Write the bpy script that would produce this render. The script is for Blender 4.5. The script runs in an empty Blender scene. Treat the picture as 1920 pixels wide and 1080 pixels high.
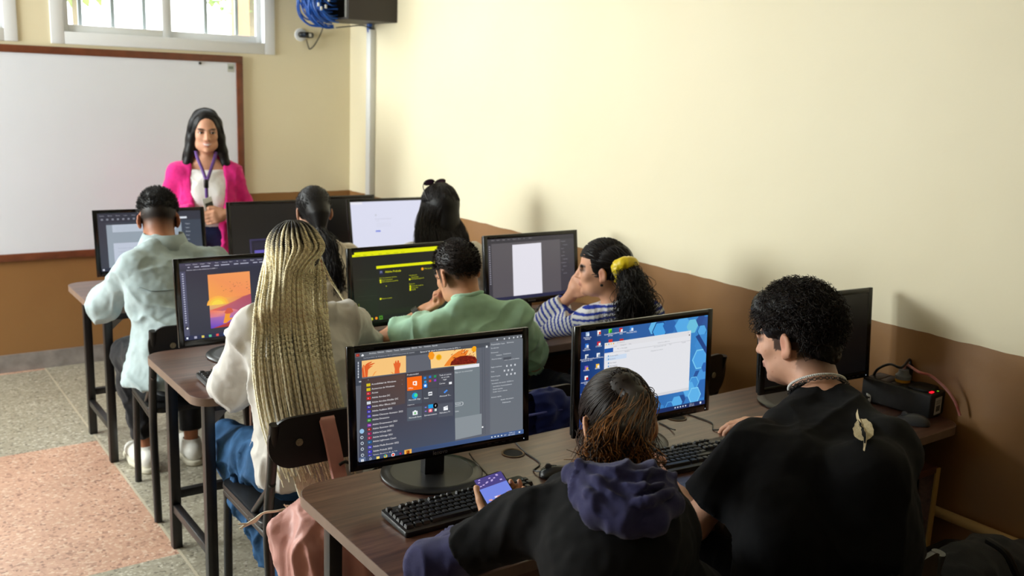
import bpy, bmesh, math, random
import numpy as np
from mathutils import Vector, Matrix
random.seed(7); RNG = np.random.default_rng(11)
sc = bpy.context.scene
COL = sc.collection
PI = math.pi

# ------------------------------------------------------------------ camera
CAM = Vector((0, 0, 1.77)); FPX = 1789.39
YAW, PITCH, ROLL = -0.624820, 1.362178, 0.0399632
CR = (Matrix.Rotation(YAW, 3, 'Z') @ Matrix.Rotation(PITCH, 3, 'X') @ Matrix.Rotation(ROLL, 3, 'Z'))
def P(px, py, Y):
    """point of the photograph at pixel (px,py) lying in the room at distance Y from the camera wall"""
    d = CR @ Vector(((px - 960) / FPX, -(py - 540) / FPX, -1))
    return CAM + d * (Y / d.y)
def PZ(px, py, Z):
    d = CR @ Vector(((px - 960) / FPX, -(py - 540) / FPX, -1))
    return CAM + d * ((Z - CAM.z) / d.z)
def PX(px, py, X):
    d = CR @ Vector(((px - 960) / FPX, -(py - 540) / FPX, -1))
    return CAM + d * (X / d.x)
cd = bpy.data.cameras.new('camera'); cam = bpy.data.objects.new('camera', cd); COL.objects.link(cam)
cam.matrix_world = Matrix.Translation(CAM) @ CR.to_4x4()
cd.sensor_width = 36; cd.lens = FPX * 36 / 1920; cd.clip_start = .05
cd.dof.use_dof = True; cd.dof.focus_distance = 2.35; cd.dof.aperture_fstop = 4.5
sc.camera = cam
vs = sc.view_settings
vs.view_transform = 'Standard'; vs.look = 'None'; vs.gamma = 1; vs.exposure = 0; vs.use_curve_mapping = False
sc.cycles.use_denoising = True
sc.cycles.max_bounces = 7; sc.cycles.diffuse_bounces = 4; sc.cycles.transparent_max_bounces = 8
sc.cycles.sample_clamp_indirect = 6

# ------------------------------------------------------------------ materials
def lin(c):
    return tuple(((v / 255) / 12.92 if v / 255 <= .04045 else ((v / 255 + .055) / 1.055) ** 2.4) for v in c[:3])
def c4(c): return lin(c) + (1,)
MATS = {}
def mat(name, col, rough=.55, metal=0, noise=0, nscale=40, bump=0, bscale=200, attr=None, spec=.5, sheen=0, coat=0, emit=None, estr=1, sss=0, col2=None, anis=None):
    if name in MATS: return MATS[name]
    m = bpy.data.materials.new(name); m.use_nodes = True; nt = m.node_tree; N = nt.nodes; L = nt.links
    b = N['Principled BSDF']; b.inputs['Roughness'].default_value = rough; b.inputs['Metallic'].default_value = metal
    b.inputs['Specular IOR Level'].default_value = spec; b.inputs['Sheen Weight'].default_value = sheen; b.inputs['Coat Weight'].default_value = coat
    if sss: b.inputs['Subsurface Weight'].default_value = sss; b.inputs['Subsurface Radius'].default_value = (.012, .005, .003)
    tc = N.new('ShaderNodeTexCoord')
    src = None
    if attr:
        a = N.new('ShaderNodeAttribute'); a.attribute_name = attr; src = a.outputs['Color']
    if noise or col2:
        nz = N.new('ShaderNodeTexNoise'); nz.inputs['Scale'].default_value = nscale; nz.inputs['Detail'].default_value = 5
        L.new(tc.outputs['Object'], nz.inputs['Vector'])
        mx = N.new('ShaderNodeMix'); mx.data_type = 'RGBA'
        if src is None:
            rp = N.new('ShaderNodeMapRange'); rp.inputs['From Min'].default_value = .3; rp.inputs['From Max'].default_value = .7
            L.new(nz.outputs['Fac'], rp.inputs['Value']); L.new(rp.outputs['Result'], mx.inputs['Factor'])
            k = lin(col2) if col2 else tuple(v * (1 - noise) for v in lin(col))
            mx.inputs[6].default_value = c4(col); mx.inputs[7].default_value = k + (1,)
        else:
            mx.blend_type = 'MULTIPLY'; mx.inputs['Factor'].default_value = noise
            L.new(src, mx.inputs[6]); L.new(nz.outputs['Fac'], mx.inputs[7])
        L.new(mx.outputs[2], b.inputs['Base Color'])
    elif src is not None: L.new(src, b.inputs['Base Color'])
    else: b.inputs['Base Color'].default_value = c4(col)
    if bump:
        nb = N.new('ShaderNodeTexNoise'); nb.inputs['Scale'].default_value = bscale; nb.inputs['Detail'].default_value = 4
        L.new(tc.outputs['Object'], nb.inputs['Vector'])
        bp = N.new('ShaderNodeBump'); bp.inputs['Strength'].default_value = bump; bp.inputs['Distance'].default_value = .004
        L.new(nb.outputs['Fac'], bp.inputs['Height']); L.new(bp.outputs['Normal'], b.inputs['Normal'])
    if emit is not None:
        b.inputs['Emission Color'].default_value = c4(emit); b.inputs['Emission Strength'].default_value = estr
    MATS[name] = m; return m

# ------------------------------------------------------------------ mesh helpers
def link(o, parent=None, label=None, cat=None, group=None, kind=None):
    COL.objects.link(o)
    if parent is not None: o.parent = parent
    tag(o, label, cat, group, kind); return o
def tag(o, label=None, cat=None, group=None, kind=None):
    if label: o['label'] = label
    if cat: o['category'] = cat
    if group: o['group'] = group
    if kind: o['kind'] = kind
    return o
def empty(name, loc=(0, 0, 0), rz=0, label=None, cat=None, group=None):
    o = bpy.data.objects.new(name, None); o.empty_display_size = .05; o.location = loc; o.rotation_euler = (0, 0, rz)
    return link(o, None, label, cat, group)
class MB:
    def __init__(s): s.bm = bmesh.new()
    def _add(s, vs, M=None):
        if M is not None:
            for v in vs: v.co = M @ v.co
    def box(s, lo, hi, bev=0, M=None, seg=2):
        bm = s.bm
        r = bmesh.ops.create_cube(bm, size=1)
        vs = r['verts']; lo = Vector(lo); hi = Vector(hi); c = (lo + hi) / 2; d = hi - lo
        for v in vs: v.co = Vector((v.co.x * d.x, v.co.y * d.y, v.co.z * d.z)) + c
        if bev:
            es = list({e for v in vs for e in v.link_edges})
            g = bmesh.ops.bevel(bm, geom=es, offset=bev, segments=seg, affect='EDGES', profile=.5)
            vs = list({v for v in g['verts']} | {v for v in vs if v.is_valid})
        s._add(vs, M); return s
    def prism(s, pts, z0, z1, bev=0, M=None, seg=2):
        bm = s.bm
        a = [bm.verts.new((x, y, z0)) for x, y in pts]; b = [bm.verts.new((x, y, z1)) for x, y in pts]
        n = len(pts); fs = [bm.faces.new(a[::-1]), bm.faces.new(b)]
        for i in range(n): bm.faces.new((a[i], a[(i + 1) % n], b[(i + 1) % n], b[i]))
        vs = a + b
        if bev:
            es = [e for f in fs for e in f.edges]
            g = bmesh.ops.bevel(bm, geom=es, offset=bev, segments=seg, affect='EDGES', profile=.5)
            vs = list({v for v in g['verts']} | {v for v in vs if v.is_valid})
        s._add(vs, M); return s
    def lathe(s, prof, n=32, M=None):
        bm = s.bm; rings = []; vs = []
        for r, z in prof:
            if r < 1e-6: ring = [bm.verts.new((0, 0, z))]
            else: ring = [bm.verts.new((r * math.cos(2 * PI * i / n), r * math.sin(2 * PI * i / n), z)) for i in range(n)]
            rings.append(ring); vs += ring
        for a, b in zip(rings, rings[1:]):
            for i in range(n):
                j = (i + 1) % n
                if len(a) == 1 and len(b) == 1: continue
                if len(a) == 1: bm.faces.new((a[0], b[j], b[i]))
                elif len(b) == 1: bm.faces.new((a[i], a[j], b[0]))
                else: bm.faces.new((a[i], a[j], b[j], b[i]))
        s._add(vs, M); return s
    def cyl(s, p0, p1, r, n=16, r1=None):
        p0 = Vector(p0); p1 = Vector(p1); d = p1 - p0; l = d.length
        M = Matrix.Translation(p0) @ d.to_track_quat('Z', 'Y').to_matrix().to_4x4()
        r1 = r if r1 is None else r1
        return s.lathe([(0, 0), (r, 0), (r1, l), (0, l)], n, M)
    def tube(s, pts, r, n=10, sub=6, closed=False, taper=None):
        pts = [Vector(p) for p in pts]
        if sub > 1 and len(pts) > 2: pts = catmull(pts, sub)
        bm = s.bm; rings = []; up = Vector((0, 0, 1)); prev = None
        for i, p in enumerate(pts):
            t = (pts[min(i + 1, len(pts) - 1)] - pts[max(i - 1, 0)]).normalized()
            if prev is None: u = t.cross(Vector((.3, .5, .81))).normalized()
            else: u = (prev - t * prev.dot(t)).normalized()
            prev = u; v = t.cross(u)
            rr = r if taper is None else r * taper(i / (len(pts) - 1))
            rings.append([bm.verts.new(p + (u * math.cos(2 * PI * k / n) + v * math.sin(2 * PI * k / n)) * rr) for k in range(n)])
        for a, b in zip(rings, rings[1:]):
            for k in range(n): bm.faces.new((a[k], a[(k + 1) % n], b[(k + 1) % n], b[k]))
        bm.faces.new(rings[0][::-1]); bm.faces.new(rings[-1]); return s
    def build(s, name, m, parent=None, smooth=True, angle=40, **kw):
        bmesh.ops.recalc_face_normals(s.bm, faces=s.bm.faces)
        me = bpy.data.meshes.new(name); s.bm.to_mesh(me); s.bm.free()
        return mesh_obj(name, me, m, parent, smooth, angle, **kw)
def mesh_obj(name, me, m, parent=None, smooth=True, angle=40, **kw):
    ms = m if isinstance(m, (list, tuple)) else [m]
    for x in ms: me.materials.append(x)
    if smooth:
        me.shade_smooth()
        if angle < 180: me.set_sharp_from_angle(angle=math.radians(angle))
    o = bpy.data.objects.new(name, me)
    return link(o, parent, **kw)
def catmull(pts, sub):
    out = []
    n = len(pts)
    for i in range(n - 1):
        p0, p1, p2, p3 = pts[max(i - 1, 0)], pts[i], pts[i + 1], pts[min(i + 2, n - 1)]
        for k in range(sub):
            t = k / sub
            out.append(.5 * ((2 * p1) + (p2 - p0) * t + (2 * p0 - 5 * p1 + 4 * p2 - p3) * t * t + (3 * p1 - p0 - 3 * p2 + p3) * t ** 3))
    out.append(pts[-1]); return out
def rrect(x0, y0, x1, y1, r, n=6):
    out = []
    for cx, cy, a in ((x1 - r, y1 - r, 0), (x0 + r, y1 - r, 90), (x0 + r, y0 + r, 180), (x1 - r, y0 + r, 270)):
        for k in range(n + 1):
            t = math.radians(a + 90 * k / n); out.append((cx + r * math.cos(t), cy + r * math.sin(t)))
    return out
def copy_tree(o, parent=None, depth=0):
    c = o.copy(); COL.objects.link(c)
    if parent is not None: c.parent = parent
    for ch in o.children: copy_tree(ch, c, depth + 1)
    return c
def arr_mesh(name, V, F, cols=None):
    """mesh from numpy arrays (F: quads or tris of one size)"""
    me = bpy.data.meshes.new(name); V = np.asarray(V, np.float32); F = np.asarray(F, np.int32)
    k = F.shape[1]
    me.vertices.add(len(V)); me.vertices.foreach_set('co', V.ravel())
    me.loops.add(F.size); me.loops.foreach_set('vertex_index', F.ravel())
    me.polygons.add(len(F)); me.polygons.foreach_set('loop_start', np.arange(0, F.size, k, dtype=np.int32))
    me.update(calc_edges=True); me.validate()
    if cols is not None:
        a = me.color_attributes.new('Col', 'FLOAT_COLOR', 'POINT')
        c = np.ones((len(V), 4), np.float32); c[:, :3] = cols; a.data.foreach_set('color', c.ravel())
    return me
_txt = {}
def text_geo(s):
    """glyph outlines of a line of writing, cap height about 0.7, as (verts2d, polys)"""
    if s in _txt: return _txt[s]
    cu = bpy.data.curves.new('t', 'FONT'); cu.body = s; cu.resolution_u = 2; cu.fill_mode = 'FRONT'
    o = bpy.data.objects.new('t', cu); COL.objects.link(o)
    me = bpy.data.meshes.new_from_object(o.evaluated_get(bpy.context.evaluated_depsgraph_get()))
    V = [(v.co.x, v.co.y) for v in me.vertices]; F = [tuple(p.vertices) for p in me.polygons]
    bpy.data.objects.remove(o); bpy.data.curves.remove(cu); bpy.data.meshes.remove(me)
    _txt[s] = (V, F); return V, F
# ================================================================== ROOM
XW, YB, ZC = 2.963, 6.101, 3.05      # right wall, back wall, ceiling
XL, YF = -2.3, -6.0                  # left wall, wall behind the camera
def wall_mat(name, seedoff):
    m = bpy.data.materials.new(name); m.use_nodes = True; nt = m.node_tree; N = nt.nodes; L = nt.links; b = N['Principled BSDF']
    g = N.new('ShaderNodeNewGeometry'); sx = N.new('ShaderNodeSeparateXYZ'); L.new(g.outputs['Position'], sx.inputs[0])
    nz = N.new('ShaderNodeTexNoise'); nz.inputs['Scale'].default_value = 9; nz.inputs['Detail'].default_value = 6; L.new(g.outputs['Position'], nz.inputs['Vector'])
    ma = N.new('ShaderNodeMath'); ma.operation = 'MULTIPLY_ADD'; ma.inputs[1].default_value = .012; L.new(nz.outputs['Fac'], ma.inputs[0]); L.new(sx.outputs['Z'], ma.inputs[2])
    gt = N.new('ShaderNodeMath'); gt.operation = 'GREATER_THAN'; gt.inputs[1].default_value = 1.0165; L.new(ma.outputs[0], gt.inputs[0])
    n2 = N.new('ShaderNodeTexNoise'); n2.inputs['Scale'].default_value = 1.7; n2.inputs['Detail'].default_value = 6; L.new(g.outputs['Position'], n2.inputs['Vector'])
    up = N.new('ShaderNodeMix'); up.data_type = 'RGBA'; up.inputs[6].default_value = c4((236, 226, 196)); up.inputs[7].default_value = c4((230, 218, 185)); L.new(n2.outputs['Fac'], up.inputs['Factor'])
    dn = N.new('ShaderNodeMix'); dn.data_type = 'RGBA'; dn.inputs[6].default_value = c4((154, 113, 68)); dn.inputs[7].default_value = c4((142, 101, 58)); L.new(n2.outputs['Fac'], dn.inputs['Factor'])
    mx = N.new('ShaderNodeMix'); mx.data_type = 'RGBA'; L.new(gt.outputs[0], mx.inputs['Factor']); L.new(dn.outputs[2], mx.inputs[6]); L.new(up.outputs[2], mx.inputs[7])
    L.new(mx.outputs[2], b.inputs['Base Color'])
    ro = N.new('ShaderNodeMath'); ro.operation = 'MULTIPLY_ADD'; ro.inputs[1].default_value = .14; ro.inputs[2].default_value = .4; L.new(gt.outputs[0], ro.inputs[0]); L.new(ro.outputs[0], b.inputs['Roughness'])
    nb = N.new('ShaderNodeTexNoise'); nb.inputs['Scale'].default_value = 5; nb.inputs['Detail'].default_value = 8; L.new(g.outputs['Position'], nb.inputs['Vector'])
    bp = N.new('ShaderNodeBump'); bp.inputs['Strength'].default_value = .22; bp.inputs['Distance'].default_value = .02; L.new(nb.outputs['Fac'], bp.inputs['Height']); L.new(bp.outputs['Normal'], b.inputs['Normal'])
    return m
WALL = wall_mat('two_tone_wall_paint', 0)
def floor_mat():
    m = bpy.data.materials.new('terrazzo'); m.use_nodes = True; nt = m.node_tree; N = nt.nodes; L = nt.links; b = N['Principled BSDF']
    g = N.new('ShaderNodeNewGeometry'); sx = N.new('ShaderNodeSeparateXYZ'); L.new(g.outputs['Position'], sx.inputs[0])
    def math_(op, a, bb=None, c=None):
        n = N.new('ShaderNodeMath'); n.operation = op
        for i, v in enumerate((a, bb, c)):
            if v is None: continue
            if isinstance(v, (int, float)): n.inputs[i].default_value = v
            else: L.new(v, n.inputs[i])
        return n.outputs[0]
    X, Y = sx.outputs['X'], sx.outputs['Y']
    # panels 1.34 m square left of the seam, alternately pink and grey
    row = math_('FLOOR', math_('DIVIDE', math_('SUBTRACT', Y, 3.383), 1.335))
    colu = math_('FLOOR', math_('DIVIDE', math_('SUBTRACT', X, .947), 1.335))
    odd = math_('PINGPONG', math_('ADD', row, math_('ADD', colu, 1)), 1)
    pink = math_('MULTIPLY', math_('SUBTRACT', 1, odd), math_('LESS_THAN', X, .947))
    vo = N.new('ShaderNodeTexVoronoi'); vo.inputs['Scale'].default_value = 95; L.new(g.outputs['Position'], vo.inputs['Vector'])
    sp = N.new('ShaderNodeSeparateColor'); L.new(vo.outputs['Color'], sp.inputs[0])
    nz = N.new('ShaderNodeTexNoise'); nz.inputs['Scale'].default_value = 3; nz.inputs['Detail'].default_value = 5; L.new(g.outputs['Position'], nz.inputs['Vector'])
    def ramp(cols, fac):
        r = N.new('ShaderNodeValToRGB'); el = r.color_ramp.elements
        while len(el) < len(cols): el.new(.5)
        for e, (p, c) in zip(el, cols): e.position = p; e.color = c4(c)
        L.new(fac, r.inputs[0]); return r.outputs[0]
    gr = ramp([(0, (118, 112, 98)), (.15, (158, 151, 133)), (.8, (172, 165, 147)), (1, (202, 197, 181))], sp.outputs[0])
    pk = ramp([(0, (146, 108, 92)), (.15, (192, 150, 127)), (.8, (203, 161, 137)), (1, (218, 190, 168))], sp.outputs[0])
    mx = N.new('ShaderNodeMix'); mx.data_type = 'RGBA'; L.new(pink, mx.inputs['Factor']); L.new(gr, mx.inputs[6]); L.new(pk, mx.inputs[7])
    seam = math_('LESS_THAN', math_('ABSOLUTE', math_('SUBTRACT', X, .952)), .005)
    m2 = N.new('ShaderNodeMix'); m2.data_type = 'RGBA'; L.new(seam, m2.inputs['Factor']); L.new(mx.outputs[2], m2.inputs[6]); m2.inputs[7].default_value = c4((196, 186, 164))
    m3 = N.new('ShaderNodeMix'); m3.data_type = 'RGBA'; m3.blend_type = 'MULTIPLY'; m3.inputs['Factor'].default_value = .35
    r3 = ramp([(.3, (180, 178, 172)), (.7, (255, 255, 255))], nz.outputs['Fac']); L.new(m2.outputs[2], m3.inputs[6]); L.new(r3, m3.inputs[7])
    L.new(m3.outputs[2], b.inputs['Base Color']); b.inputs['Roughness'].default_value = .42
    return m
M_white = mat('white_painted_metal', (226, 228, 230), .4)
M_ceil = mat('ceiling_plaster', (196, 190, 174), .9)
STR = dict(kind='structure')
b = MB(); b.box((XL, YF, -.12), (XW + .15, YB + .15, 0)); b.build('floor', floor_mat(), smooth=False, **STR)
b = MB(); b.box((XL, YF, ZC), (XW + .15, YB + .15, ZC + .12)); b.build('ceiling', M_ceil, smooth=False, **STR)
b = MB(); b.box((XW, YF, 0), (XW + .15, YB + .15, ZC)); b.build('wall_right', WALL, smooth=False, **STR)
def pierced(axis, lo, hi, t0, t1, holes, z1=ZC):
    """a wall along one axis with rectangular openings (a0,a1,z0,z1)"""
    b = MB(); xs = sorted({lo, hi, *[h[0] for h in holes], *[h[1] for h in holes]})
    for a0, a1 in zip(xs, xs[1:]):
        hs = [h for h in holes if h[0] <= a0 and h[1] >= a1]
        zz = [(0, z1)] if not hs else [(0, hs[0][2]), (hs[0][3], z1)]
        for q0, q1 in zz:
            if axis == 'x': b.box((a0, t0, q0), (a1, t1, q1))
            else: b.box((t0, a0, q0), (t1, a1, q1))
    return b
W1 = (1.115, 2.405, 1.925, 2.75); W2 = (-1.75, .905, 1.925, 2.75); W3 = (3.9, 5.8, 1.05, 2.6)
pierced('x', XL, XW, YB, YB + .15, [W1, W2]).build('wall_back', WALL, smooth=False, **STR)
pierced('y', YF, YB + .15, XL - .15, XL, [W3]).build('wall_left', WALL, smooth=False, **STR)
b = MB(); b.box((XL - .15, YF - .15, 0), (XW + .15, YF, ZC)); b.build('wall_front', WALL, smooth=False, **STR)
M_marble = mat('grey_marble_skirting', (158, 150, 146), .3, col2=(124, 117, 114), nscale=14)
M_pipe = mat('cream_conduit', (214, 178, 118), .5)
b = MB(); b.box((XL, YB - .014, 0), (XW, YB, .105)); b.build('baseboard_back', M_marble, smooth=False, **STR)
b = MB(); b.box((XW - .014, 2.2, 0), (XW, YB - .014, .105)); b.build('baseboard_right', M_marble, smooth=False, **STR)

def glass_mat():
    m = bpy.data.materials.new('window_glass'); m.use_nodes = True; nt = m.node_tree; N = nt.nodes; L = nt.links
    N.remove(N['Principled BSDF']); out = N['Material Output']
    t = N.new('ShaderNodeBsdfTransparent'); t.inputs[0].default_value = (.96, .98, .97, 1); gl = N.new('ShaderNodeBsdfGlossy'); gl.inputs['Roughness'].default_value = .02
    mx = N.new('ShaderNodeMixShader'); mx.inputs[0].default_value = .05
    L.new(t.outputs[0], mx.inputs[1]); L.new(gl.outputs[0], mx.inputs[2]); L.new(mx.outputs[0], out.inputs[0]); return m
GLASS = glass_mat()
M_bar = mat('grey_grille_bar', (150, 156, 158), .5)
def window(name, W, splits, axis='x', face=YB, outward=1, bars=()):
    a0, a1, z0, z1 = W
    def bx(b, u0, u1, d0, d1, q0, q1, bev=.003):
        d0, d1 = sorted((face + outward * d0, face + outward * d1))
        if axis == 'x': b.box((u0, d0, q0), (u1, d1, q1), bev)
        else: b.box((d0, u0, q0), (d1, u1, q1), bev)
    e = empty(name); e['kind'] = 'structure'
    b = MB(); f = .05                                             # outer frame standing a little proud of the wall
    for u0, u1, q0, q1 in ((a0 - .02, a0 + f, z0 - .02, z1 + .02), (a1 - f, a1 + .02, z0 - .02, z1 + .02), (a0 + f, a1 - f, z0 - .02, z0 + f), (a0 + f, a1 - f, z1 - f, z1 + .02)):
        bx(b, u0, u1, -.012, .10, q0, q1)
    b.build('window_frame', M_white, e)
    us = [a0 + f] + list(splits) + [a1 - f]
    for k, (u0, u1) in enumerate(zip(us, us[1:])):
        b = MB(); g = .032; d0 = .02 + .03 * (k % 2)
        for v0, v1, q0, q1 in ((u0, u0 + g, z0 + f, z1 - f), (u1 - g, u1, z0 + f, z1 - f), (u0 + g, u1 - g, z0 + f, z0 + f + .042), (u0 + g, u1 - g, z1 - f - g, z1 - f)):
            bx(b, v0, v1, d0, d0 + .028, q0, q1)
        sash = b.build('sash', M_white, e)
        b = MB(); bx(b, u0 + g, u1 - g, d0 + .012, d0 + .016, z0 + f + .042, z1 - f - g, 0); b.build('pane', GLASS, sash, smooth=False)
    for u in bars:
        b = MB(); bx(b, u - .011, u + .011, .115, .135, z0, z1, .002); b.build('grille_bar', M_bar, e)
    return e
w1x = [P(x, 50, YB + .12).x for x in (151, 212, 271, 386, 444)]
window('window_1', W1, [P(317, 60, YB).x], bars=w1x)
window('window_2', W2, [-.9, -.05], bars=[-1.55, -1.3, -1.05, -.7, -.45, -.2, .15, .4, .62])
window('window_3', W3, [4.85], axis='y', face=XL, outward=-1)

# outside: trees and a post beyond the back windows
M_leaf = mat('leaf', (176, 208, 120), .6, noise=.5, nscale=6); M_bark = mat('bark', (150, 136, 116), .9)
def tree(x, y, h, r, n, label):
    e = empty('tree', (x, y, 0), 0, label, 'tree', 'trees outside the back windows')
    b = MB(); b.tube([(0, 0, 0), (.05, .02, h * .5), (0, 0, h)], .09, 8, 4, taper=lambda t: 1 - .7 * t); b.build('trunk', M_bark, e)
    V = []; F = []
    for i in range(n):
        d = RNG.normal(size=3); d /= np.linalg.norm(d); c = np.array([0, 0, h]) + d * r * RNG.uniform(.35, 1) ** .6 * np.array([1, 1, .8])
        u = RNG.normal(size=3); u /= np.linalg.norm(u); w = np.cross(u, d); w /= np.linalg.norm(w) + 1e-9; s = RNG.uniform(.05, .11)
        k = len(V); V += [c - u * s, c + w * s * .45, c + u * s, c - w * s * .45]; F.append((k, k + 1, k + 2, k + 3))
    mesh_obj('crown', arr_mesh('crown', V, F), M_leaf, e, smooth=False)
tree(2.2, 11.0, 3.3, 1.1, 2600, 'bright green leafy tree seen through the middle of the right sash')
tree(4.9, 13.2, 3.6, 1.3, 2600, 'pale green tree seen at the right edge of the window')
tree(.4, 13.5, 2.9, .9, 1500, 'distant green tree behind the left sash of the window')
b = MB(); q = P(455, 40, 8.0); b.box((q.x - .06, 8, 0), (q.x + .06, 8.12, 3.4), .01)
b.build('post', mat('orange_post', (205, 150, 110), .7), label='orange brown post standing outside the right sash of the window', cat='post')
b = MB(); b.box((-14, YB + .2, -.3), (16, 24, -.2)); b.build('ground_outside', mat('pale_ground', (190, 190, 180), .9), smooth=False, kind='structure')

# whiteboard
wl, wr, wb, wt = -.27, 2.204, .664, 1.886
e = empty('whiteboard', ((wl + wr) / 2, YB, wb), 0, 'large white board with brown wooden frame on the back wall', 'whiteboard')
M_wood_red = mat('reddish_brown_frame', (122, 66, 40), .4, noise=.35, nscale=18)
M_board = mat('white_melamine', (230, 234, 244), .22, noise=.03, nscale=3)
hw = (wr - wl) / 2; H = wt - wb; fr = .042
b = MB(); b.box((-hw + fr, -.016, fr), (hw - fr, -.001, H - fr)); b.build('board_panel', M_board, e, smooth=False)
for u0, u1, q0, q1 in ((-hw, hw, 0, fr), (-hw, hw, H - fr, H), (-hw, -hw + fr, fr, H - fr), (hw - fr, hw, fr, H - fr)):
    b = MB(); b.box((u0, -.026, q0), (u1, -.001, q1), .003); b.build('frame_rail', M_wood_red, e)
s0 = P(433, 126, YB - .016)
b = MB(); b.box((s0.x - .022 - e.location.x, -.0175, s0.z - .03 - wb), (s0.x + .02 - e.location.x, -.016, s0.z + .022 - wb)); st = b.build('maker_sticker', mat('sticker_grey', (188, 192, 186), .6), e, smooth=False)
b = MB(); b.box((s0.x - .016 - e.location.x, -.0182, s0.z - .012 - wb), (s0.x + .014 - e.location.x, -.0176, s0.z + .006 - wb)); b.build('sticker_print', mat('sticker_green', (120, 130, 118), .6), st, smooth=False)
m0 = P(375.5, 118.5, YB - .02)
b = MB(); b.lathe([(0, .0), (.009, 0), (.008, .007), (0, .008)], 16, Matrix.Translation((m0.x, YB - .0165, m0.z)) @ Matrix.Rotation(PI / 2, 4, 'X'))
b.build('magnet', mat('black_plastic_matt', (22, 22, 24), .5), label='small round black magnet near the top of the white board', cat='magnet')

# wall camera with its cable, network cabinet, cable bundle, trunking
M_blk = mat('black_plastic', (14, 14, 15), .38); M_blk_soft = mat('black_powder_coat', (20, 19, 19), .48)
q = P(573, 66, YB - .03)
e = empty('wall_camera', (q.x, YB, q.z), 0, 'small black webcam clipped over a round white plate on the back wall', 'camera')
R90 = Matrix.Rotation(PI / 2, 4, 'X')
b = MB(); b.lathe([(0, 0), (.042, 0), (.04, .008), (.03, .011), (0, .011)], 28, Matrix.Translation((-.022, 0, .002)) @ R90); b.build('round_plate', M_white, e)
b = MB(); b.box((-.05, -.055, -.017), (.052, -.012, .02), .015, seg=4); b.build('camera_body', M_blk, e)
b = MB(); b.lathe([(0, 0), (.013, 0), (.013, .006), (.009, .004), (0, .004)], 20, Matrix.Translation((-.026, -.055, .002)) @ R90); b.build('lens', mat('lens_glass', (60, 70, 90), .08), e)
b = MB(); b.box((.012, -.0565, -.01), (.03, -.055, .012), .0); b.build('silver_band', mat('silver', (190, 190, 190), .3, .8), e, label='silver band')
pts = [P(574, 73, YB - .03), P(577, 84, YB - .02), P(581, 92, YB - .02), P(590, 84, YB - .02), P(600, 66, YB - .02), P(606, 50, YB - .04)]
b = MB(); b.tube([Vector(p) - e.location for p in pts], .0042, 8, 6); b.build('camera_cable', mat('grey_cable', (70, 66, 60), .5), e)
cx0, cy0, cy1, cz0 = 2.63, 5.44, 5.92, 2.125
e = empty('network_cabinet', (XW, cy0, cz0), 0, 'black metal network cabinet hung high in the corner of the right wall', 'cabinet')
M_cab = mat('cabinet_brown_black', (52, 46, 42), .55)
dx = XW - cx0; dy = cy1 - cy0; t = .012; hz = .5
b = MB(); b.box((-dx, 0, 0), (0, t, hz), .002); b.box((-dx, dy - t, 0), (0, dy, hz), .002); b.box((-dx, t, 0), (0, dy - t, t)); b.box((-dx, t, hz - t), (0, dy - t, hz)); b.box((-t, t, t), (0, dy - t, hz - t)); b.build('cabinet_shell', M_cab, e)
for s in (0.02, dy - .045): b = MB(); b.box((-dx - .004, s, .012), (-dx + .02, s + .025, hz - .012), .001); b.build('rack_rail', mat('cabinet_grey', (120, 118, 112), .5), e)
b = MB(); b.box((-dx + .02, .045, .2), (-.03, dy - .045, .245), .003); sw = b.build('network_switch', M_blk, e)
b = MB()
for k in range(12): b.box((-dx + .0185, .06 + k * .03, .212), (-dx + .02, .078 + k * .03, .232))
b.build('port', mat('port_dark', (60, 60, 66), .4), sw)
M_blue = mat('blue_cable', (28, 84, 168), .42)
bun = empty('hanging_cable_bundle', (cx0 + .02, cy0 + .12, cz0 + .05), 0, 'tangled bundle of blue network cables spilling out of the black cabinet', 'cables')
for k in range(60):
    a0 = RNG.uniform(0, .35); yy = RNG.uniform(-.02, .24); rr = RNG.uniform(.06, .135); cz = RNG.uniform(.02, .13); jx = RNG.uniform(-.03, .02); ph = RNG.uniform(0, 6)
    pts = [(.02, yy + .03, .15 + RNG.uniform(-.02, .05))]
    for j in range(8):
        t_ = .5 + j * .62 + a0
        pts.append((jx - .06 + math.cos(t_) * rr * .95, yy + .03 * math.sin(ph + j) + .02 * j / 8, cz + math.sin(t_) * rr))
    b = MB(); b.tube(pts, .0048, 6, 5); b.build('blue_cable', M_blue, bun)
for k in range(7):
    q = Vector((RNG.uniform(-.19, -.1), RNG.uniform(-.09, -.03), RNG.uniform(-.02, .15))); b = MB(); b.box(q - Vector((.006, .004, .011)), q + Vector((.006, .004, .011)), .002); b.build('clear_plug', mat('clear_plug', (205, 208, 205), .25), bun)
e = empty('cable_trunking', (XW, 5.75, 0), 0, 'white vertical cable trunking on the right wall below the black cabinet', 'trunking')
b = MB(); b.box((-.042, -.03, .02), (-.001, .03, 2.09), .003); b.build('trunking_body', mat('trunking_white', (222, 222, 220), .45), e)
b = MB(); b.tube([(-.022, 0, 2.06), (-.03, .01, 2.1), (-.028, .0, 2.14)], .018, 10, 4); b.build('blue_cable_stub', M_blue, e)
b = MB(); b.tube([P(630, 52, 5.5), P(660, 49, 5.6), P(680, 48, 5.68), P(699, 54, 5.74)], .004, 8, 6)
b.build('thin_cable', M_blk, label='thin black cable sagging under the network cabinet', cat='cable')
b = MB(); b.tube([(XW - .02, -1.2, .423), (XW - .02, 0, .423), (XW - .02, 1.6, .423)], .017, 12, 1)
b.build('wall_conduit', M_pipe, label='cream conduit running along the right wall beside the last desk', cat='conduit')
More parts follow.
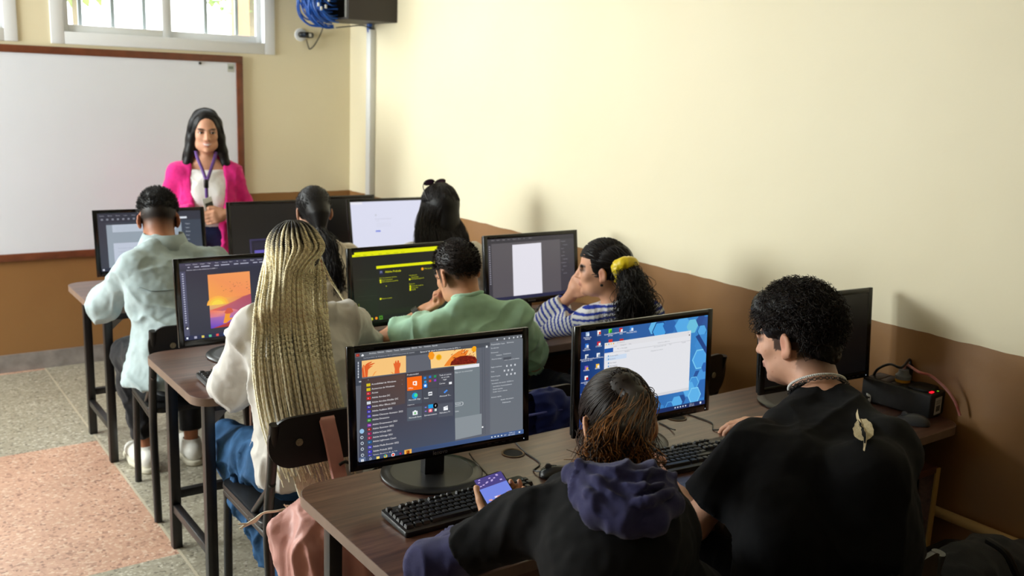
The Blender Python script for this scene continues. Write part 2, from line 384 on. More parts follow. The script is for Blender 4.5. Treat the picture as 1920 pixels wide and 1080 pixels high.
# ================================================================== FURNITURE
def wood_mat(name, c1, c2, c3, rough, sc_=(1.2, 22, 22)):
    m = bpy.data.materials.new(name); m.use_nodes = True; nt = m.node_tree; N = nt.nodes; L = nt.links; b = N['Principled BSDF']
    g = N.new('ShaderNodeNewGeometry'); mp = N.new('ShaderNodeMapping'); mp.inputs['Scale'].default_value = sc_; L.new(g.outputs['Position'], mp.inputs[0])
    nz = N.new('ShaderNodeTexNoise'); nz.inputs['Scale'].default_value = 2.2; nz.inputs['Detail'].default_value = 8; nz.inputs['Roughness'].default_value = .65; nz.inputs['Distortion'].default_value = .6; L.new(mp.outputs[0], nz.inputs['Vector'])
    r = N.new('ShaderNodeValToRGB'); el = r.color_ramp.elements; el.new(.5)
    for e, (p, c) in zip(el, ((.33, c1), (.52, c2), (.7, c3))): e.position = p; e.color = c4(c)
    L.new(nz.outputs['Fac'], r.inputs[0]); L.new(r.outputs[0], b.inputs['Base Color']); b.inputs['Roughness'].default_value = rough; b.inputs['Coat Weight'].default_value = .35; b.inputs['Coat Roughness'].default_value = .22
    bp = N.new('ShaderNodeBump'); bp.inputs['Strength'].default_value = .12; bp.inputs['Distance'].default_value = .001; L.new(nz.outputs['Fac'], bp.inputs['Height']); L.new(bp.outputs['Normal'], b.inputs['Normal'])
    return m
M_desk = wood_mat('dark_wood_laminate', (58, 34, 28), (88, 58, 46), (116, 84, 68), .33)
M_desk_brown = wood_mat('brown_board', (70, 40, 30), (92, 56, 42), (108, 70, 54), .5)
M_edge = mat('desk_edge_strip', (128, 106, 92), .4, noise=.2, nscale=20)
M_tube = mat('black_square_tube', (30, 27, 27), .36, noise=.25, nscale=60)
M_hole = mat('brown_grommet', (84, 60, 24), .5); M_holed = mat('hole_dark', (10, 8, 6), .9)
TOP = .75
DESKS = [(4.31, .885, 2.93), (2.92, .885, 2.93), (1.53, .885, 2.945)]
DLAB = ['dark wood computer desk farthest from the camera, at the front of the class', 'dark wood computer desk of the middle row, between the woman with braids and the wall', 'dark wood computer desk nearest the camera, with two keyboards and a black power unit']
def make_desk(yf, xa, xb, label, holes=()):
    D = .62; W = xb - xa
    e = empty('computer_desk', (xa, yf, 0), 0, label, 'desk', 'computer desks in three rows')
    b = MB(); b.prism(rrect(.0015, .0015, W - .0015, D - .0015, .07, 8), TOP - .026, TOP, .0015, seg=1); top = b.build('tabletop', M_desk, e)
    b = MB(); o = rrect(0, 0, W, D, .0715, 8); i = rrect(.003, .003, W - .003, D - .003, .0685, 8); n = len(o)
    va = [[b.bm.verts.new((x, y, z)) for x, y in q] for q, z in ((o, TOP - .0275), (o, TOP - .0008), (i, TOP - .0008), (i, TOP - .0275))]
    for r in range(4):
        for k in range(n): b.bm.faces.new((va[r][k], va[r][(k + 1) % n], va[(r + 1) % 4][(k + 1) % n], va[(r + 1) % 4][k]))
    b.build('edge_strip', M_edge, e)
    for hx, hy in holes:
        b = MB(); b.lathe([(.031, .0004), (.034, .0022), (.03, .003), (.027, .0004), (.026, -.0)], 28, Matrix.Translation((hx - xa, hy - yf, TOP)))
        gr = b.build('grommet', M_hole, e)
        b = MB(); b.lathe([(0, .0009), (.0275, .0009)], 28, Matrix.Translation((hx - xa, hy - yf, TOP))); b.build('cable_hole', M_holed, gr)
    s = .036
    xs = (.052, W / 2, W - .10); ys = (.085, .505)
    for x in xs:
        for y in ys:
            b = MB(); b.box((x, y, 0), (x + s, y + s, TOP - .027), .003); b.build('leg', M_tube, e)
        b = MB(); b.box((x + .004, ys[0] + s, .15), (x + s - .004, ys[1], .18), .002); b.build('foot_rail', M_tube, e)
        b = MB(); b.box((x + .002, ys[0] + s, TOP - .062), (x + s - .002, ys[1], TOP - .028), .002); b.build('top_rail', M_tube, e)
    for a, c in zip(xs, xs[1:]):
        b = MB(); b.box((a + s, ys[1] + .004, .20), (c, ys[1] + s - .004, .232), .002); b.build('back_rail', M_tube, e)
        b = MB(); b.box((a + s, ys[0], TOP - .075), (c, ys[0] + .03, TOP - .028), .002); b.build('front_rail', M_tube, e)
    b = MB()
    M = Matrix.Translation((xs[0] + s, ys[0] + .006, 0)) @ Matrix.Rotation(PI / 2, 4, 'X')
    b.prism([(0, TOP - .12), (.0, TOP - .03), (.10, TOP - .03)], -.004, 0, 0, M); b.build('corner_gusset', mat('grey_gusset', (120, 114, 108), .5), e)
    b = MB(); b.box((xs[0] + .30, ys[1] - .03, .30), (W - .05, ys[1] - .012, TOP - .03), .002); b.build('modesty_panel', M_desk_brown, e)
    return e
make_desk(*DESKS[0], DLAB[0]); make_desk(*DESKS[1], DLAB[1])
d3 = make_desk(*DESKS[2], DLAB[2], holes=[PZ(962, 850, TOP)[:2], PZ(1268, 783, TOP)[:2]])
# right end of the near desk: side board with a pale edge and a shelf board
b = MB(); b.box((1.98, .035, .02), (2.0, .5, .60), .002); sb = b.build('side_board', M_desk_brown, d3)
b = MB(); b.box((1.978, .028, .02), (2.002, .0345, .60), .001); b.build('pale_board_edge', mat('pale_raw_edge', (186, 150, 84), .6), sb, label='pale raw edge of the side board')
b = MB(); b.box((1.2, .03, .585), (1.98, .48, .61), .002); b.build('lower_shelf', M_desk_brown, d3)
# small table in the far corner that carries the switched-off monitor
e = empty('corner_table', (2.2, 5.1, 0), 0, 'small dark table in the far right corner behind the first row of monitors', 'table')
b = MB(); b.box((0, 0, .665), (.74, .55, .69), .003); b.build('tabletop', M_desk, e)
for x in (.03, .67):
    for y in (.03, .48): b = MB(); b.box((x, y, 0), (x + .036, y + .036, .665), .002); b.build('leg', M_tube, e)

# ------------------------------------------------------------------ monitors
SW, SH = .515, .313                       # outer size of the panel
SL, SR, ST, SB = .021, .021, .0175, .0245   # bezel widths
M_bez = mat('glossy_black_bezel', (9, 9, 10), .18); M_back = mat('matt_black_shell', (17, 17, 18), .5)
M_base = mat('dark_grey_stand', (38, 38, 40), .36); M_rim = mat('black_stand_rim', (20, 20, 22), .3)
M_logo = mat('grey_lettering', (120, 122, 126), .4)
def screen_mat(name, rough=.3, strength=1.0):
    m = bpy.data.materials.new(name); m.use_nodes = True; nt = m.node_tree; b = nt.nodes['Principled BSDF']
    b.inputs['Base Color'].default_value = (.006, .006, .007, 1); b.inputs['Roughness'].default_value = rough
    a = nt.nodes.new('ShaderNodeAttribute'); a.attribute_name = 'Col'; nt.links.new(a.outputs['Color'], b.inputs['Emission Color']); b.inputs['Emission Strength'].default_value = strength
    return m
M_scr = screen_mat('lit_screen')
def proj(p):
    v = CR.transposed() @ (Vector(p) - CAM); return (960 + FPX * v.x / -v.z, 540 - FPX * v.y / -v.z)
class Screen:
    """a picture on a screen: flat coloured shapes, coordinates u to the right, v downwards, 0..1"""
    def __init__(s): s.V = []; s.F = []; s.C = []; s.z = 0; s.Hm = None; s.crop = (0, 0, 1)
    def setup(s, quad):
        A = []; B = []
        for (x, y), (u, v) in zip(quad, ((0, 0), (1, 0), (1, 1), (0, 1))):
            A += [[x, y, 1, 0, 0, 0, -u * x, -u * y], [0, 0, 0, x, y, 1, -v * x, -v * y]]; B += [u, v]
        s.Hm = np.append(np.linalg.solve(np.array(A, float), np.array(B, float)), 1).reshape(3, 3)
    def at(s, x, y):
        c = s.crop; q = s.Hm @ np.array([c[0] + x / c[2], c[1] + y / c[2], 1.]); return q[0] / q[2], q[1] / q[2]
    def poly(s, pts, col, cols=None):
        s.z += 1; k = len(s.V)
        for i, (u, v) in enumerate(pts):
            s.V.append((min(max(u, 0), 1), min(max(v, 0), 1), s.z)); s.C.append(lin((cols or [col] * len(pts))[i]))
        s.F.append(tuple(range(k, k + len(pts))))
    def rect(s, u0, v0, u1, v1, col, cols=None): s.poly([(u0, v0), (u1, v0), (u1, v1), (u0, v1)], col, cols)
    def px(s, pts, col, cols=None): s.poly([s.at(*p) for p in pts], col, cols)
    def box(s, x0, y0, x1, y1, col):
        """axis-aligned on the screen, corners given in the photograph"""
        a = s.at(x0, y0); b_ = s.at(x1, y1); s.rect(a[0], a[1], b_[0], b_[1], col)
    def icon(s, x, y, h, col, w=None, asp=(SW - SL - SR) / (SH - ST - SB)):
        u, v = s.at(x, y); w = (w or h) / asp; s.rect(u - w / 2, v - h / 2, u + w / 2, v + h / 2, col)
    def disc(s, x, y, r, col, n=14, uv=False, rot=0, asp=(SW - SL - SR) / (SH - ST - SB)):
        u, v = (x, y) if uv else s.at(x, y)
        s.poly([(u + r / asp * math.cos(rot + 2 * PI * k / n), v + r * math.sin(rot + 2 * PI * k / n)) for k in range(n)], col)
    def text(s, x, y, st, h, col, uv=False, centre=False, asp=(SW - SL - SR) / (SH - ST - SB)):
        u, v = (x, y) if uv else s.at(x, y)
        V, F = text_geo(st); s.z += 1; k = len(s.V)
        w = max(p[0] for p in V) if V else 0
        if centre: u -= w * h / asp / 2
        for X, Y in V: s.V.append((u + X * h / asp, v - Y * h, s.z)); s.C.append(lin(col))
        s.F += [tuple(k + i for i in f) for f in F]
    def mesh(s):
        w = SW - SL - SR; h = SH - ST - SB
        me = bpy.data.meshes.new('screen')
        me.from_pydata([(-SW / 2 + SL + u * w, -.0002 - .00002 * z, SB + (1 - v) * h) for u, v, z in s.V], [], s.F)
        a = me.color_attributes.new('Col', 'FLOAT_COLOR', 'POINT')
        a.data.foreach_set('color', np.array([c + (1,) for c in s.C], np.float32).ravel()); return me
def monitor(x, y, zb, yaw, tilt, label, painter=None, desk=TOP, off=.07, group='black widescreen monitors on the desks', neck=True):
    """x,y,zb: middle of the lower edge of the panel; the stand's disc stands on the desk behind it"""
    c, s_ = math.cos(yaw), math.sin(yaw)
    e = empty('computer_monitor', (x - s_ * off, y + c * off, desk), yaw, label, 'monitor', group)
    Mt = Matrix.Translation((0, -off, zb - desk)) @ Matrix.Rotation(-tilt, 4, 'X')
    b = MB(); t = .011
    b.box((-SW / 2, -.001, 0), (-SW / 2 + SL, t, SH), .0025); b.box((SW / 2 - SR, -.001, 0), (SW / 2, t, SH), .0025)
    b.box((-SW / 2 + SL - .003, -.001, SH - ST), (SW / 2 - SR + .003, t, SH), .0025); b.box((-SW / 2 + SL - .003, -.001, 0), (SW / 2 - SR + .003, t, SB), .0025)
    bz = b.build('bezel', M_bez, e); bz.matrix_local = Mt
    b = MB(); b.box((-SW / 2 + .004, t, .004), (SW / 2 - .004, t + .012, SH - .004), .004)
    b.prism(rrect(-.16, .05, .16, .26, .02), 0, .022, .006, Matrix.Translation((0, t + .010, 0)) @ Matrix(((1, 0, 0, 0), (0, 0, 1, 0), (0, 1, 0, 0), (0, 0, 0, 1))))
    o = b.build('back_shell', M_back, e); o.matrix_local = Mt
    S = Screen()
    w = SW - SL - SR; h = SH - ST - SB
    W_ = Matrix.Translation(e.location) @ Matrix.Rotation(yaw, 4, 'Z') @ Mt
    S.setup([proj(W_ @ Vector((-SW / 2 + SL + u * w, 0, SB + (1 - v) * h))) for u, v in ((0, 0), (1, 0), (1, 1), (0, 1))])
    if painter: painter(S)
    else: S.rect(0, 0, 1, 1, (5, 5, 6))
    o = mesh_obj('screen', S.mesh(), M_scr, e, smooth=False); o.matrix_local = Mt
    def lettering(st, hgt, cx, cz, name, m):
        V, F = text_geo(st); wd = max(p[0] for p in V) * hgt
        me = bpy.data.meshes.new(name); me.from_pydata([(cx - wd / 2 + X * hgt, -.0014, cz + Y * hgt) for X, Y in V], [], F)
        o = mesh_obj(name, me, m, e, smooth=False); o.matrix_local = Mt
    lettering('lenovo', .0155, -.012, .0075, 'badge_lettering', M_logo)
    lettering('ThinkVision', .0085, -SW / 2 + .05, SH - .0125, 'model_lettering', mat('faint_lettering', (58, 58, 62), .4))
    b = MB(); b.box((SW / 2 - .018, -.0016, .008), (SW / 2 - .016, -.0009, .010)); o = b.build('power_light', mat('white_led', (230, 240, 255), .4, emit=(220, 235, 255), estr=.8), e); o.matrix_local = Mt
    b = MB()
    for k in range(4): b.box((SW / 2 - .13 + k * .022, -.0012, .009), (SW / 2 - .118 + k * .022, -.0009, .012))
    o = b.build('button_row', mat('button_mark', (34, 34, 37), .4), e); o.matrix_local = Mt
    b = MB(); b.box((-.029, .052 - off, .008), (.029, .012, zb - desk + .09), .004); b.build('stand_neck', M_back, e)
    b = MB(); R = .136
    b.lathe([(0, .0105), (R - .026, .0105)], 56); b.build('stand_plate', M_base, e)
    b = MB(); b.lathe([(0, 0.0005), (R - .004, .0005), (R, .003), (R, .006), (R - .003, .009), (R - .026, .0115), (R - .028, .0095)], 56); b.build('stand_rim', M_rim, e)
    return e
# ---- what the screens show
def scr_menu(S):
    S.crop = (640, 600, 3.6); B = S.box
    S.rect(0, 0, 1, 1, (96, 100, 110))
    S.rect(0, 0, 1, .042, (92, 96, 102)); S.rect(0, .042, .79, .083, (74, 78, 86)); S.rect(.79, .042, 1, .075, (84, 82, 86))
    S.rect(0, .083, .036, .30, (66, 72, 84)); S.icon(110, 238, .026, (150, 40, 34), .034); S.text(102, 243, 'Ai', .02, (240, 120, 90))
    S.poly([S.at(134, 240), S.at(143, 229), S.at(152, 237), S.at(150, 244), S.at(136, 246)], (225, 228, 232))
    for x, y, t_ in ((187, 232, 'Archivo'), (244, 224, 'Edición'), (300, 217, 'Objeto'), (353, 211, 'Texto'), (398, 205, 'Seleccionar'), (474, 194, 'Efecto'), (522, 189, 'Ver'), (556, 185, 'Ventana'), (612, 179, 'Ayuda')):
        S.text(x, y, t_, .022, (214, 218, 224))
    S.text(148, 262, 'Cartel portfolio de Windows al 100 % (CMYK/Vista previa de trazado)', .0175, (176, 180, 188)); S.text(532, 221, 'Banner.ai* @ 100,07 % (CMYK/Vista previa de GPU)  ×', .0185, (232, 234, 238))
    for k in range(6): S.icon(114, 290 + k * 19, .02, (180, 184, 192), .012); 
    # picture of two raised hands
    S.px([(137, 276), (435, 240), (436, 353), (140, 388)], (246, 196, 124))
    S.px([(142, 388), (138, 330), (146, 305), (152, 300), (158, 312), (163, 300), (180, 288), (208, 279), (200, 290), (182, 300), (216, 290), (228, 290), (210, 301), (186, 312), (214, 308), (196, 320), (180, 336), (176, 384)], (222, 96, 44))
    S.px([(150, 300), (154, 320), (162, 384), (158, 384), (149, 320)], (250, 170, 100))
    S.px([(358, 362), (360, 330), (352, 300), (350, 288), (358, 296), (362, 282), (368, 270), (374, 290), (380, 270), (388, 274), (390, 290), (398, 286), (399, 304), (390, 330), (393, 358)], (228, 100, 46))
    S.px([(208, 378), (225, 350), (240, 344), (228, 356), (214, 377)], (240, 150, 70)); S.px([(330, 350), (345, 352), (354, 364), (350, 365)], (240, 150, 70))
    # picture with flowers and dark red curls
    S.px([(598, 218), (908, 186), (912, 292), (605, 327)], (250, 206, 132))
    for k in range(9): S.disc(657 + 9 * math.cos(k * .7), 251 + 9 * math.sin(k * .7), .017, (248, 180, 30), 8)
    S.disc(657, 251, .02, (226, 160, 10), 10)
    for k in range(7): S.disc(606 + 10 * math.cos(k), 240 + 16 * math.sin(k), .018, (246, 150, 30), 7)
    for k in range(6): S.disc(900 - 10 * abs(math.cos(k)), 196 + 6 * math.sin(k), .022, (248, 168, 24), 7)
    S.px([(690, 312), (712, 280), (745, 240), (790, 210), (840, 196), (800, 232), (860, 200), (840, 240), (760, 290), (740, 308)], (238, 134, 46))
    S.px([(733, 306), (740, 282), (765, 260), (800, 244), (850, 238), (900, 246), (911, 262), (912, 290), (850, 297), (790, 303)], (112, 30, 20))
    rr = random.Random(4)
    for k in range(90):
        x = rr.uniform(745, 905); y = rr.uniform(252, 294); S.px([(x, y), (x + rr.uniform(5, 14), y - rr.uniform(-6, 9)), (x + 9, y + 3)], rr.choice([(160, 48, 28), (84, 20, 16), (140, 40, 26)]))
    for k in range(16):
        x = rr.uniform(720, 880); y = rr.uniform(206, 250); S.px([(x, y), (x + 16, y - 14), (x + 12, y - 4)], (176, 66, 26))
    # pale dialog, narrow columns and the properties panel
    S.px([(757, 333), (930, 314), (930, 632), (763, 661)], (116, 126, 132)); S.px([(763, 661), (930, 632), (943, 630), (943, 768), (766, 806)], (138, 146, 152)); S.px([(757, 311), (927, 291), (927, 313), (757, 334)], (232, 234, 240))
    S.text(762, 358, 'Elige por su comunidad', .02, (208, 214, 218)); S.text(764, 572, 'Aceptar', .02, (226, 230, 234)); S.text(764, 620, 'Listo', .02, (220, 224, 228))
    for q in (((762, 558), (812, 550)), ((764, 580), (812, 572))):
        S.px([q[0], q[1], (q[1][0], q[1][1] + 2), (q[0][0], q[0][1] + 2)], (226, 230, 234))
    S.px([(812, 550), (818, 554), (818, 568), (812, 574), (815, 566), (815, 556)], (226, 230, 234))
    for x in (947, 962): B(x, 170, x + 3, 770, (74, 80, 88))
    S.px([(1000, 150), (1220, 122), (1220, 735), (1000, 770)], (106, 112, 120))
    for x, y, t_, h in ((1005, 170, 'Propiedades', .021), (1072, 162, 'Capas', .018), (1112, 156, 'Bibliotecas', .018), (1005, 194, 'Sin selección', .017), (1005, 224, 'Documento', .017), (1040, 241, 'Unidades:', .017), (1088, 232, 'Centímetros', .017), (1010, 268, 'Mesa de trabajo:', .017), (1095, 272, 'Editar mesas de trabajo', .018), (1005, 322, 'Regla y cuadrícula', .017), (1005, 352, 'Guías', .017), (1005, 385, 'Ajuste de guías', .017), (1005, 412, 'Preferencias', .017), (1010, 432, 'Incremento de teclado:  0,3528 mm', .017), (1018, 452, 'Usar límites de previsualización', .017), (1018, 471, 'Escalar esquinas', .017), (1018, 488, 'Escalar trazos y efectos', .017), (1006, 525, 'Acciones rápidas', .017), (1070, 540, 'Ajustar documento', .019), (1082, 560, 'Preferencias', .019)):
        S.text(x, y, t_, h, (212, 216, 222))
    for x, y in ((1112, 308), (1140, 304), (1167, 300), (1096, 340), (1122, 337), (1148, 334), (1112, 366), (1140, 362), (1166, 358)): S.icon(x, y, .019, (200, 204, 210), .017)
    B(1088, 252, 1142, 262, (80, 84, 92))
    for x, y in ((1047, 130), (1095, 125), (1128, 121), (1158, 117), (1184, 113), (1208, 109)): S.icon(x, y, .015, (206, 210, 216), .014)
    S.disc(948, 720, .009, (236, 238, 240)); S.icon(976, 178, .02, (220, 224, 228), .02)
    # start menu
    S.px([(131, 396), (757, 313), (763, 816), (112, 930)], (74, 72, 82), [(70, 58, 60), (62, 62, 70), (74, 82, 100), (66, 74, 92)])
    S.px([(158, 400), (425, 362), (425, 560), (165, 620)], (84, 64, 58), [(78, 62, 60), (90, 68, 62), (84, 72, 72), (74, 66, 70)])
    S.icon(122, 414, .012, (190, 190, 194), .022); S.text(174, 409, '^', .02, (214, 214, 218))
    items = [('Accesibilidad de Windows', (214, 190, 30)), ('Accesorios de Windows', (214, 190, 30)), ('Access', (200, 40, 50)), ('Adobe Acrobat DC', (206, 30, 26)), ('Adobe Acrobat Distiller DC', (206, 212, 222)), ('Adobe After Effects 2022', (56, 46, 168)), ('Adobe Audition 2022', (56, 46, 168)), ('Adobe Character Animator 2022', (70, 52, 176)), ('Adobe Dimension', (50, 150, 24)), ('Adobe Dreamweaver 2021', (140, 30, 168)), ('Adobe Illustrator 2022', (150, 30, 24)), ('Adobe InCopy 2021', (150, 20, 82)), ('Adobe InDesign 2021', (164, 20, 66)), ('Adobe Lightroom Classic', (16, 92, 152)), ('Adobe Media Encoder 2022', (60, 56, 184)), ('Adobe Prelude 2022', (54, 44, 190)), ('Adobe Premiere Rush 2.0', (54, 44, 178))]
    ys = [438, 469, 496, 528, 559, 587, 618, 649, 676, 709, 737, 766, 795, 823, 857, 888, 915]
    ab = ['', '', 'A', 'A', '', 'Ae', 'Au', 'Ch', 'Dn', 'Dw', 'Ai', 'Ic', 'Id', 'Lr', 'Me', 'Pl', 'Ru']
    for k, ((t_, c), y) in enumerate(zip(items, ys)):
        yy = y - 2; xx = 178 + k * .65
        S.icon(xx, yy, .026, c, .038); S.text(xx - 7, yy + 5, ab[k], .017, (236, 236, 240)) if ab[k] else None
        S.text(199 + k * .7, yy + 1, t_, .0225, (236, 234, 236))
    for y in (405, 433): S.text(402, y, '-', .02, (214, 214, 218))
    S.text(437, 374, 'Productividad', .021, (226, 226, 230)); S.text(441, 575, 'Explorar', .021, (226, 226, 230))
    cx = (437, 543, 646); dy = -.126
    def tile(k, y, c): 
        x = cx[k]; yo = y + (x - 437) * dy; S.px([(x, yo), (x + 99, yo + 99 * dy), (x + 101, yo + 99 * dy + 90), (x + 2, yo + 90)], c)
    for k, y, c in ((0, 386, (246, 106, 20)), (1, 386, (72, 74, 84)), (2, 386, (74, 76, 86)), (0, 480, (78, 84, 96)), (1, 480, (72, 76, 86)), (2, 480, (72, 76, 88)), (0, 590, (84, 92, 104)), (1, 590, (74, 78, 92)), (2, 590, (82, 86, 98))): tile(k, y, c)
    S.px([(476, 413), (500, 408), (504, 412), (504, 436), (499, 440), (476, 435), (476, 428), (494, 432), (494, 416), (483, 418), (483, 428), (476, 430)], (252, 244, 236)); S.text(446, 464, 'Office', .02, (250, 240, 230))
    for x, y, c in ((558, 388, (40, 130, 220)), (592, 381, (40, 110, 210)), (626, 377, (30, 150, 90)), (560, 414, (40, 150, 220)), (592, 408, (214, 76, 50)), (626, 404, (140, 60, 190))): S.icon(x, y, .021, c, .024)
    S.icon(560, 440, .04, (0, 120, 220)); S.disc(560, 440, .012, (235, 245, 255))
    for x, y, t_ in ((655, 376, 'Todo el correo'), (668, 390, 'en un solo'), (680, 404, 'lugar'), (654, 432, 'Correo')): S.text(x, y, t_, .02, (232, 234, 238))
    S.icon(729, 422, .022, (236, 238, 242), .03)
    S.disc(489, 508, .03, (20, 150, 220)); S.disc(496, 504, .018, (70, 220, 150)); S.text(447, 543, 'Microsoft Edge', .02, (232, 234, 238))
    S.icon(593, 494, .034, (236, 238, 242), .04); S.icon(593, 497, .02, (72, 76, 86), .03); S.px([(583, 505), (592, 494), (597, 500), (602, 494), (604, 503)], (236, 238, 242)); S.text(552, 531, 'Fotos', .02, (232, 234, 238))
    S.px([(683, 484), (704, 466), (711, 472), (690, 492)], (70, 140, 235)); S.text(657, 517, 'Microsoft To...', .02, (232, 234, 238))
    S.icon(491, 624, .036, (236, 240, 244), .05); S.icon(491, 625, .018, (120, 190, 120), .02); S.icon(491, 610, .012, (236, 240, 244), .02); S.text(449, 663, 'Microsoft Store', .02, (232, 234, 238))
    S.icon(596, 579, .036, (30, 160, 225), .05); S.disc(628, 574, .026, (10, 10, 12)); S.text(624, 580, 'd', .026, (236, 240, 244)); S.icon(594, 607, .033, (226, 80, 110), .04); S.disc(594, 607, .012, (250, 200, 190)); S.icon(629, 603, .022, (214, 226, 220)); S.icon(562, 586, .01, (120, 130, 220), .018); S.icon(562, 612, .01, (150, 120, 210), .018)
    S.text(553, 646, 'Entretenimiento', .02, (232, 234, 238))
    S.icon(697, 596, .026, (240, 242, 246), .046); S.px([(681, 584), (710, 574), (712, 580), (683, 590)], (240, 242, 246)); S.text(656, 629, 'Películas y TV', .02, (232, 234, 238))
    for x, y in ((132, 747), (132, 789), (134, 828), (135, 867), (136, 908)): S.disc(x, y, .015 if y > 760 else .022, (150, 190, 226) if y < 760 else (196, 204, 214)); 
    for y in (789, 828, 867, 908): S.disc(133 + (y - 789) * .03, y, .009, (66, 76, 94))
    # task bar
    S.px([(111, 926), (1222, 733), (1222, 766), (112, 968)], (58, 88, 140), [(54, 66, 96), (70, 98, 146), (66, 92, 138), (58, 72, 104)])
    S.px([(113, 927), (156, 919), (157, 955), (114, 964)], (96, 112, 142)); 
    for x, y in ((130, 940), (140, 938), (131, 949), (141, 947)): S.icon(x, y, .0105, (236, 240, 246), .0115)
    S.disc(190, 932, .011, (206, 214, 222)); S.disc(190, 932, .0075, (60, 72, 104)); S.px([(183, 940), (186, 937), (181, 945), (178, 944)], (206, 214, 222))
    S.icon(240, 924, .022, (240, 214, 110), .03); S.disc(291, 915, .018, (226, 190, 40)); S.disc(289, 911, .011, (60, 170, 80)); S.disc(291, 915, .008, (80, 140, 230)); S.disc(342, 905, .018, (240, 240, 240)); S.disc(342, 905, .012, (226, 70, 50)); S.icon(392, 896, .022, (112, 20, 66), .024); S.text(385, 902, 'Id', .02, (240, 90, 160))
    S.px([(417, 874), (466, 865), (467, 899), (418, 907)], (236, 172, 74)); S.icon(442, 887, .03, (120, 34, 10)); S.text(433, 892, 'Ai', .022, (250, 150, 20))
    for x, y in ((1007, 786), (1029, 782), (1050, 779), (1073, 775)): S.icon(x, y, .012, (222, 230, 240), .014)
    S.text(1090, 777, 'ESP', .017, (226, 232, 242)); S.text(1122, 762, '10:46 a. m.', .0165, (230, 236, 244)); S.text(1118, 776, '28/11/2022', .0165, (230, 236, 244)); S.icon(1193, 752, .016, (222, 230, 240), .018)
def scr_hex(S):
    S.rect(0, 0, 1, 1, (36, 84, 150), [(20, 46, 104), (62, 140, 208), (56, 128, 200), (20, 56, 128)])
    rr = random.Random(9); A = 1.742
    def hx(u, v, r, c, ring=None):
        if ring: S.disc(u, v, r, ring, 6, True, 0); r *= .88
        S.disc(u, v, r, c, 6, True, 0)
    S.poly([(.38, 0), (.62, 0), (.5, .32), (.34, .3)], (44, 94, 160))
    for u, v, r, c, g in ((.55, .06, .07, (96, 180, 230), None), (.60, .10, .11, (70, 160, 226), (24, 66, 128)), (.68, .05, .10, (42, 98, 170), None), (.745, .09, .06, (50, 108, 180), None), (.79, .07, .12, (84, 168, 228), None), (.87, .10, .085, (106, 190, 220), None), (.945, .04, .08, (44, 76, 140), None), (1.0, .09, .09, (46, 84, 150), None), (.955, .165, .075, (84, 166, 226), (30, 84, 144)), (1.0, .24, .04, (112, 200, 226), None), (.97, .32, .13, (62, 136, 204), None), (.95, .48, .125, (78, 160, 226), (122, 200, 240)), (.93, .66, .07, (40, 84, 152), (70, 140, 210)), (.975, .68, .09, (74, 150, 218), None), (.9, .74, .08, (66, 144, 212), (110, 190, 236)), (.99, .82, .12, (46, 104, 178), None), (.86, .80, .09, (88, 172, 230), None), (.91, .88, .10, (92, 176, 232), (130, 206, 242)), (.80, .90, .06, (34, 74, 140), None), (.76, .93, .085, (84, 170, 230), None), (.70, .95, .06, (52, 116, 188), (96, 176, 228)), (.63, .97, .06, (60, 132, 200), None), (.995, .58, .06, (46, 100, 176), None)):
        hx(u, v, r, c, g)
    S.crop = (1075, 590, 7.7125)
    S.poly([(.93, .2), (1, .36), (1, .44), (.9, .22)], (34, 66, 130))
    # desktop icons with captions
    def ic(x, y, cs, l1, l2=None, yt=None):
        for k, c in enumerate(cs): S.icon(x + 10 * (k % 2) * 1.2 - 6, y + (6 if k else -3), .042 - .016 * k, c)
        S.text(x - 6, (yt or y + 54), l1, .021, (232, 236, 242), centre=True)
        if l2: S.text(x - 4, (yt or y + 54) + 22, l2, .021, (232, 236, 242), centre=True)
    ic(208, 285, [(160, 186, 214), (220, 230, 240)], 'Papelera de', 'reciclaje'); ic(375, 258, [(244, 240, 236), (226, 70, 40)], 'Brave', yt=306); ic(536, 236, [(120, 216, 40), (30, 150, 30)], 'CorelDRAW 2021', '(64 Bit)', yt=288); ic(690, 222, [(206, 40, 40), (235, 235, 240)], 'Adobe Illustrator', '2022', yt=262); ic(843, 203, [(60, 130, 210), (230, 236, 244)], 'Adobe', 'Photoshop 2022', yt=240)
    ic(196, 450, [(40, 110, 200), (230, 236, 244)], 'Adobe', 'Lightroom...', yt=494); ic(370, 420, [(206, 40, 50), (236, 236, 240)], 'CCleaner', yt=464); ic(196, 606, [(214, 220, 226), (60, 80, 120)], 'AutoCAD Electrical', 'Accessories 22.1', yt=650); ic(362, 584, [(230, 234, 240), (120, 140, 170)], 'Format Factory', yt=628); ic(190, 772, [(130, 90, 190), (230, 180, 60)], 'Audacity', yt=812); ic(352, 742, [(240, 190, 60), (236, 236, 240)], 'Blender', yt=784); ic(188, 916, [(240, 240, 242), (200, 40, 30)], 'AutoCAD 2022', 'English', yt=984); ic(350, 890, [(240, 200, 50), (60, 160, 80)], 'Google Chrome', yt=942); ic(182, 1080, [(240, 240, 242), (200, 40, 30)], 'AutoCAD 2022', 'Español', yt=1150); ic(344, 1054, [(220, 40, 40), (230, 90, 80)], 'AVG', yt=1110)
    S.icon(532, 376, .03, (206, 50, 44), .05); S.icon(690, 368, .03, (190, 40, 44), .05)
    # file browser window
    u0, v0 = S.at(447, 410); S.crop = (1200, 570, 9); u1, _ = S.at(853, 448); S.crop = (1060, 560, 3.6); _, v1 = S.at(825, 617)
    S.rect(u0, v0, u1, v1, (226, 227, 232)); S.rect(u0, v0, u1, v0 + .055, (222, 222, 226)); S.rect(u0, v1 - .03, u1, v1, (212, 213, 218))
    S.crop = (1075, 590, 7.7125)
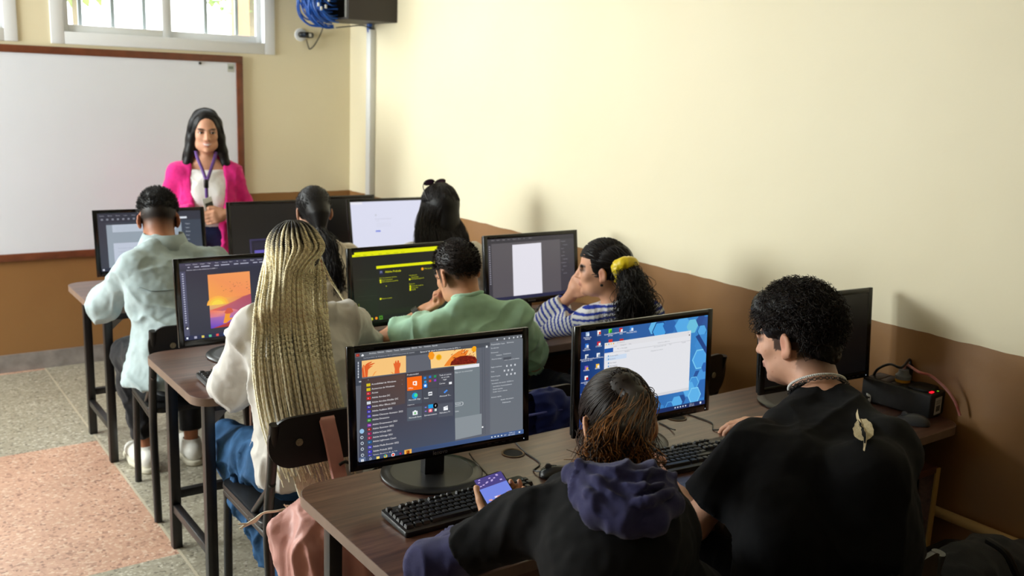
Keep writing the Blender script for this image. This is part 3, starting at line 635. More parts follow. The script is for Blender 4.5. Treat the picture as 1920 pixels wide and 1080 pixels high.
    S.rect(u0, v0 + .06, u0 + .065, v0 + .105, (30, 90, 176)); S.text(456, 478, 'Archivo', .02, (220, 232, 246)); S.rect(u0, v0 + .105, u1, v0 + .112, (206, 207, 212))
    for x, y, t_ in ((575, 468, 'Inicio'), (672, 448, 'Compartir'), (792, 432, 'Vista'), (625, 412, 'Documentos'), (628, 500, 'PC  >  Descargas'), (735, 540, 'Nombre')): S.text(x, y, t_, .019, (150, 152, 160))
    for k, x in enumerate((470, 505, 540, 575)): S.icon(x, 430 - k * 5, .014, ((226, 190, 90), (120, 160, 210), (230, 200, 100), (236, 170, 60))[k])
    side = ['Acceso rápido', 'Escritorio', 'Este equipo', 'Mis Imágenes', 'Documentos', 'Descargas', 'Escritorio', 'Imágenes', 'Música', 'Objetos 3D', 'Vídeos']
    ysd = [604, 650, 706, 752, 790, 826, 864, 900, 934, 976, 1010]
    uu = S.at(485, 650); S.rect(uu[0] - .015, uu[1] - .035, uu[0] + .145, uu[1] + .012, (202, 218, 238))
    for t_, y in zip(side, ysd): S.icon(500, y - 6, .017, (110, 160, 210)); S.text(520, y, t_, .0185, (120, 124, 134))
    S.crop = (1200, 570, 9)
    for x, y, t_ in ((290, 662, 'Fecha de modificación'), (225, 732, 'Esta carpeta está vacía.'), (480, 690, 'Tipo'), (690, 660, 'Tamaño'), (170, 800, 'Organizar los archivos')): S.text(x, y, t_, .019, (160, 162, 168))
    S.icon(822, 520, .014, (70, 74, 84)); S.text(798, 488, 'x', .022, (110, 112, 120))
    # task bar
    S.rect(0, .953, 1, 1, (22, 40, 86), [(30, 46, 92), (26, 46, 96), (26, 46, 96), (30, 46, 92)])
    S.rect(.02, .962, .035, .99, (210, 220, 236))
    for k in range(5): S.rect(.74 + k * .022, .968, .75 + k * .022, .984, (200, 212, 228))
    S.text(.865, .975, '10:46 a. m.', .016, (222, 230, 240), True); S.text(.865, .993, '28/11/2022', .016, (222, 230, 240), True); S.rect(.955, .964, .968, .988, (226, 232, 240))
def scr_sunset(S):
    S.rect(0, 0, 1, 1, (46, 48, 64)); S.rect(0, 0, 1, .035, (62, 62, 84)); S.rect(0, .035, 1, .075, (58, 58, 78)); S.rect(0, .075, 1, .105, (50, 52, 70)); S.rect(0, .105, .04, .95, (72, 74, 100))
    S.crop = (320, 460, 4.91)
    for k, t_ in enumerate(('Archivo', 'Edición', 'Imagen', 'Capa', 'Texto', 'Selección', 'Filtro', '3D', 'Vista', 'Plugins', 'Ventana', 'Ayuda')): S.text(.045 + k * .055, .028, t_, .02, (206, 208, 220), True)
    for k in range(14): S.rect(.06 + k * .05, .05, .075 + k * .05 + .02 * (k % 3), .062, (176, 178, 196))
    S.text(.05, .098, 'Atardecer sobre la colina al 50% (Capa 4, RGB/8)  ×', .019, (212, 212, 224), True)
    for k in range(22): S.rect(.013, .13 + k * .03, .025, .145 + k * .03, (176, 178, 200))
    S.disc(.02, .83, .016, (10, 10, 14), 4, True); S.disc(.026, .845, .016, (235, 235, 240), 4, True)
    q = [(338, 272), (725, 238), (752, 718), (370, 766)]
    def pic(a, b_):
        t0 = np.array(q[0]) * (1 - a) + np.array(q[1]) * a; t1 = np.array(q[3]) * (1 - a) + np.array(q[2]) * a; return tuple(t0 * (1 - b_) + t1 * b_)
    def pp(pts, c, cs=None): S.px([pic(*p) for p in pts], c, cs)
    pp([(0, 0), (1, 0), (1, .45), (0, .45)], 0, [(240, 150, 88), (242, 156, 92), (240, 140, 84), (244, 160, 70)])
    pp([(0, .45), (1, .45), (1, 1), (0, 1)], 0, [(250, 190, 70), (226, 110, 84), (150, 90, 130), (110, 60, 170)])
    for r, c in ((.26, (248, 176, 66)), (.2, (246, 196, 62)), (.14, (248, 214, 70))): pp([(.2 + r * 1.0 * math.cos(t), .57 + r * .62 * math.sin(t)) for t in np.linspace(PI, 2 * PI, 14)], c)
    pp([(0, .66), (.2, .63), (.42, .585), (.62, .53), (.8, .47), (1, .43), (1, .8), (0, .8)], 0, [(226, 104, 70), (220, 96, 74), (206, 92, 84), (190, 84, 92), (178, 74, 92), (170, 70, 90), (160, 76, 110), (190, 100, 120)])
    pp([(0, .66), (.3, .7), (.55, .68), (.7, .72), (.5, .84), (0, .86)], (226, 130, 110), [(236, 120, 84), (238, 140, 110), (226, 130, 130), (200, 110, 140), (170, 100, 170), (190, 110, 160)])
    pp([(0, .8), (.5, .8), (.75, .84), (.4, .96), (0, 1)], (130, 90, 180), [(160, 100, 170), (176, 110, 170), (150, 90, 160), (110, 70, 180), (90, 60, 190)])
    pp([(.62, .80), (.75, .72), (1, .60), (1, 1), (.05, 1), (.3, .95), (.55, .9)], (150, 50, 60), [(150, 60, 84), (150, 56, 76), (150, 54, 72), (168, 50, 44), (176, 52, 50), (180, 56, 54), (170, 52, 52)])
    pp([(.30, .93), (.38, .72), (.5, .72), (.46, .84), (.80, .86), (.78, .89), (.5, .87), (.38, .93)], (240, 150, 40)); pp([(.34, .74), (.42, .65), (.52, .66), (.56, .73), (.5, .76), (.4, .76)], (206, 84, 60))
    rr = random.Random(2)
    for k in range(26):
        a, b_ = rr.uniform(.3, .98), rr.uniform(.14, .36); w = rr.uniform(.012, .026); pp([(a - w, b_ - .006), (a, b_ + .004), (a + w, b_ - .008), (a, b_ - .003)], (120, 70, 60))
    S.rect(0, .945, 1, 1, (30, 38, 72)); S.rect(.012, .96, .026, .985, (226, 232, 242))
    for k, c in enumerate(((170, 170, 190), (220, 200, 90), (90, 190, 140), (232, 80, 70), (50, 120, 190), (210, 220, 236), (190, 60, 30))): S.rect(.07 + k * .055, .958, .09 + k * .055, .988, c)
def scr_green(S):
    Y = (226, 230, 6); D = (190, 196, 20)
    S.rect(0, 0, 1, 1, (33, 34, 30), [(27, 28, 30), (30, 31, 30), (38, 48, 34), (34, 40, 26)])
    S.crop = (650, 460, 6.75)
    u, v0 = S.at(70, 120); _, v1 = S.at(70, 152); S.rect(0, v0, 1, v1, Y); S.rect(0, v0 - .03, .012, v0 + .004, (20, 20, 20))
    S.rect(.02, v0 - .03, 1, v0 + .002, Y)
    for k, t_ in enumerate(('Archivo', 'Editar', 'Clip', 'Línea', 'Marca', 'Ventana', 'Ayuda')): S.text(.03 + k * .07, v1 - .008, t_, .024, (120, 124, 0), True)
    a = S.at(374, 264); b_ = S.at(376, 298); S.rect(a[0], a[1], 1, b_[1], Y); S.rect(a[0], b_[1], 1, .86, (34, 36, 30)); 
    S.icon(438, 346, .075, (30, 32, 52)); S.text(422, 358, 'Pl', .05, (150, 160, 210)); S.text(487, 349, 'Adobe Prelude', .043, Y)
    S.disc(958, 298, .022, (236, 160, 20)); S.text(985, 302, 'Más ayuda', .03, D)
    for x, y, t_, h in ((412, 424, 'Abrir un proyecto reciente', .026), (440, 448, 'Nuevo proyecto', .027), (440, 471, 'Abrir proyecto existente', .027), (790, 389, 'Introducción', .026), (818, 412, 'Novedades', .027), (815, 434, 'Información general', .027), (790, 497, 'Recursos', .026), (822, 522, 'Foros de usuarios', .027), (822, 547, 'Tutoriales', .027), (822, 569, 'Ayuda', .027), (440, 684, 'Mostrar al inicio', .026)): S.text(x, y, t_, h, D)
    for x, y in ((426, 448), (428, 472), (804, 520), (804, 545), (804, 568), (428, 682), (797, 434)): S.icon(x, y - 4, .024, Y)
    S.poly([S.at(494, 508), S.at(508, 516), S.at(502, 518), S.at(500, 526)], Y)
    for q in ((120, 440, 372, 424), (130, 700, 320, 690), (140, 650, 390, 630)): S.px([(q[0], q[1]), (q[2], q[3]), (q[2], q[3] + 3), (q[0], q[1] + 3)], (58, 62, 50))
    S.box(150, 740, 158, 785, (120, 126, 30)); S.rect(0, .93, 1, 1, (30, 34, 30))
    for x, y, c in ((258, 938, Y), (318, 932, (200, 206, 30)), (375, 922, (240, 150, 30))): S.disc(x, y, .02, c)
    S.icon(433, 914, .06, (50, 110, 40)); S.icon(433, 914, .045, (90, 160, 40)); S.icon(433, 914, .028, (40, 60, 30))
def scr_page(S):
    S.rect(0, 0, 1, 1, (88, 84, 90)); S.rect(0, 0, 1, .035, (56, 54, 62)); S.rect(0, .035, 1, .075, (52, 50, 58)); S.rect(0, .075, .04, 1, (60, 58, 66)); S.rect(.83, .075, 1, .95, (64, 62, 70))
    S.crop = (880, 420, 4.5); S.px([(362, 177), (605, 157), (617, 582), (374, 608)], (226, 224, 234))
    for k, t_ in enumerate(('Archivo', 'Edición', 'Objeto', 'Texto', 'Selección', 'Efecto', 'Ver', 'Ventana')): S.text(.04 + k * .06, .027, t_, .02, (170, 168, 178), True)
    for k in range(10): S.text(.84 + .02 * (k % 2), .12 + k * .06, ('Propiedades', 'Transformar', 'Aspecto', 'Trazo', 'Opacidad')[k % 5], .02, (150, 148, 160), True)
    for k in range(18): S.rect(.012, .11 + k * .035, .025, .128 + k * .035, (150, 148, 160))
    S.rect(0, .945, 1, 1, (40, 42, 70))
def scr_doc(S):
    S.rect(0, 0, 1, 1, (60, 66, 78)); S.rect(0, 0, 1, .16, (52, 54, 66)); S.rect(0, .16, .07, .95, (56, 58, 70)); S.rect(.8, .16, 1, .95, (62, 70, 84))
    S.crop = (160, 360, 6)
    a = .075; S.rect(a, .2, .8, .94, (148, 160, 172)); S.rect(.13, .2, .74, .33, (184, 194, 208)); S.rect(.13, .52, .76, .94, (190, 198, 214))
    for k in range(3): S.text(.16, .25 + .025 * k, 'Trabajo de computación para la clase de hoy', .02, (160, 170, 184), True)
    for k in range(5): S.text(.17, .62 + .06 * k, 'Lorem ipsum dolor sit amet consectetur', .03, (156, 164, 180), True)
    for k in range(8): S.text(.02 + k * .075, .05, ('Archivo', 'Edición', 'Diseño', 'Texto', 'Objeto', 'Tabla', 'Vista', 'Ventana')[k], .024, (170, 174, 186), True)
    for k in range(12): S.rect(.03 + k * .05, .09, .05 + k * .05, .12, (130, 134, 146))
    S.rect(.72, .10, .86, .135, (214, 220, 228))
    for k in range(9): S.text(.84, .24 + .07 * k, ('Páginas', 'Capas', 'Enlaces', 'Trazo', 'Color')[k % 5], .028, (190, 198, 208), True)
    S.rect(0, .945, 1, 1, (40, 44, 62)); S.rect(.012, .958, .03, .988, (210, 214, 224))
def scr_dark(S):
    S.rect(0, 0, 1, 1, (17, 16, 18)); S.crop = (280, 180, 3.6)
    u, v = S.at(676, 968); S.rect(u, v, u + .5, v + .40, (52, 48, 84)); S.rect(u + .02, v + .03, u + .48, v + .38, (26, 24, 44)); S.rect(u + .05, v + .22, u + .3, v + .38, (98, 88, 178)); S.rect(u + .05, v + .07, u + .42, v + .19, (34, 32, 52))
def scr_white(S):
    S.rect(0, 0, 1, 1, (216, 218, 238)); S.rect(0, 0, .15, .05, (232, 232, 242))
    S.crop = (620, 340, 7.717)
    S.disc(652, 490, .022, (196, 198, 214)); S.text(642, 553, 'No hay conexión a Internet', .034, (176, 178, 196)); S.text(652, 578, 'Prueba a:', .024, (188, 190, 206))
    for k in range(3): S.text(660, 612 + 22 * k, 'Comprobar los cables de red y el router', .02, (194, 196, 212))
    u, v = S.at(652, 712); S.rect(u, v, u + .062, v + .03, (66, 96, 214)); S.text(660, 730, 'Detalles', .022, (220, 226, 250))
mon = [
 monitor(1.231, 1.977, .828, -.0827, .0856, 'monitor nearest the camera with an open start menu and orange tile', scr_menu),
 monitor(1.846, 1.883, .834, -.0301, .0553, 'monitor with blue hexagon wallpaper and a white file window', scr_hex, off=.09),
 monitor(2.615, 1.873, .833, -.0919, .0869, 'switched-off black monitor beside the right wall, behind the man in the black t-shirt'),
 monitor(1.202, 3.288, .825, .0051, .140, 'monitor showing an orange sunset picture', scr_sunset),
 monitor(1.829, 3.226, .832, .0216, .120, 'monitor showing a black window with yellow-green bars', scr_green),
 monitor(2.52, 3.322, .825, -.0106, .1285, 'monitor showing a tall blank white page on grey', scr_page),
 monitor(1.235, 4.662, .818, -.0448, .163, 'monitor with a pale text document in front of the man in denim', scr_doc),
 monitor(1.916, 4.819, .812, -.01, .12, 'monitor with a dark screen and a small purple window, next to the teacher', scr_dark),
 monitor(2.585, 4.765, .81, -.05, .2, 'monitor with an almost empty white screen', scr_white),
 monitor(2.52, 5.34, .758, -.02, .11, 'switched-off black monitor behind the white screen, by the far corner', None, .69),
]

# ------------------------------------------------------------------ keyboards, mice
M_key = mat('black_key', (24, 24, 26), .34); M_keyb = mat('keyboard_body', (15, 15, 16), .35); M_glyph = mat('key_legend', (150, 152, 156), .5)
_kc = {}
def keycap(w, d):
    k = (round(w, 4), round(d, 4))
    if k not in _kc:
        b = MB(); bm = b.bm; h = .0085; i = .0022
        lo = [(-w / 2, -d / 2), (w / 2, -d / 2), (w / 2, d / 2), (-w / 2, d / 2)]; hi = [(-w / 2 + i, -d / 2 + i * 1.3), (w / 2 - i, -d / 2 + i * 1.3), (w / 2 - i, d / 2 - i * .5), (-w / 2 + i, d / 2 - i * .5)]
        A = [bm.verts.new((x, y, 0)) for x, y in lo]; T = [bm.verts.new((x, y, h)) for x, y in hi]
        bm.faces.new(T)
        for j in range(4): bm.faces.new((A[j], A[(j + 1) % 4], T[(j + 1) % 4], T[j]))
        es = [e_ for e_ in bm.edges if not (e_.verts[0] in A and e_.verts[1] in A)]
        bmesh.ops.bevel(bm, geom=es, offset=.0009, segments=1, affect='EDGES')
        me = bpy.data.meshes.new('key'); bm.to_mesh(me); bm.free(); me.materials.append(M_key); me.shade_smooth(); me.set_sharp_from_angle(angle=.6); _kc[k] = me
    return _kc[k]
LEG = ['QWERTYUIOP', 'ASDFGHJKLÑ', 'ZXCVBNM,.-']
def keyboard(x, y, z, yaw, label, scale=1, detail=True):
    e = empty('keyboard', (x, y, z), yaw, label, 'keyboard', 'black wired keyboards'); e.scale = (scale,) * 3
    W, D = .442, .138
    b = MB(); M = Matrix(((1, 0, 0, 0), (0, 1, 0, 0), (0, .05, 1, .012), (0, 0, 0, 1)))
    b.prism(rrect(-W / 2, -D / 2, W / 2, D / 2, .008, 4), -.009, .006, .002, M); b.build('keyboard_body', M_keyb, e)
    U = .01905; x0 = -W / 2 + .008; keys = []; leg = []
    def row(yy, xs, d=.0165):
        for cx, w in xs: keys.append((cx, yy, w, d))
    yt = D / 2 - .016
    row(yt, [(x0 + .009, .0165)] + [(x0 + .009 + U * (2 + k) + (k // 4) * .0095, .0165) for k in range(12)], .0135)
    y1 = yt - .022
    row(y1, [(x0 + .009 + U * k, .0165) for k in range(13)] + [(x0 + .009 + U * 13.5, .0355)])
    row(y1 - U, [(x0 + .0135, .026)] + [(x0 + .009 + U * (1.5 + k), .0165) for k in range(12)] + [(x0 + .009 + U * 13.75, .026)])
    row(y1 - 2 * U, [(x0 + .0155, .031)] + [(x0 + .009 + U * (1.75 + k), .0165) for k in range(12)] + [(x0 + .009 + U * 13.85, .0215)])
    row(y1 - 3 * U, [(x0 + .0115, .022)] + [(x0 + .009 + U * (1.3 + k), .0165) for k in range(11)] + [(x0 + .009 + U * 13.2, .05)])
    row(y1 - 4 * U, [(x0 + .0115, .022), (x0 + .036, .021), (x0 + .060, .021), (x0 + .1335, .118), (x0 + .207, .021), (x0 + .231, .021), (x0 + .252, .017), (x0 + .274, .022)])
    xn = x0 + .009 + U * 15.35
    row(yt, [(xn + U * k, .0165) for k in range(3)], .0135)
    for r in (0, 1): row(y1 - r * U, [(xn + U * k, .0165) for k in range(3)])
    row(y1 - 3 * U, [(xn + U, .0165)]); row(y1 - 4 * U, [(xn + U * k, .0165) for k in range(3)])
    xm = xn + U * 3.45
    for r in range(4): row(y1 - r * U, [(xm + U * k, .0165) for k in range(4 if r in (0, 1) else 3)])
    row(y1 - 4 * U, [(xm + U * .5, .0355), (xm + U * 2, .0165)]); keys.append((xm + U * 3, y1 - 3.5 * U, .0165, .0355))
    if detail:
        for cx, cy, w, d in keys:
            o = bpy.data.objects.new('key', keycap(w, d)); COL.objects.link(o); o.parent = e
            o.matrix_local = Matrix.Translation((cx, cy, .0182 + cy * .05)) @ Matrix.Rotation(.05, 4, 'X')
        V = []; F = []
        for r, st in enumerate(LEG):
            for k, ch in enumerate(st):
                gv, gf = text_geo(ch); n0 = len(V); cx = x0 + .009 + U * ((1.5, 1.75, 2.3)[r] + k); cy = y1 - (r + 1) * U
                for X, Y in gv: V.append((cx - .0045 + X * .0052, cy + .0005 + Y * .0052, .0182 + cy * .05 + .0091))
                F += [tuple(n0 + i for i in f) for f in gf]
        for r, st in ((0, '1234567890'),):
            for k, ch in enumerate(st):
                gv, gf = text_geo(ch); n0 = len(V); cx = x0 + .009 + U * (1 + k)
                for X, Y in gv: V.append((cx - .0045 + X * .0052, y1 + .0005 + Y * .0052, .0182 + y1 * .05 + .0091))
                F += [tuple(n0 + i for i in f) for f in gf]
        me = bpy.data.meshes.new('key_lettering'); me.from_pydata(V, [], F); mesh_obj('key_lettering', me, M_glyph, e, smooth=False)
    else:
        b = MB()
        for cx, cy, w, d in keys: b.box((cx - w / 2, cy - d / 2, .018 + cy * .05), (cx + w / 2, cy + d / 2, .0265 + cy * .05), .0012, seg=1)
        b.build('key_rows', M_key, e)
    return e
keyboard(1.205, 1.822, TOP, .0, 'black keyboard below the start-menu monitor, under the hand with the phone', .93)
keyboard(1.90, 1.768, TOP, -.10, 'black keyboard below the monitor with the hexagon wallpaper', .98)
keyboard(1.178, 3.082, TOP, .0, 'black keyboard with shiny keys below the sunset picture', 1, False)
keyboard(2.50, 3.09, TOP, .0, 'black keyboard below the blank page, by the girl in stripes', 1, False)
M_mouse = mat('black_mouse', (16, 16, 18), .28); M_mouse2 = mat('dark_grey_mouse', (52, 54, 58), .4)
def mouse(x, y, z, yaw, label, m=M_mouse, cable=None):
    e = empty('computer_mouse', (x, y, z), yaw, label, 'mouse', 'computer mice on the desks')
    bm = bmesh.new(); bmesh.ops.create_uvsphere(bm, u_segments=28, v_segments=18, radius=1)
    for v in bm.verts:
        a, c, h = v.co
        w = .031 * (1 - .10 * math.cos(c * 2.4)); v.co = (a * w, c * .053, max(h, -.25) * (.031 if h > 0 else .012) * (1 - .16 * c) + .0035)
    me = bpy.data.meshes.new('mouse_shell'); bm.to_mesh(me); bm.free(); mesh_obj('mouse_shell', me, m, e, angle=180)
    b = MB(); b.lathe([(0, -.003), (.009, -.003), (.009, .003), (0, .003)], 18, Matrix.Translation((0, .028, .0285)) @ Matrix.Rotation(PI / 2, 4, 'Y')); b.build('scroll_wheel', mat('grey_rubber', (70, 70, 74), .6), e)
    b = MB(); b.tube([(0, .006, .0352), (0, .02, .0335), (0, .035, .0282), (0, .048, .018)], .0009, 6, 5); b.build('button_gap', mat('seam_black', (4, 4, 4), .6), e)
    if cable:
        b = MB(); b.tube([e.matrix_basis.inverted() @ Vector(p) for p in cable], .0021, 8, 8); b.build('mouse_cable', M_blk, e)
    return e
zt = TOP + .0025
q = PZ(1047, 886, TOP + .015)
mouse(q.x, q.y, TOP, .75, 'black mouse behind the bent head of the person in the navy hood', M_mouse, [(q.x + -.03, q.y + .036, TOP + .012), (q.x - .03, q.y + .07, zt), PZ(1012, 868, zt), PZ(985, 848, zt), PZ(962, 825, zt), PZ(940, 800, zt + .01)])
q2 = PZ(1398, 802, TOP + .015)
mouse(q2.x, q2.y, TOP, .95, 'black mouse held by the man in the black t-shirt', M_mouse, [(q2.x - .042, q2.y + .03, TOP + .012), (q2.x - .075, q2.y + .06, zt), PZ(1335, 793, zt), PZ(1310, 783, zt), PZ(1290, 777, zt), PZ(1262, 770, zt + .01)])
q3 = PZ(1712, 788, TOP + .012)
mouse(q3.x, q3.y, TOP, .55, 'dark grey mouse lying by the black power unit at the right wall', M_mouse2)
q4 = PZ(754, 607, TOP + .012)
mouse(q4.x, q4.y, TOP, .9, 'black mouse under the monitor with yellow-green bars', M_mouse, [(q4.x - .04, q4.y + .03, TOP + .012), PZ(740, 596, zt), PZ(735, 585, zt + .02)])
def cable(pts, r, label, m=M_blk, name='cable', sub=8):
    b = MB(); b.tube(pts, r, 8, sub); return b.build(name, m, label=label, cat='cable')
cable([PZ(880, 850, zt + .06), PZ(888, 862, zt + .02), PZ(905, 880, zt), PZ(918, 893, zt), PZ(928, 899, zt + .004)], .0021, 'thin light cable of the keyboard beside the stand of the nearest monitor', mat('pale_cable', (120, 116, 104), .4), 'keyboard_cable')
cable([PZ(1236, 793, zt), PZ(1246, 797, zt), PZ(1256, 803, zt), PZ(1266, 806, zt + .006)], .0021, 'short black keyboard cable below the hexagon wallpaper monitor', name='keyboard_cable')
cable([PZ(1003, 583, zt), PZ(1015, 572, zt + .03), PZ(1025, 577, zt), PZ(1040, 575, zt), PZ(1056, 566, zt)], .003, 'black cable loop behind the stand of the blank page monitor')
cable([PZ(1000, 580, zt), PZ(1020, 588, zt), PZ(1045, 584, zt), PZ(1062, 578, zt)], .003, 'second black cable lying behind the blank page monitor')

# ------------------------------------------------------------------ power unit at the wall
ua = PZ(1748, 742, .835); ub = PZ(1648, 722, .835)
dv = Vector((ub.x - ua.x, ub.y - ua.y, 0)); Lu = .245; yawu = .10
e = empty('power_unit', (ua.x, ua.y, TOP), yawu, 'black battery power unit with red light and bar code at the right wall', 'power unit')
b = MB(); b.box((0, 0, .004), (.112, Lu, .085), .006, seg=3); b.build('unit_case', M_blk_soft, e)
b = MB(); b.prism(rrect(.01, .02, .102, .095, .02, 5), .085, .093, .003); b.build('raised_lid', M_blk_soft, e)
b = MB(); b.box((.028, -.0012, .012), (.074, -.0004, .070)); lb = b.build('paper_label', mat('label_paper', (196, 194, 188), .7), e, smooth=False)
b = MB()
for k in range(9): b.box((.038 + k * .003, -.0018, .022), (.038 + k * .003 + (.0008, .0018, .0012)[k % 3], -.0013, .042))
for k in range(3): b.box((.034, -.0018, .048 + k * .005), (.066, -.0013, .0495 + k * .005))
b.build('bar_code', mat('label_print', (60, 60, 62), .7), lb, smooth=False)
b = MB(); b.box((.022, .012, .085), (.04, .022, .0885), .001); b.build('red_light', mat('red_led', (255, 20, 40), .4, emit=(255, 20, 40), estr=1.6), e)
b = MB(); b.box((.06, .008, .085), (.066, .014, .0872), .001); b.build('green_light', mat('green_led', (150, 220, 60), .4, emit=(120, 200, 40), estr=.6), e)
for k in range(3): b = MB(); b.box((.015, .115 + k * .04, .085), (.098, .15 + k * .04, .0866), .001); b.build('socket', M_blk, e)
Mu = Matrix.Translation(e.location) @ Matrix.Rotation(yawu, 4, 'Z')
pl = Mu @ Vector((.066, .135, .0866))
e2 = empty('plug_adapter', pl, yawu, 'grey and yellow plug adapter on top of the black power unit', 'plug')
b = MB(); b.lathe([(0, 0), (.024, 0), (.025, .008), (.023, .01), (0, .01)], 24); b.build('yellow_ring', mat('yellow_plastic', (214, 150, 30), .45), e2)
b = MB(); b.lathe([(0, .01), (.026, .01), (.026, .022), (.018, .03), (.016, .042), (0, .044)], 24); b.build('grey_body', mat('grey_plastic', (116, 118, 122), .45), e2)
b = MB(); b.box((.022, -.012, .001), (.046, .012, .055), .005); b.build('black_plug', M_blk, e2)
h = pl.z
cable([pl + Vector((.034, 0, .055)), pl + Vector((.03, .004, .072)), PX(1690, 689, 2.86), PX(1668, 683, 2.88), PX(1646, 692, 2.89), PX(1636, 708, 2.90), PX(1630, 718, 2.89)], .0045, 'thick black cable arching from the power unit to the plug block', name='power_cable')
cable([pl + Vector((0, 0, .043)), pl + Vector((.004, -.004, .06)), PX(1722, 697, 2.85), PX(1746, 705, 2.88), PX(1772, 727, 2.905), PX(1790, 752, 2.92), PX(1800, 779, 2.93)], .0046, 'pink and red cable arching over the power unit to the desk edge', mat('pink_cable', (196, 142, 136), .5, col2=(160, 76, 64), nscale=18), 'power_cable')
cable([Mu @ Vector((.113, .03, .03)), Mu @ Vector((.135, .0, .02)), Mu @ Vector((.155, -.03, .006))], .004, 'short black cable at the right end of the power unit', name='power_cable')
q = PX(1616, 719, 2.83)
e = empty('plug_block', (q.x, q.y, TOP), -.6, 'black connector block with a white cable tie behind the man in the black t-shirt', 'plug')
b = MB(); b.box((-.06, -.018, 0), (.03, .018, .026), .005); b.build('connector_body', M_blk, e)
b = MB(); b.cyl((.02, 0, .014), (.03, 0, .014), .019, 20); b.build('white_tie', M_white, e)
b = MB(); b.tube([(.03, 0, .014), (.07, .004, .012), (.12, -.01, .006), (.16, .01, .005)], .010, 10, 5); b.build('cable_end', M_blk, e)

# ------------------------------------------------------------------ chairs
M_seat = mat('black_plastic_seat', (17, 17, 18), .42); M_frame = mat('black_round_tube', (22, 21, 21), .32); M_bolt = mat('worn_brass_bolt', (176, 166, 140), .42, .6, noise=.5, nscale=300)
def make_chair():
    e = empty('school_chair')
    b = MB(); b.prism(rrect(-.20, -.20, .20, .21, .05), .432, .452, .005); b.build('seat', M_seat, e)
    for s in (-1, 1):
        b = MB(); b.tube([(s * .185, .18, .002), (s * .183, .178, .25), (s * .18, .175, .43)], .0145, 12, 4); b.build('leg', M_frame, e)
        b = MB(); b.tube([(s * .195, -.265, .002), (s * .19, -.215, .30), (s * .186, -.195, .43), (s * .186, -.205, .52), (s * .186, -.235, .66), (s * .186, -.255, .79)], .0155, 12, 5); b.build('leg', M_frame, e)
        b = MB(); b.tube([(s * .184, .178, .415), (s * .186, -.195, .415)], .0125, 10, 1); b.build('side_rail', M_frame, e)
        b = MB(); b.tube([(s * .186, -.05, .42), (s * .186, -.235, .60)], .011, 10, 1); b.build('brace', M_frame, e)
    bm = bmesh.new(); pts = rrect(-.205, 0, .205, .155, .07, 8); cen = []
    nx, nz = 24, 10
    b = MB(); b.bm = bm
    def bow(x): return -.272 + .55 * x * x * .6
    A = [bm.verts.new((x, bow(x), .650 + z)) for x, z in pts]; B_ = [bm.verts.new((x, bow(x) + .012, .650 + z)) for x, z in pts]
    bm.faces.new(A); bm.faces.new(B_[::-1]); n = len(A)
    for k in range(n): bm.faces.new((A[k], B_[k], B_[(k + 1) % n], A[(k + 1) % n]))
    bmesh.ops.triangulate(bm, faces=[f for f in bm.faces if len(f.verts) > 4])
    bk = b.build('backrest', M_seat, e)
    for s in (-1, 1):
        for ds in (1, ):
            b = MB(); b.lathe([(0, 0), (.0115, 0), (.0105, .003), (0, .0045)], 18, Matrix.Translation((s * .115, bow(.115) - .0006, .727)) @ Matrix.Rotation(PI / 2, 4, 'X')); b.build('bolt', M_bolt, bk)
    return e
ch0 = make_chair()
CH = [((1.165, 2.755), .0, 'black chair under the woman with blonde braids, pink bag on its back'), ((1.165, 3.94), -.06, 'black chair under the man in the denim jacket'), ((1.82, 3.90), 0, 'black chair under the woman with the low ponytail'), ((2.50, 3.88), 0, 'black chair under the woman with sunglasses on her head'), ((1.80, 2.62), 0, 'black chair under the boy in the mint t-shirt'), ((2.52, 2.62), .12, 'black chair under the girl in the striped shirt'), ((1.36, 1.12), 0, 'black chair under the person in the navy hood'), ((1.735, 1.265), .08, 'black chair under the man in the black t-shirt'), ((2.56, 1.21), 0, 'black chair with a dark bag in the bottom right corner')]
for k, ((x, y), a, lb) in enumerate(CH):
    o = ch0 if k == 0 else copy_tree(ch0)
    o.location = (x, y, 0); o.rotation_euler = (0, 0, a); tag(o, lb, 'chair', 'black school chairs')
# ================================================================== SHAPED BODIES (distance fields turned into meshes)
VOX = 1.0
def A3(p): return np.array(p, np.float32)
def nrm(v): v = np.asarray(v, float); return v / (np.linalg.norm(v) + 1e-12)
def _hash(i, j, k, seed):
    n = (i * 73856093) ^ (j * 19349663) ^ (k * 83492791) ^ (seed * 2654435)
    n = (n ^ (n >> 13)) * 1274126177; n = n & 0x7fffffff; n = (n ^ (n >> 16)) & 0xffff
    return n.astype(np.float32) / 32767.5 - 1
def vnoise(Q, seed=0):
    Q = np.asarray(Q, np.float64); f = np.floor(Q).astype(np.int64); t = Q - f; t = t * t * (3 - 2 * t); out = 0
    for a in (0, 1):
        wa = t[:, 0] if a else 1 - t[:, 0]
        for b in (0, 1):
            wb = t[:, 1] if b else 1 - t[:, 1]
            for c in (0, 1):
                wc = t[:, 2] if c else 1 - t[:, 2]
                out = out + _hash(f[:, 0] + a, f[:, 1] + b, f[:, 2] + c, seed) * wa * wb * wc
    return out
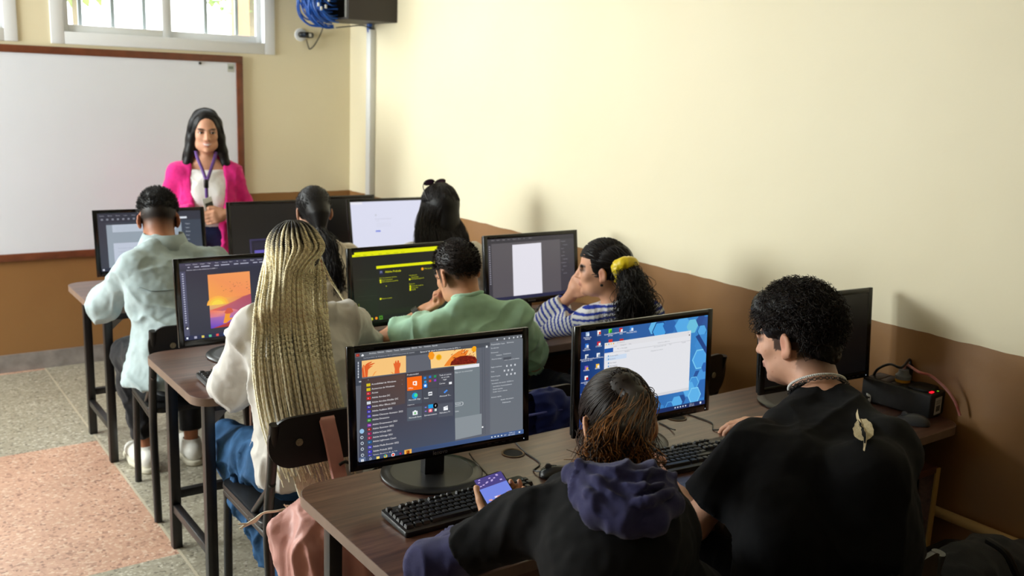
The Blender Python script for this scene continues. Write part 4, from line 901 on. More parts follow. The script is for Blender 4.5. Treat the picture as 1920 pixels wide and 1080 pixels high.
class Fld:
    def __init__(s, lo, hi, h):
        s.h = h * VOX; s.lo = A3(lo); n = np.ceil((A3(hi) - s.lo) / s.h).astype(int) + 1
        s.n = n; s.d = np.full(n, .5, np.float32); s.ax = [s.lo[i] + s.h * np.arange(n[i], dtype=np.float32) for i in range(3)]
    def reg(s, lo, hi):
        a = np.clip(np.floor((A3(lo) - s.lo) / s.h).astype(int), 0, s.n); b = np.clip(np.ceil((A3(hi) - s.lo) / s.h).astype(int) + 1, 0, s.n)
        if (b <= a).any(): return None
        return tuple(slice(a[i], b[i]) for i in range(3))
    def pts(s, r): return s.ax[0][r[0]][:, None, None], s.ax[1][r[1]][None, :, None], s.ax[2][r[2]][None, None, :]
    def mix(s, r, e, k, op):
        d = s.d[r]
        if op == 'u':
            if k > 0:
                g = np.clip(.5 + .5 * (d - e) / k, 0, 1); s.d[r] = d + (e - d) * g - k * g * (1 - g)
            else: s.d[r] = np.minimum(d, e)
        elif op == 's':
            if k > 0:
                g = np.clip(.5 - .5 * (d + e) / k, 0, 1); s.d[r] = d + (-e - d) * g + k * g * (1 - g)
            else: s.d[r] = np.maximum(d, -e)
    def cone(s, a, b, ra, rb=None, k=.02, op='u'):
        rb = ra if rb is None else rb; a = A3(a); b = A3(b); m = max(ra, rb) + k + 2 * s.h
        r = s.reg(np.minimum(a, b) - m, np.maximum(a, b) + m)
        if r is None: return s
        X, Y, Z = s.pts(r); ba = b - a; L2 = float(ba @ ba) + 1e-12
        x, y, z = X - a[0], Y - a[1], Z - a[2]
        t = np.clip((x * ba[0] + y * ba[1] + z * ba[2]) / L2, 0, 1)
        e = np.sqrt((x - t * ba[0]) ** 2 + (y - t * ba[1]) ** 2 + (z - t * ba[2]) ** 2) - (ra + (rb - ra) * t)
        s.mix(r, e, k, op); return s
    def chain(s, pts, rs, k=.01, op='u', k0=None):
        for i in range(len(pts) - 1): s.cone(pts[i], pts[i + 1], rs[i], rs[i + 1], k if i or k0 is None else k0, op)
        return s
    def ell(s, c, rad, R=None, k=.02, op='u'):
        c = A3(c); rad = A3(rad); R = np.eye(3) if R is None else np.asarray(R, float)
        ext = np.sqrt((R ** 2) @ (rad.astype(float) ** 2)) + k + 2 * s.h
        r = s.reg(c - ext, c + ext)
        if r is None: return s
        X, Y, Z = s.pts(r); x, y, z = X - c[0], Y - c[1], Z - c[2]
        q = [(R[0, i] * x + R[1, i] * y + R[2, i] * z) for i in range(3)]
        k0 = np.sqrt(sum((q[i] / rad[i]) ** 2 for i in range(3))); k1 = np.sqrt(sum((q[i] / rad[i] ** 2) ** 2 for i in range(3))) + 1e-6
        s.mix(r, (k0 * (k0 - 1) / k1).astype(np.float32), k, op); return s
    def box(s, c, half, R=None, rnd=.01, k=.01, op='u'):
        c = A3(c); half = A3(half); R = np.eye(3) if R is None else np.asarray(R, float)
        ext = np.abs(R) @ half + k + rnd + 2 * s.h; r = s.reg(c - ext, c + ext)
        if r is None: return s
        X, Y, Z = s.pts(r); x, y, z = X - c[0], Y - c[1], Z - c[2]
        q = [np.abs(R[0, i] * x + R[1, i] * y + R[2, i] * z) - (half[i] - rnd) for i in range(3)]
        e = np.sqrt(sum(np.maximum(v, 0) ** 2 for v in q)) + np.minimum(np.maximum(np.maximum(q[0], q[1]), q[2]), 0) - rnd
        s.mix(r, e.astype(np.float32), k, op); return s
    def cut(s, p, n, k=0):
        """keep what lies behind the plane through p with normal n"""
        p = A3(p); n = nrm(n).astype(np.float32); r = (slice(None),) * 3; X, Y, Z = s.pts(r)
        e = (X - p[0]) * n[0] + (Y - p[1]) * n[1] + (Z - p[2]) * n[2]; s.d = np.maximum(s.d, e.astype(np.float32)); return s
    def cut_local(s, p, n, rad):
        """the same only inside a ball round p, for sleeves and trouser legs"""
        p = A3(p); n = nrm(n).astype(np.float32); r = s.reg(p - rad, p + rad)
        if r is None: return s
        X, Y, Z = s.pts(r); x, y, z = X - p[0], Y - p[1], Z - p[2]
        e = np.maximum(-(x * n[0] + y * n[1] + z * n[2]), np.sqrt(x * x + y * y + z * z) - rad)
        s.d[r] = np.maximum(s.d[r], -e.astype(np.float32)); return s
    def extract(s, smooth=1):
        d = s.d; S = d < 0
        c = np.zeros(tuple(n - 1 for n in d.shape), np.int8)
        off = [(a, b, e) for a in (0, 1) for b in (0, 1) for e in (0, 1)]
        nx, ny, nz = c.shape
        for a, b, e in off: c += S[a:a + nx, b:b + ny, e:e + nz]
        I = np.argwhere((c > 0) & (c < 8)); idx = np.full(c.shape, -1, np.int32); idx[I[:, 0], I[:, 1], I[:, 2]] = np.arange(len(I))
        val = {o: d[I[:, 0] + o[0], I[:, 1] + o[1], I[:, 2] + o[2]] for o in off}
        acc = np.zeros((len(I), 3)); cnt = np.zeros(len(I))
        for o in off:
            for ax in range(3):
                if o[ax]: continue
                p = list(o); p[ax] = 1; p = tuple(p); va, vb = val[o], val[p]; m = (va < 0) != (vb < 0)
                t = np.where(m, va / np.where(m, va - vb, 1), 0)
                q = np.tile(np.array(o, float), (len(I), 1)); q[:, ax] += t; acc += q * m[:, None]; cnt += m
        V = (I + acc / cnt[:, None]) * s.h + s.lo
        Fs = []
        for ax in range(3):
            u, w = (ax + 1) % 3, (ax + 2) % 3
            sl = [slice(None)] * 3; sl2 = [slice(None)] * 3; sl[ax] = slice(0, -1); sl2[ax] = slice(1, None)
            A = S[tuple(sl)]; B = S[tuple(sl2)]
            for sign in (0, 1):
                E = np.argwhere((A & ~B) if sign == 0 else (~A & B))
                E = E[(E[:, u] > 0) & (E[:, w] > 0) & (E[:, u] < d.shape[u] - 1) & (E[:, w] < d.shape[w] - 1)]
                def g(du, dw):
                    q = E.copy(); q[:, u] += du; q[:, w] += dw; return idx[q[:, 0], q[:, 1], q[:, 2]]
                Q = np.stack([g(-1, -1), g(0, -1), g(0, 0), g(-1, 0)], 1)
                Fs.append(Q if sign == 0 else Q[:, ::-1])
        F = np.concatenate(Fs)
        for _ in range(smooth):
            s_ = np.zeros_like(V); n_ = np.zeros(len(V))
            for a, b in ((0, 1), (1, 2), (2, 3), (3, 0)):
                for x, y in ((a, b), (b, a)):
                    for i in range(3): s_[:, i] += np.bincount(F[:, x], V[F[:, y], i], len(V))
                    n_ += np.bincount(F[:, x], minlength=len(V))
            V = V * .5 + s_ / n_[:, None] * .5
        return V, F
def normals(V, F):
    n = np.cross(V[F[:, 2]] - V[F[:, 0]], V[F[:, 3 if F.shape[1] > 3 else 1]] - V[F[:, 1 if F.shape[1] > 3 else 0]])
    N = np.zeros_like(V)
    for c in range(F.shape[1]):
        for i in range(3): N[:, i] += np.bincount(F[:, c], n[:, i], len(V))
    return N / (np.linalg.norm(N, axis=1)[:, None] + 1e-12)
def wrinkle(V, N, amp, scale, seed=0, stretch=(1, 1, 1), ridge=True):
    q = V * np.array(stretch) * scale; q = q + .35 * np.stack([vnoise(q * .7, seed + 5), vnoise(q * .7, seed + 6), vnoise(q * .7, seed + 7)], 1)
    n = vnoise(q, seed); n = (1 - np.abs(n) * 1.6) if ridge else n
    return V + N * (amp * n)[:, None]
def folds(V, N, amp, seed, dirs=((.15, .2, 1), (.8, .1, .6), (-.8, .1, .6)), freq=15, mask=None):
    """long soft creases of cloth running along a few directions"""
    out = np.zeros(len(V))
    for i, d in enumerate(dirs):
        d = nrm(d); u = nrm(np.cross(d, (.3, .9, .2))); w = np.cross(d, u); q = np.stack([V @ u * freq, V @ w * freq, V @ d * freq * .27], 1)
        q = q + .5 * np.stack([vnoise(q * .45, seed + i * 7 + 1), vnoise(q * .45, seed + i * 7 + 2), vnoise(q * .45, seed + i * 7 + 3)], 1)
        r = np.clip(1 - np.abs(vnoise(q, seed + i * 7)) * 1.9, 0, 1) ** 2; m = np.clip(vnoise(V * 4.2, seed + 40 + i) * 1.6 + .35, 0, 1); out += r * m
    k = V + N * (amp * (out - .35))[:, None]
    return k + N * (amp * .16 * vnoise(V * 48, seed + 70))[:, None]
def put(name, V, F, m, root, cols=None, smooth=True, **kw):
    V = np.asarray(V) - np.array(root.location)[None, :]
    return mesh_obj(name, arr_mesh(name, V, F, cols), m, root, smooth, 180, **kw)
def frame(fwd, up=(0, 0, 1)):
    """columns right, forward, up"""
    f = nrm(fwd); r = nrm(np.cross(f, up)); u = np.cross(r, f); return np.stack([r, f, u], 1)
def pitch(R, deg):
    a = math.radians(deg); c, s_ = math.cos(a), math.sin(a); return R @ np.array([[1, 0, 0], [0, c, -s_], [0, s_, c]])
def roll(R, deg):
    a = math.radians(deg); c, s_ = math.cos(a), math.sin(a); return R @ np.array([[c, 0, s_], [0, 1, 0], [-s_, 0, c]])
# ---- head, hand
def head(F, c, R, s=1., fem=0, ear=1.):
    c = np.asarray(c, float); T = lambda x, y, z: c + R @ (np.array([x, y, z]) * s)
    e = lambda x, y, z, a, b_, d_, k=.02, op='u', Q=None: F.ell(T(x, y, z), (a * s, b_ * s, d_ * s), R if Q is None else R @ Q, k * s, op)
    e(0, -.012, .038, .074, .094, .083, .0); e(0, .022, -.03, .058 - .003 * fem, .066, .082, .03); e(0, .042, -.082, .036 - .003 * fem, .034, .03, .03)
    for q in (-1, 1):
        e(q * .034, .055, -.022, .024, .022, .022, .02); e(q * .045, .02, -.07, .016, .032, .024, .025)
        e(q * .031, .088, .004, .017, .012, .011, .012, 's'); e(q * .031, .0735, .003, .0128, .0128, .0128, .004); e(q * .031, .0785, .0100, .0150, .0085, .0052, .004); e(q * .031, .0775, -.0055, .0140, .0075, .0035, .004)
        e(q * .031, .080, .019, .018, .006, .0045, .008)
        e(q * .011, .088, -.034, .008, .009, .007, .006)
        Q = np.array(Matrix.Rotation(q * .45, 3, 'Z') @ Matrix.Rotation(-.15, 3, 'X'))
        e(q * .0785, -.012, -.006, .0075 * ear, .019 * ear, .031 * ear, .006, 'u', Q); e(q * .085, -.006, -.004, .006, .011, .018, .004, 's', Q)
        e(q * .0765, -.004, -.03, .006, .008, .011, .006, 'u', Q)
    F.cone(T(0, .082, .012), T(0, .103, -.03), .0065 * s, .0105 * s, .012 * s)
    e(0, .086, -.0585, .021, .010, .0048, .006); e(0, .085, -.068, .018, .010, .0056, .006); e(0, .0975, -.0632, .024, .008, .0014, .003, 's'); e(0, .076, -.098, .015, .012, .012, .014)
    return T
def hand(F, w, d, n, sign, curl=(25, 30, 20), s=1., spread=.0, thumb=(.55, .75, .35), tb=20, curls=None):
    w = np.asarray(w, float); d = nrm(d); n = nrm(np.asarray(n, float) - d * np.dot(n, d)); t = np.cross(d, n) * sign
    R = np.stack([t, d, n], 1)
    F.ell(w + d * .045 * s, (.040 * s, .052 * s, .0155 * s), R, .012 * s); F.cone(w - d * .01, w + d * .03 * s, .024 * s, .022 * s, .015 * s)
    F.cone(w + d * .075 * s + t * .026 * s, w + d * .072 * s - t * .028 * s, .0115 * s, .010 * s, .008 * s)
    tips = []
    for i, (o, L) in enumerate(zip((.029, .0098, -.0098, -.0285), (.074, .083, .077, .060))):
        cu = curls[i] if curls else curl; p = w + d * (.083 - .004 * abs(i - 1)) * s + t * o * s
        a = 0; pts = [p - d * .012 * s, p]; dd0 = nrm(d + t * (o * spread * 10))
        for seg, ang in zip((.46, .30, .24), cu):
            a += math.radians(ang); dd = dd0 * math.cos(a) + n * math.sin(a); pts.append(pts[-1] + dd * L * seg * s)
        rs = [.0095, .0093, .0084, .0076, .0064]; F.chain(pts, [v * s for v in rs], .0025, k0=.006); tips.append(pts[-1])
    b = w + d * .022 * s + t * .026 * s; td = nrm(d * thumb[0] + t * thumb[1] + n * thumb[2]); td2 = nrm(td + (d * .8 + n * .2 - t * .4) * math.tan(math.radians(tb)))
    F.chain([w + d * .012 * s + t * .012 * s, b + td * .008, b + td * .044 * s, b + td * .044 * s + td2 * .032 * s], [.015 * s, .0135 * s, .0105 * s, .0085 * s], .006)
    return tips
# ---- torso and limbs, used for the body and, wider, for clothes
def torso(F, J, t=0., k=.035, wide=1., belly=0., depth=1.):
    s = J['s']; hp, ch, nb = (np.asarray(J[q], float) for q in ('hip', 'chest', 'neck'))
    ch = nb + nrm(ch - nb) * .225 * s; up = nrm(ch - hp); up2 = nrm(nb - ch)
    rc = np.asarray(J['shR'], float) - np.asarray(J['shL'], float); rc = nrm(rc - up2 * np.dot(rc, up2)); fw = np.cross(up2, rc); Rc = np.stack([rc, fw, up2], 1)
    rp = nrm(np.asarray(J['hpR'], float) - np.asarray(J['hpL'], float)); fp = nrm(np.cross(up, rp)); Rp = np.stack([nrm(np.cross(fp, up)), fp, up], 1)
    mid = (hp + ch) / 2
    F.ell(ch, ((.150 * wide * s + t), (.098 * depth * s + t), (.180 * s + t * .5)), Rc, 0)
    F.ell(mid, ((.130 * wide * s + t), ((.094 + belly) * s + t), (.17 * s + t)), Rp, k); F.ell(hp, ((.160 * wide * s + t), (.110 * s + t), (.115 * s + t)), Rp, k)
    nbd = nb - up2 * .022 * s
    for q, sg in (('shL', -1), ('shR', 1)):
        sh = np.asarray(J[q], float); F.cone(nbd + rc * sg * .03, sh - up2 * .008, .045 * s + t * .7, .038 * s + t * .7, k); F.cone(ch + up2 * .03 * s + rc * sg * .06 * s, sh - up2 * .02 * s, .078 * s + t * .8, .045 * s + t * .7, k * .8)
    return Rc, Rp
def arm(F, J, q, t=0., k=.02, a=0., b=1., fat=1.):
    s = J['s']; sh, el, wr = (np.asarray(J[n + q], float) for n in ('sh', 'el', 'wr'))
    F.cone(sh, el, .045 * s * fat + t, .038 * s * fat + t, k)
    if b > 1: F.chain([el, el + (wr - el) * .35, el + (wr - el) * min(b - 1, 1)], [.038 * s * fat + t, .037 * s * fat + t, (.037 - .012 * min(b - 1, 1)) * s * fat + t], k)
def leg(F, J, q, t=0., k=.03, full=True, shin=1.):
    s = J['s']; hp, kn, an = (np.asarray(J[n + q], float) for n in ('hp', 'kn', 'an'))
    F.cone(hp, kn, .076 * s + t, .054 * s + t, k)
    if full: F.chain([kn, kn + (an - kn) * .35, kn + (an - kn) * shin], [.055 * s + t, .054 * s + t, (.034 + .02 * (1 - shin)) * s + t], k)
def bounds(J, pad=.2):
    Q = np.array([np.asarray(v, float) for k_, v in J.items() if k_ not in ('s', 'R', 'hs', 'ftL', 'ftR')]); return Q.min(0) - pad, Q.max(0) + pad
def nk(J): return np.asarray(J['neck'], float), np.asarray(J['head'], float)
def body_mesh(J, h, hands=True, fem=0, neck_r=.052, extra=None, feet=True, headkw={}, handfn=None):
    lo, hi = bounds(J, .17); F = Fld(lo, hi, h); s = J['s']
    torso(F, J, -.006); nb, hd = nk(J); T = head(F, hd, J['R'], J.get('hs', s) if isinstance(J.get('hs', s), float) else s, fem, **headkw)
    R = J['R']; F.cone(nb - nrm(nb - np.asarray(J['chest'], float)) * .022 * s, hd + R @ np.array([0, -.022, -.05]) * s, (neck_r - .008) * s, neck_r * s, .03)
    for q in 'LR':
        arm(F, J, q, -.004, b=2.); leg(F, J, q, -.004)
        if handfn and q in handfn: handfn[q](F, np.asarray(J['wr' + q], float))
        else:
            d = nrm(np.asarray(J['wr' + q], float) - np.asarray(J['el' + q], float)); hand(F, J['wr' + q], d + np.array([0, 0, -.2]), (0, 0, -1), 1 if q == 'R' else -1, s=s)
        an = np.asarray(J['an' + q], float); fd = nrm(J['ft' + q]); F.cone(an + np.array([0, 0, -.035]) - fd * .03, an + fd * .14 * s + np.array([0, 0, -.055]), .032 * s, .026 * s, .02)
    if extra: extra(F)
    V, Q = F.extract(1); return V, Q, T
def skin_cols(V, J, base, hair=None, hairline=None, stub=None, smile=0., lips=(150, 84, 76), brow=None, blush=.0):
    c = np.tile(np.array(lin(base)), (len(V), 1)); q = (V - np.asarray(J['head'], float)) @ J['R'] / J['s']
    n = vnoise(V * 22, 3) * .06 + vnoise(V * 70, 4) * .04; c *= (1 + n)[:, None]
    def blend(m, col): 
        m = np.clip(m, 0, 1)[:, None]; return c * (1 - m) + np.array(lin(col)) * m
    hd = (np.abs(q[:, 0]) < .1) & (q[:, 1] > -.12) & (np.abs(q[:, 2]) < .14)
    l = 1.6 - 1.2 * np.sqrt((q[:, 0] / .023) ** 2 + ((q[:, 2] + .0635 - smile * q[:, 0] ** 2) / .0125) ** 2); c = blend(np.where(hd & (q[:, 1] > .07), l, 0) * .8, lips)
    if brow:
        for sg in (-1, 1):
            u = q[:, 0] * sg - .032; b_ = 1.8 - np.sqrt((u / .019) ** 2 + ((q[:, 2] - .021 + 6 * (u - .004) ** 2) / .0042) ** 2); c = blend(np.where(hd & (q[:, 1] > .06), b_, 0), brow)
            e_ = 1.8 - np.sqrt((u / .015) ** 2 + ((q[:, 2] - .004) / .0062) ** 2); c = blend(np.where(hd & (q[:, 1] > .06), e_, 0) * .75, (40, 26, 22))
    red = np.exp(-((np.abs(q[:, 0]) - .079) / .008) ** 2) * np.exp(-((q[:, 2] + .006) / .04) ** 2) * (np.abs(q[:, 1] + .012) < .03); c = blend(red * .35, (190, 96, 76))
    if stub: c = stub(c, q, blend)
    return c
# ---- strands
def strands(paths, r0, r1=None, sides=4, cols=None):
    """paths (n,m,3) to one mesh of thin tapering tubes; cols (n,3) or (n,m,3)"""
    Pp = np.asarray(paths, float); n, m, _ = Pp.shape; r1 = r0 * .4 if r1 is None else r1
    T = np.gradient(Pp, axis=1); T /= np.linalg.norm(T, axis=2, keepdims=True) + 1e-9
    ref = np.array([.31, .47, .83]); U = np.cross(T, ref); U /= np.linalg.norm(U, axis=2, keepdims=True) + 1e-9; W = np.cross(T, U)
    if np.ndim(r0) == 0: rad = np.linspace(r0, r1, m)[None, :, None] * np.ones((n, 1, 1))
    else: rad = np.asarray(r0)[..., None]
    V = np.empty((n, m, sides, 3))
    for k in range(sides):
        a = 2 * PI * k / sides; V[:, :, k] = Pp + (U * math.cos(a) + W * math.sin(a)) * rad
    i = np.arange(n)[:, None, None] * m * sides; j = np.arange(m - 1)[None, :, None] * sides; k = np.arange(sides)[None, None, :]; k2 = (k + 1) % sides
    F = np.stack([i + j + k, i + j + k2, i + j + sides + k2, i + j + sides + k], -1).reshape(-1, 4)
    C = None
    if cols is not None:
        cols = np.asarray(cols); cols = cols[:, None, :] * np.ones((1, m, 1)) if cols.ndim == 2 else cols
        C = np.repeat(cols[:, :, None, :], sides, 2).reshape(-1, 3)
    return V.reshape(-1, 3), F, C
def spl(P_, m):
    """smooth resampling of control paths (n,c,3) to m points"""
    P_ = np.asarray(P_, float); n, c, _ = P_.shape; t = np.linspace(0, c - 1, m); i = np.minimum(t.astype(int), c - 2); f = (t - i)[None, :, None]
    g = lambda o: P_[:, np.clip(i + o, 0, c - 1)]
    p0, p1, p2, p3 = g(-1), g(0), g(1), g(2)
    return .5 * (2 * p1 + (p2 - p0) * f + (2 * p0 - 5 * p1 + 4 * p2 - p3) * f ** 2 + (3 * p1 - p0 - 3 * p2 + p3) * f ** 3)
def join(parts):
    Vs = []; Fs = []; Cs = []; k = 0
    for V, F, C in parts: Vs.append(V); Fs.append(np.asarray(F) + k); Cs.append(C); k += len(V)
    return np.concatenate(Vs), np.concatenate(Fs), (None if Cs[0] is None else np.concatenate(Cs))
M_skin = mat('skin', (200, 150, 120), .5, attr='Col', spec=.35, bump=.08, bscale=500)
M_hairc = mat('hair', (20, 16, 14), .48, attr='Col', spec=.28)
def cloth(name, col, noise=.12, nscale=60, bump=.25, bscale=900, rough=.85, col2=None, sheen=.15, attr=None):
    return mat(name, col, rough, noise=noise if not col2 else 0, nscale=nscale, bump=bump, bscale=bscale, col2=col2, sheen=sheen, spec=.2, attr=attr)
def ring_pts(c, n, r, up, k=24, a0=0, a1=2 * PI):
    n = nrm(n); u = nrm(np.cross(n, up)); v = np.cross(n, u); return [np.asarray(c, float) + r * (u * math.cos(t) + v * math.sin(t)) for t in np.linspace(a0, a1, k)]
# ================================================================== PEOPLE
def V3(p): return np.array(p, float)
def Pn(x, y, Y): return np.array(P(x, y, Y), float)
def seat_legs(J, fwd, knee=(None, None), ankle=(None, None), hipw=.088, ky=.42):
    f = nrm([fwd[0], fwd[1], 0]); r = np.array([f[1], -f[0], 0]); s = J['s']
    for q, sg, i in (('L', -1, 0), ('R', 1, 1)):
        J['hp' + q] = V3(J['hip']) + r * sg * hipw * s + f * .03 - V3((0, 0, .01))
        J['kn' + q] = V3(knee[i]) if knee[i] is not None else V3(J['hp' + q]) + f * ky * s + r * sg * .03 + V3((0, 0, -.01))
        J['an' + q] = V3(ankle[i]) if ankle[i] is not None else V3((J['kn' + q][0], J['kn' + q][1], .085)) - f * .03
        J['ft' + q] = f
    return J
def person(name, loc, label):
    return empty('person', loc, 0, label, 'person')
def cap_points(J, n, lim, rad=(.083, .104, .093), cen=(0, -.012, .035), seed=0):
    """random points of the scalp in head coordinates that pass lim(x,y,z)"""
    g = np.random.default_rng(seed); out = []
    while len(out) < n:
        d = g.normal(size=(n * 3, 3)); d /= np.linalg.norm(d, axis=1)[:, None]; q = d * np.array(rad) + np.array(cen); m = lim(q[:, 0], q[:, 1], q[:, 2]); out += list(q[m])
    return np.array(out[:n])
def towrld(J, q): return V3(J['head']) + (np.asarray(q) * J['s']) @ J['R'].T
def fall(J, n, levels, phir=115, th=(.25, 1.25), rad=(.088, .110, .098), cen=(0, -.012, .036), m=40, jit=.012, seed=1, wob=.004, crown=(0, -.02), keep=None, endjit=.03):
    """strands from the scalp over the head, then down through the (left,right) levels"""
    g = np.random.default_rng(seed); ph = np.radians(g.uniform(-phir, phir, n)); t0 = g.uniform(th[0], th[1], n)
    f = .5 + ph / np.radians(2 * phir); ctrl = []
    for t in (0, .33, .66, 1):
        a = t0 + (1.62 - t0) * t; x = np.sin(ph) * np.sin(a); y = -np.cos(ph) * np.sin(a) + crown[1] * 0; z = np.cos(a)
        q = np.stack([x, y, z], 1) * np.array(rad) + np.array(cen); ctrl.append(towrld(J, q + g.normal(size=(n, 3)) * .0015))
    for li, (a, b) in enumerate(levels):
        p = V3(a)[None] * (1 - f[:, None]) + V3(b)[None] * f[:, None]; j = g.normal(size=(n, 3)) * jit * (.6 + .25 * li); j[:, 2] += (g.uniform(-1, 1, n) * endjit if li == len(levels) - 1 else 0); ctrl.append(p + j)
    Pp = spl(np.stack(ctrl, 1), m)
    return Pp, f, ph
def hair_cols(n, base, var=.25, seed=0, m=None):
    g = np.random.default_rng(seed); k = 1 + g.normal(size=n) * var; return np.array(lin(base))[None] * np.clip(k, .4, 2)[:, None]
def skin_hit(Vt, Nt, px, py, off, near=.010):
    """where the line of sight through a pixel first meets a cloth surface, raised by off"""
    d = np.array(CR @ Vector(((px - 960) / FPX, -(py - 540) / FPX, -1))); d = d / np.linalg.norm(d); w = Vt - np.array(CAM); t = w @ d; dist = np.linalg.norm(w - t[:, None] * d, axis=1); m = dist < near
    if not m.any(): return None
    i = np.where(m)[0][np.argmin(t[m])]; return np.array(CAM) + d * t[i] + Nt[i] * off
def eyes(J, root, iris=(50, 30, 22)):
    for sg in (-1, 1):
        c = towrld(J, (sg * .031, .0755, .003)); bm = bmesh.new(); bmesh.ops.create_uvsphere(bm, u_segments=20, v_segments=14, radius=.0118 * J['s'])
        me = bpy.data.meshes.new('eye'); bm.to_mesh(me); bm.free()
        R = J['R']; fw = R[:, 1]; a = me.color_attributes.new('Col', 'FLOAT_COLOR', 'POINT')
        for i, v in enumerate(me.vertices):
            d = float(np.dot(nrm(v.co), fw)); a.data[i].color = (lin((12, 8, 8)) if d > .90 else lin(iris) if d > .78 else lin((205, 198, 192))) + (1,)
        o = mesh_obj('eye', me, mat('eye', (230, 226, 220), .15, attr='Col'), root, angle=180); o.location = Vector(c) - root.location
def sleeve_end(F, J, q, frac, rad=.11):
    el, wr = V3(J['el' + q]), V3(J['wr' + q]); p = el + (wr - el) * frac; F.cut_local(p, wr - el, rad)
def neck_hole(F, J, r=.062, up=.16, drop=.0, fwd=.012, bias=0):
    nb, hd = nk(J); d = nrm(nrm(hd - nb) + nrm(nb - V3(J['chest']))); fw = J['R'][:, 1] * np.array([1, 1, 0]); F.cone(nb + d * (r + .004 - drop) + fw * fwd, nb + d * up + fw * fwd, r, r * 1.25, .01, 's')
def garment(name, J, h, m, root, t=.014, sleeve=(2.0, 2.0), cuff=.92, wide=1., belly=0, hem=None, fat=1., hole=.062, sk=.022, drop=.0, extra=None, wr=(.009, 14, 1), skirt=None, holefwd=.012, cols=None, depth=1., tail=None, k=.035, band=0, bandm=None):
    lo, hi = bounds(J, .2); F = Fld(lo, hi, h); torso(F, J, t, k, wide, belly, depth)
    for q, b in zip('LR', sleeve):
        if b: arm(F, J, q, t * .6, sk, b=b, fat=fat)
    if skirt: skirt(F)
    if hem is not None: F.cut(hem[0], hem[1])
    for q, b in zip('LR', sleeve):
        if not b: continue
        if b > 1: sleeve_end(F, J, q, (b - 1) * cuff)
        else:
            sh, el = V3(J['sh' + q]), V3(J['el' + q]); F.cut_local(sh + (el - sh) * b, el - sh, .13)
    if band:
        nb, hd = nk(J); d = nrm(nrm(hd - nb) + nrm(nb - V3(J['chest']))); fw = J['R'][:, 1] * np.array([1, 1, 0]); G = Fld(lo, hi, F.h / VOX); G.d[:] = 1; G.cone(nb + d * (hole + .004 - drop) + fw * holefwd, nb + d * .16 + fw * holefwd, hole, hole * 1.25, 0)
        C = Fld(lo, hi, F.h / VOX); C.d = np.maximum(F.d - .0055, np.abs(G.d - band * .5) - band * .62)
        Vb, Qb = C.extract(1); put('collar_band', Vb, Qb, m if bandm is None else bandm, root)
    neck_hole(F, J, hole, drop=drop, fwd=holefwd)
    if extra: extra(F)
    V, Q = F.extract(1); N = normals(V, Q)
    if wr: V = folds(V, N, wr[0], wr[2] * 13, freq=wr[1])
    o = put(name, V, Q, m, root, cols(V, N) if cols else None); return o, V, Q, N
def trousers(J, h, m, root, t=.008, shin=.92, wr=(.010, 16, 3), waist=.04, full=True, knee_cut=None):
    lo, hi = bounds(J, .16); F = Fld(lo, hi, h); s = J['s']; up = nrm(V3(J['chest']) - V3(J['hip']))
    rp = nrm(V3(J['hpR']) - V3(J['hpL'])); fp = nrm(np.cross(up, rp)); F.ell(J['hip'], (.162 * s + t, .112 * s + t, .118 * s + t), np.stack([rp, fp, up], 1), 0)
    for q in 'LR':
        leg(F, J, q, t, .035, True, shin)
        kn, an = V3(J['kn' + q]), V3(J['an' + q])
        if knee_cut: hp = V3(J['hp' + q]); F.cut_local(hp + (kn - hp) * knee_cut, kn - hp, .16); F.cut_local(kn, kn - hp, .12)
        else: F.cut_local(kn + (an - kn) * shin, an - kn, .1)
    F.cut_local(V3(J['hip']) + up * waist, up, .215 * s)
    V, Q = F.extract(1); N = normals(V, Q); V = folds(V, N, wr[0], wr[2], ((1, .2, .1), (.6, .6, .5), (.1, .3, 1)), wr[1])
    return put('trousers', V, Q, m, root)
def collar_ring(name, J, r, tube, m, root, drop=.0, fwd=.012, tilt=None, a0=0, a1=2 * PI, n=40):
    nb, hd = nk(J); d = nrm(hd - nb) if tilt is None else nrm(tilt); fw = J['R'][:, 1] * np.array([1, 1, 0])
    pts = ring_pts(nb - d * drop + fw * fwd, d, r, V3((0, 1, 0)) if abs(d[1]) < .9 else V3((0, 0, 1)), n, a0, a1)
    b = MB(); loc = root.location; b.tube([Vector(p) - loc for p in pts], tube, 10, 1); return b.build(name, m, root, angle=180)

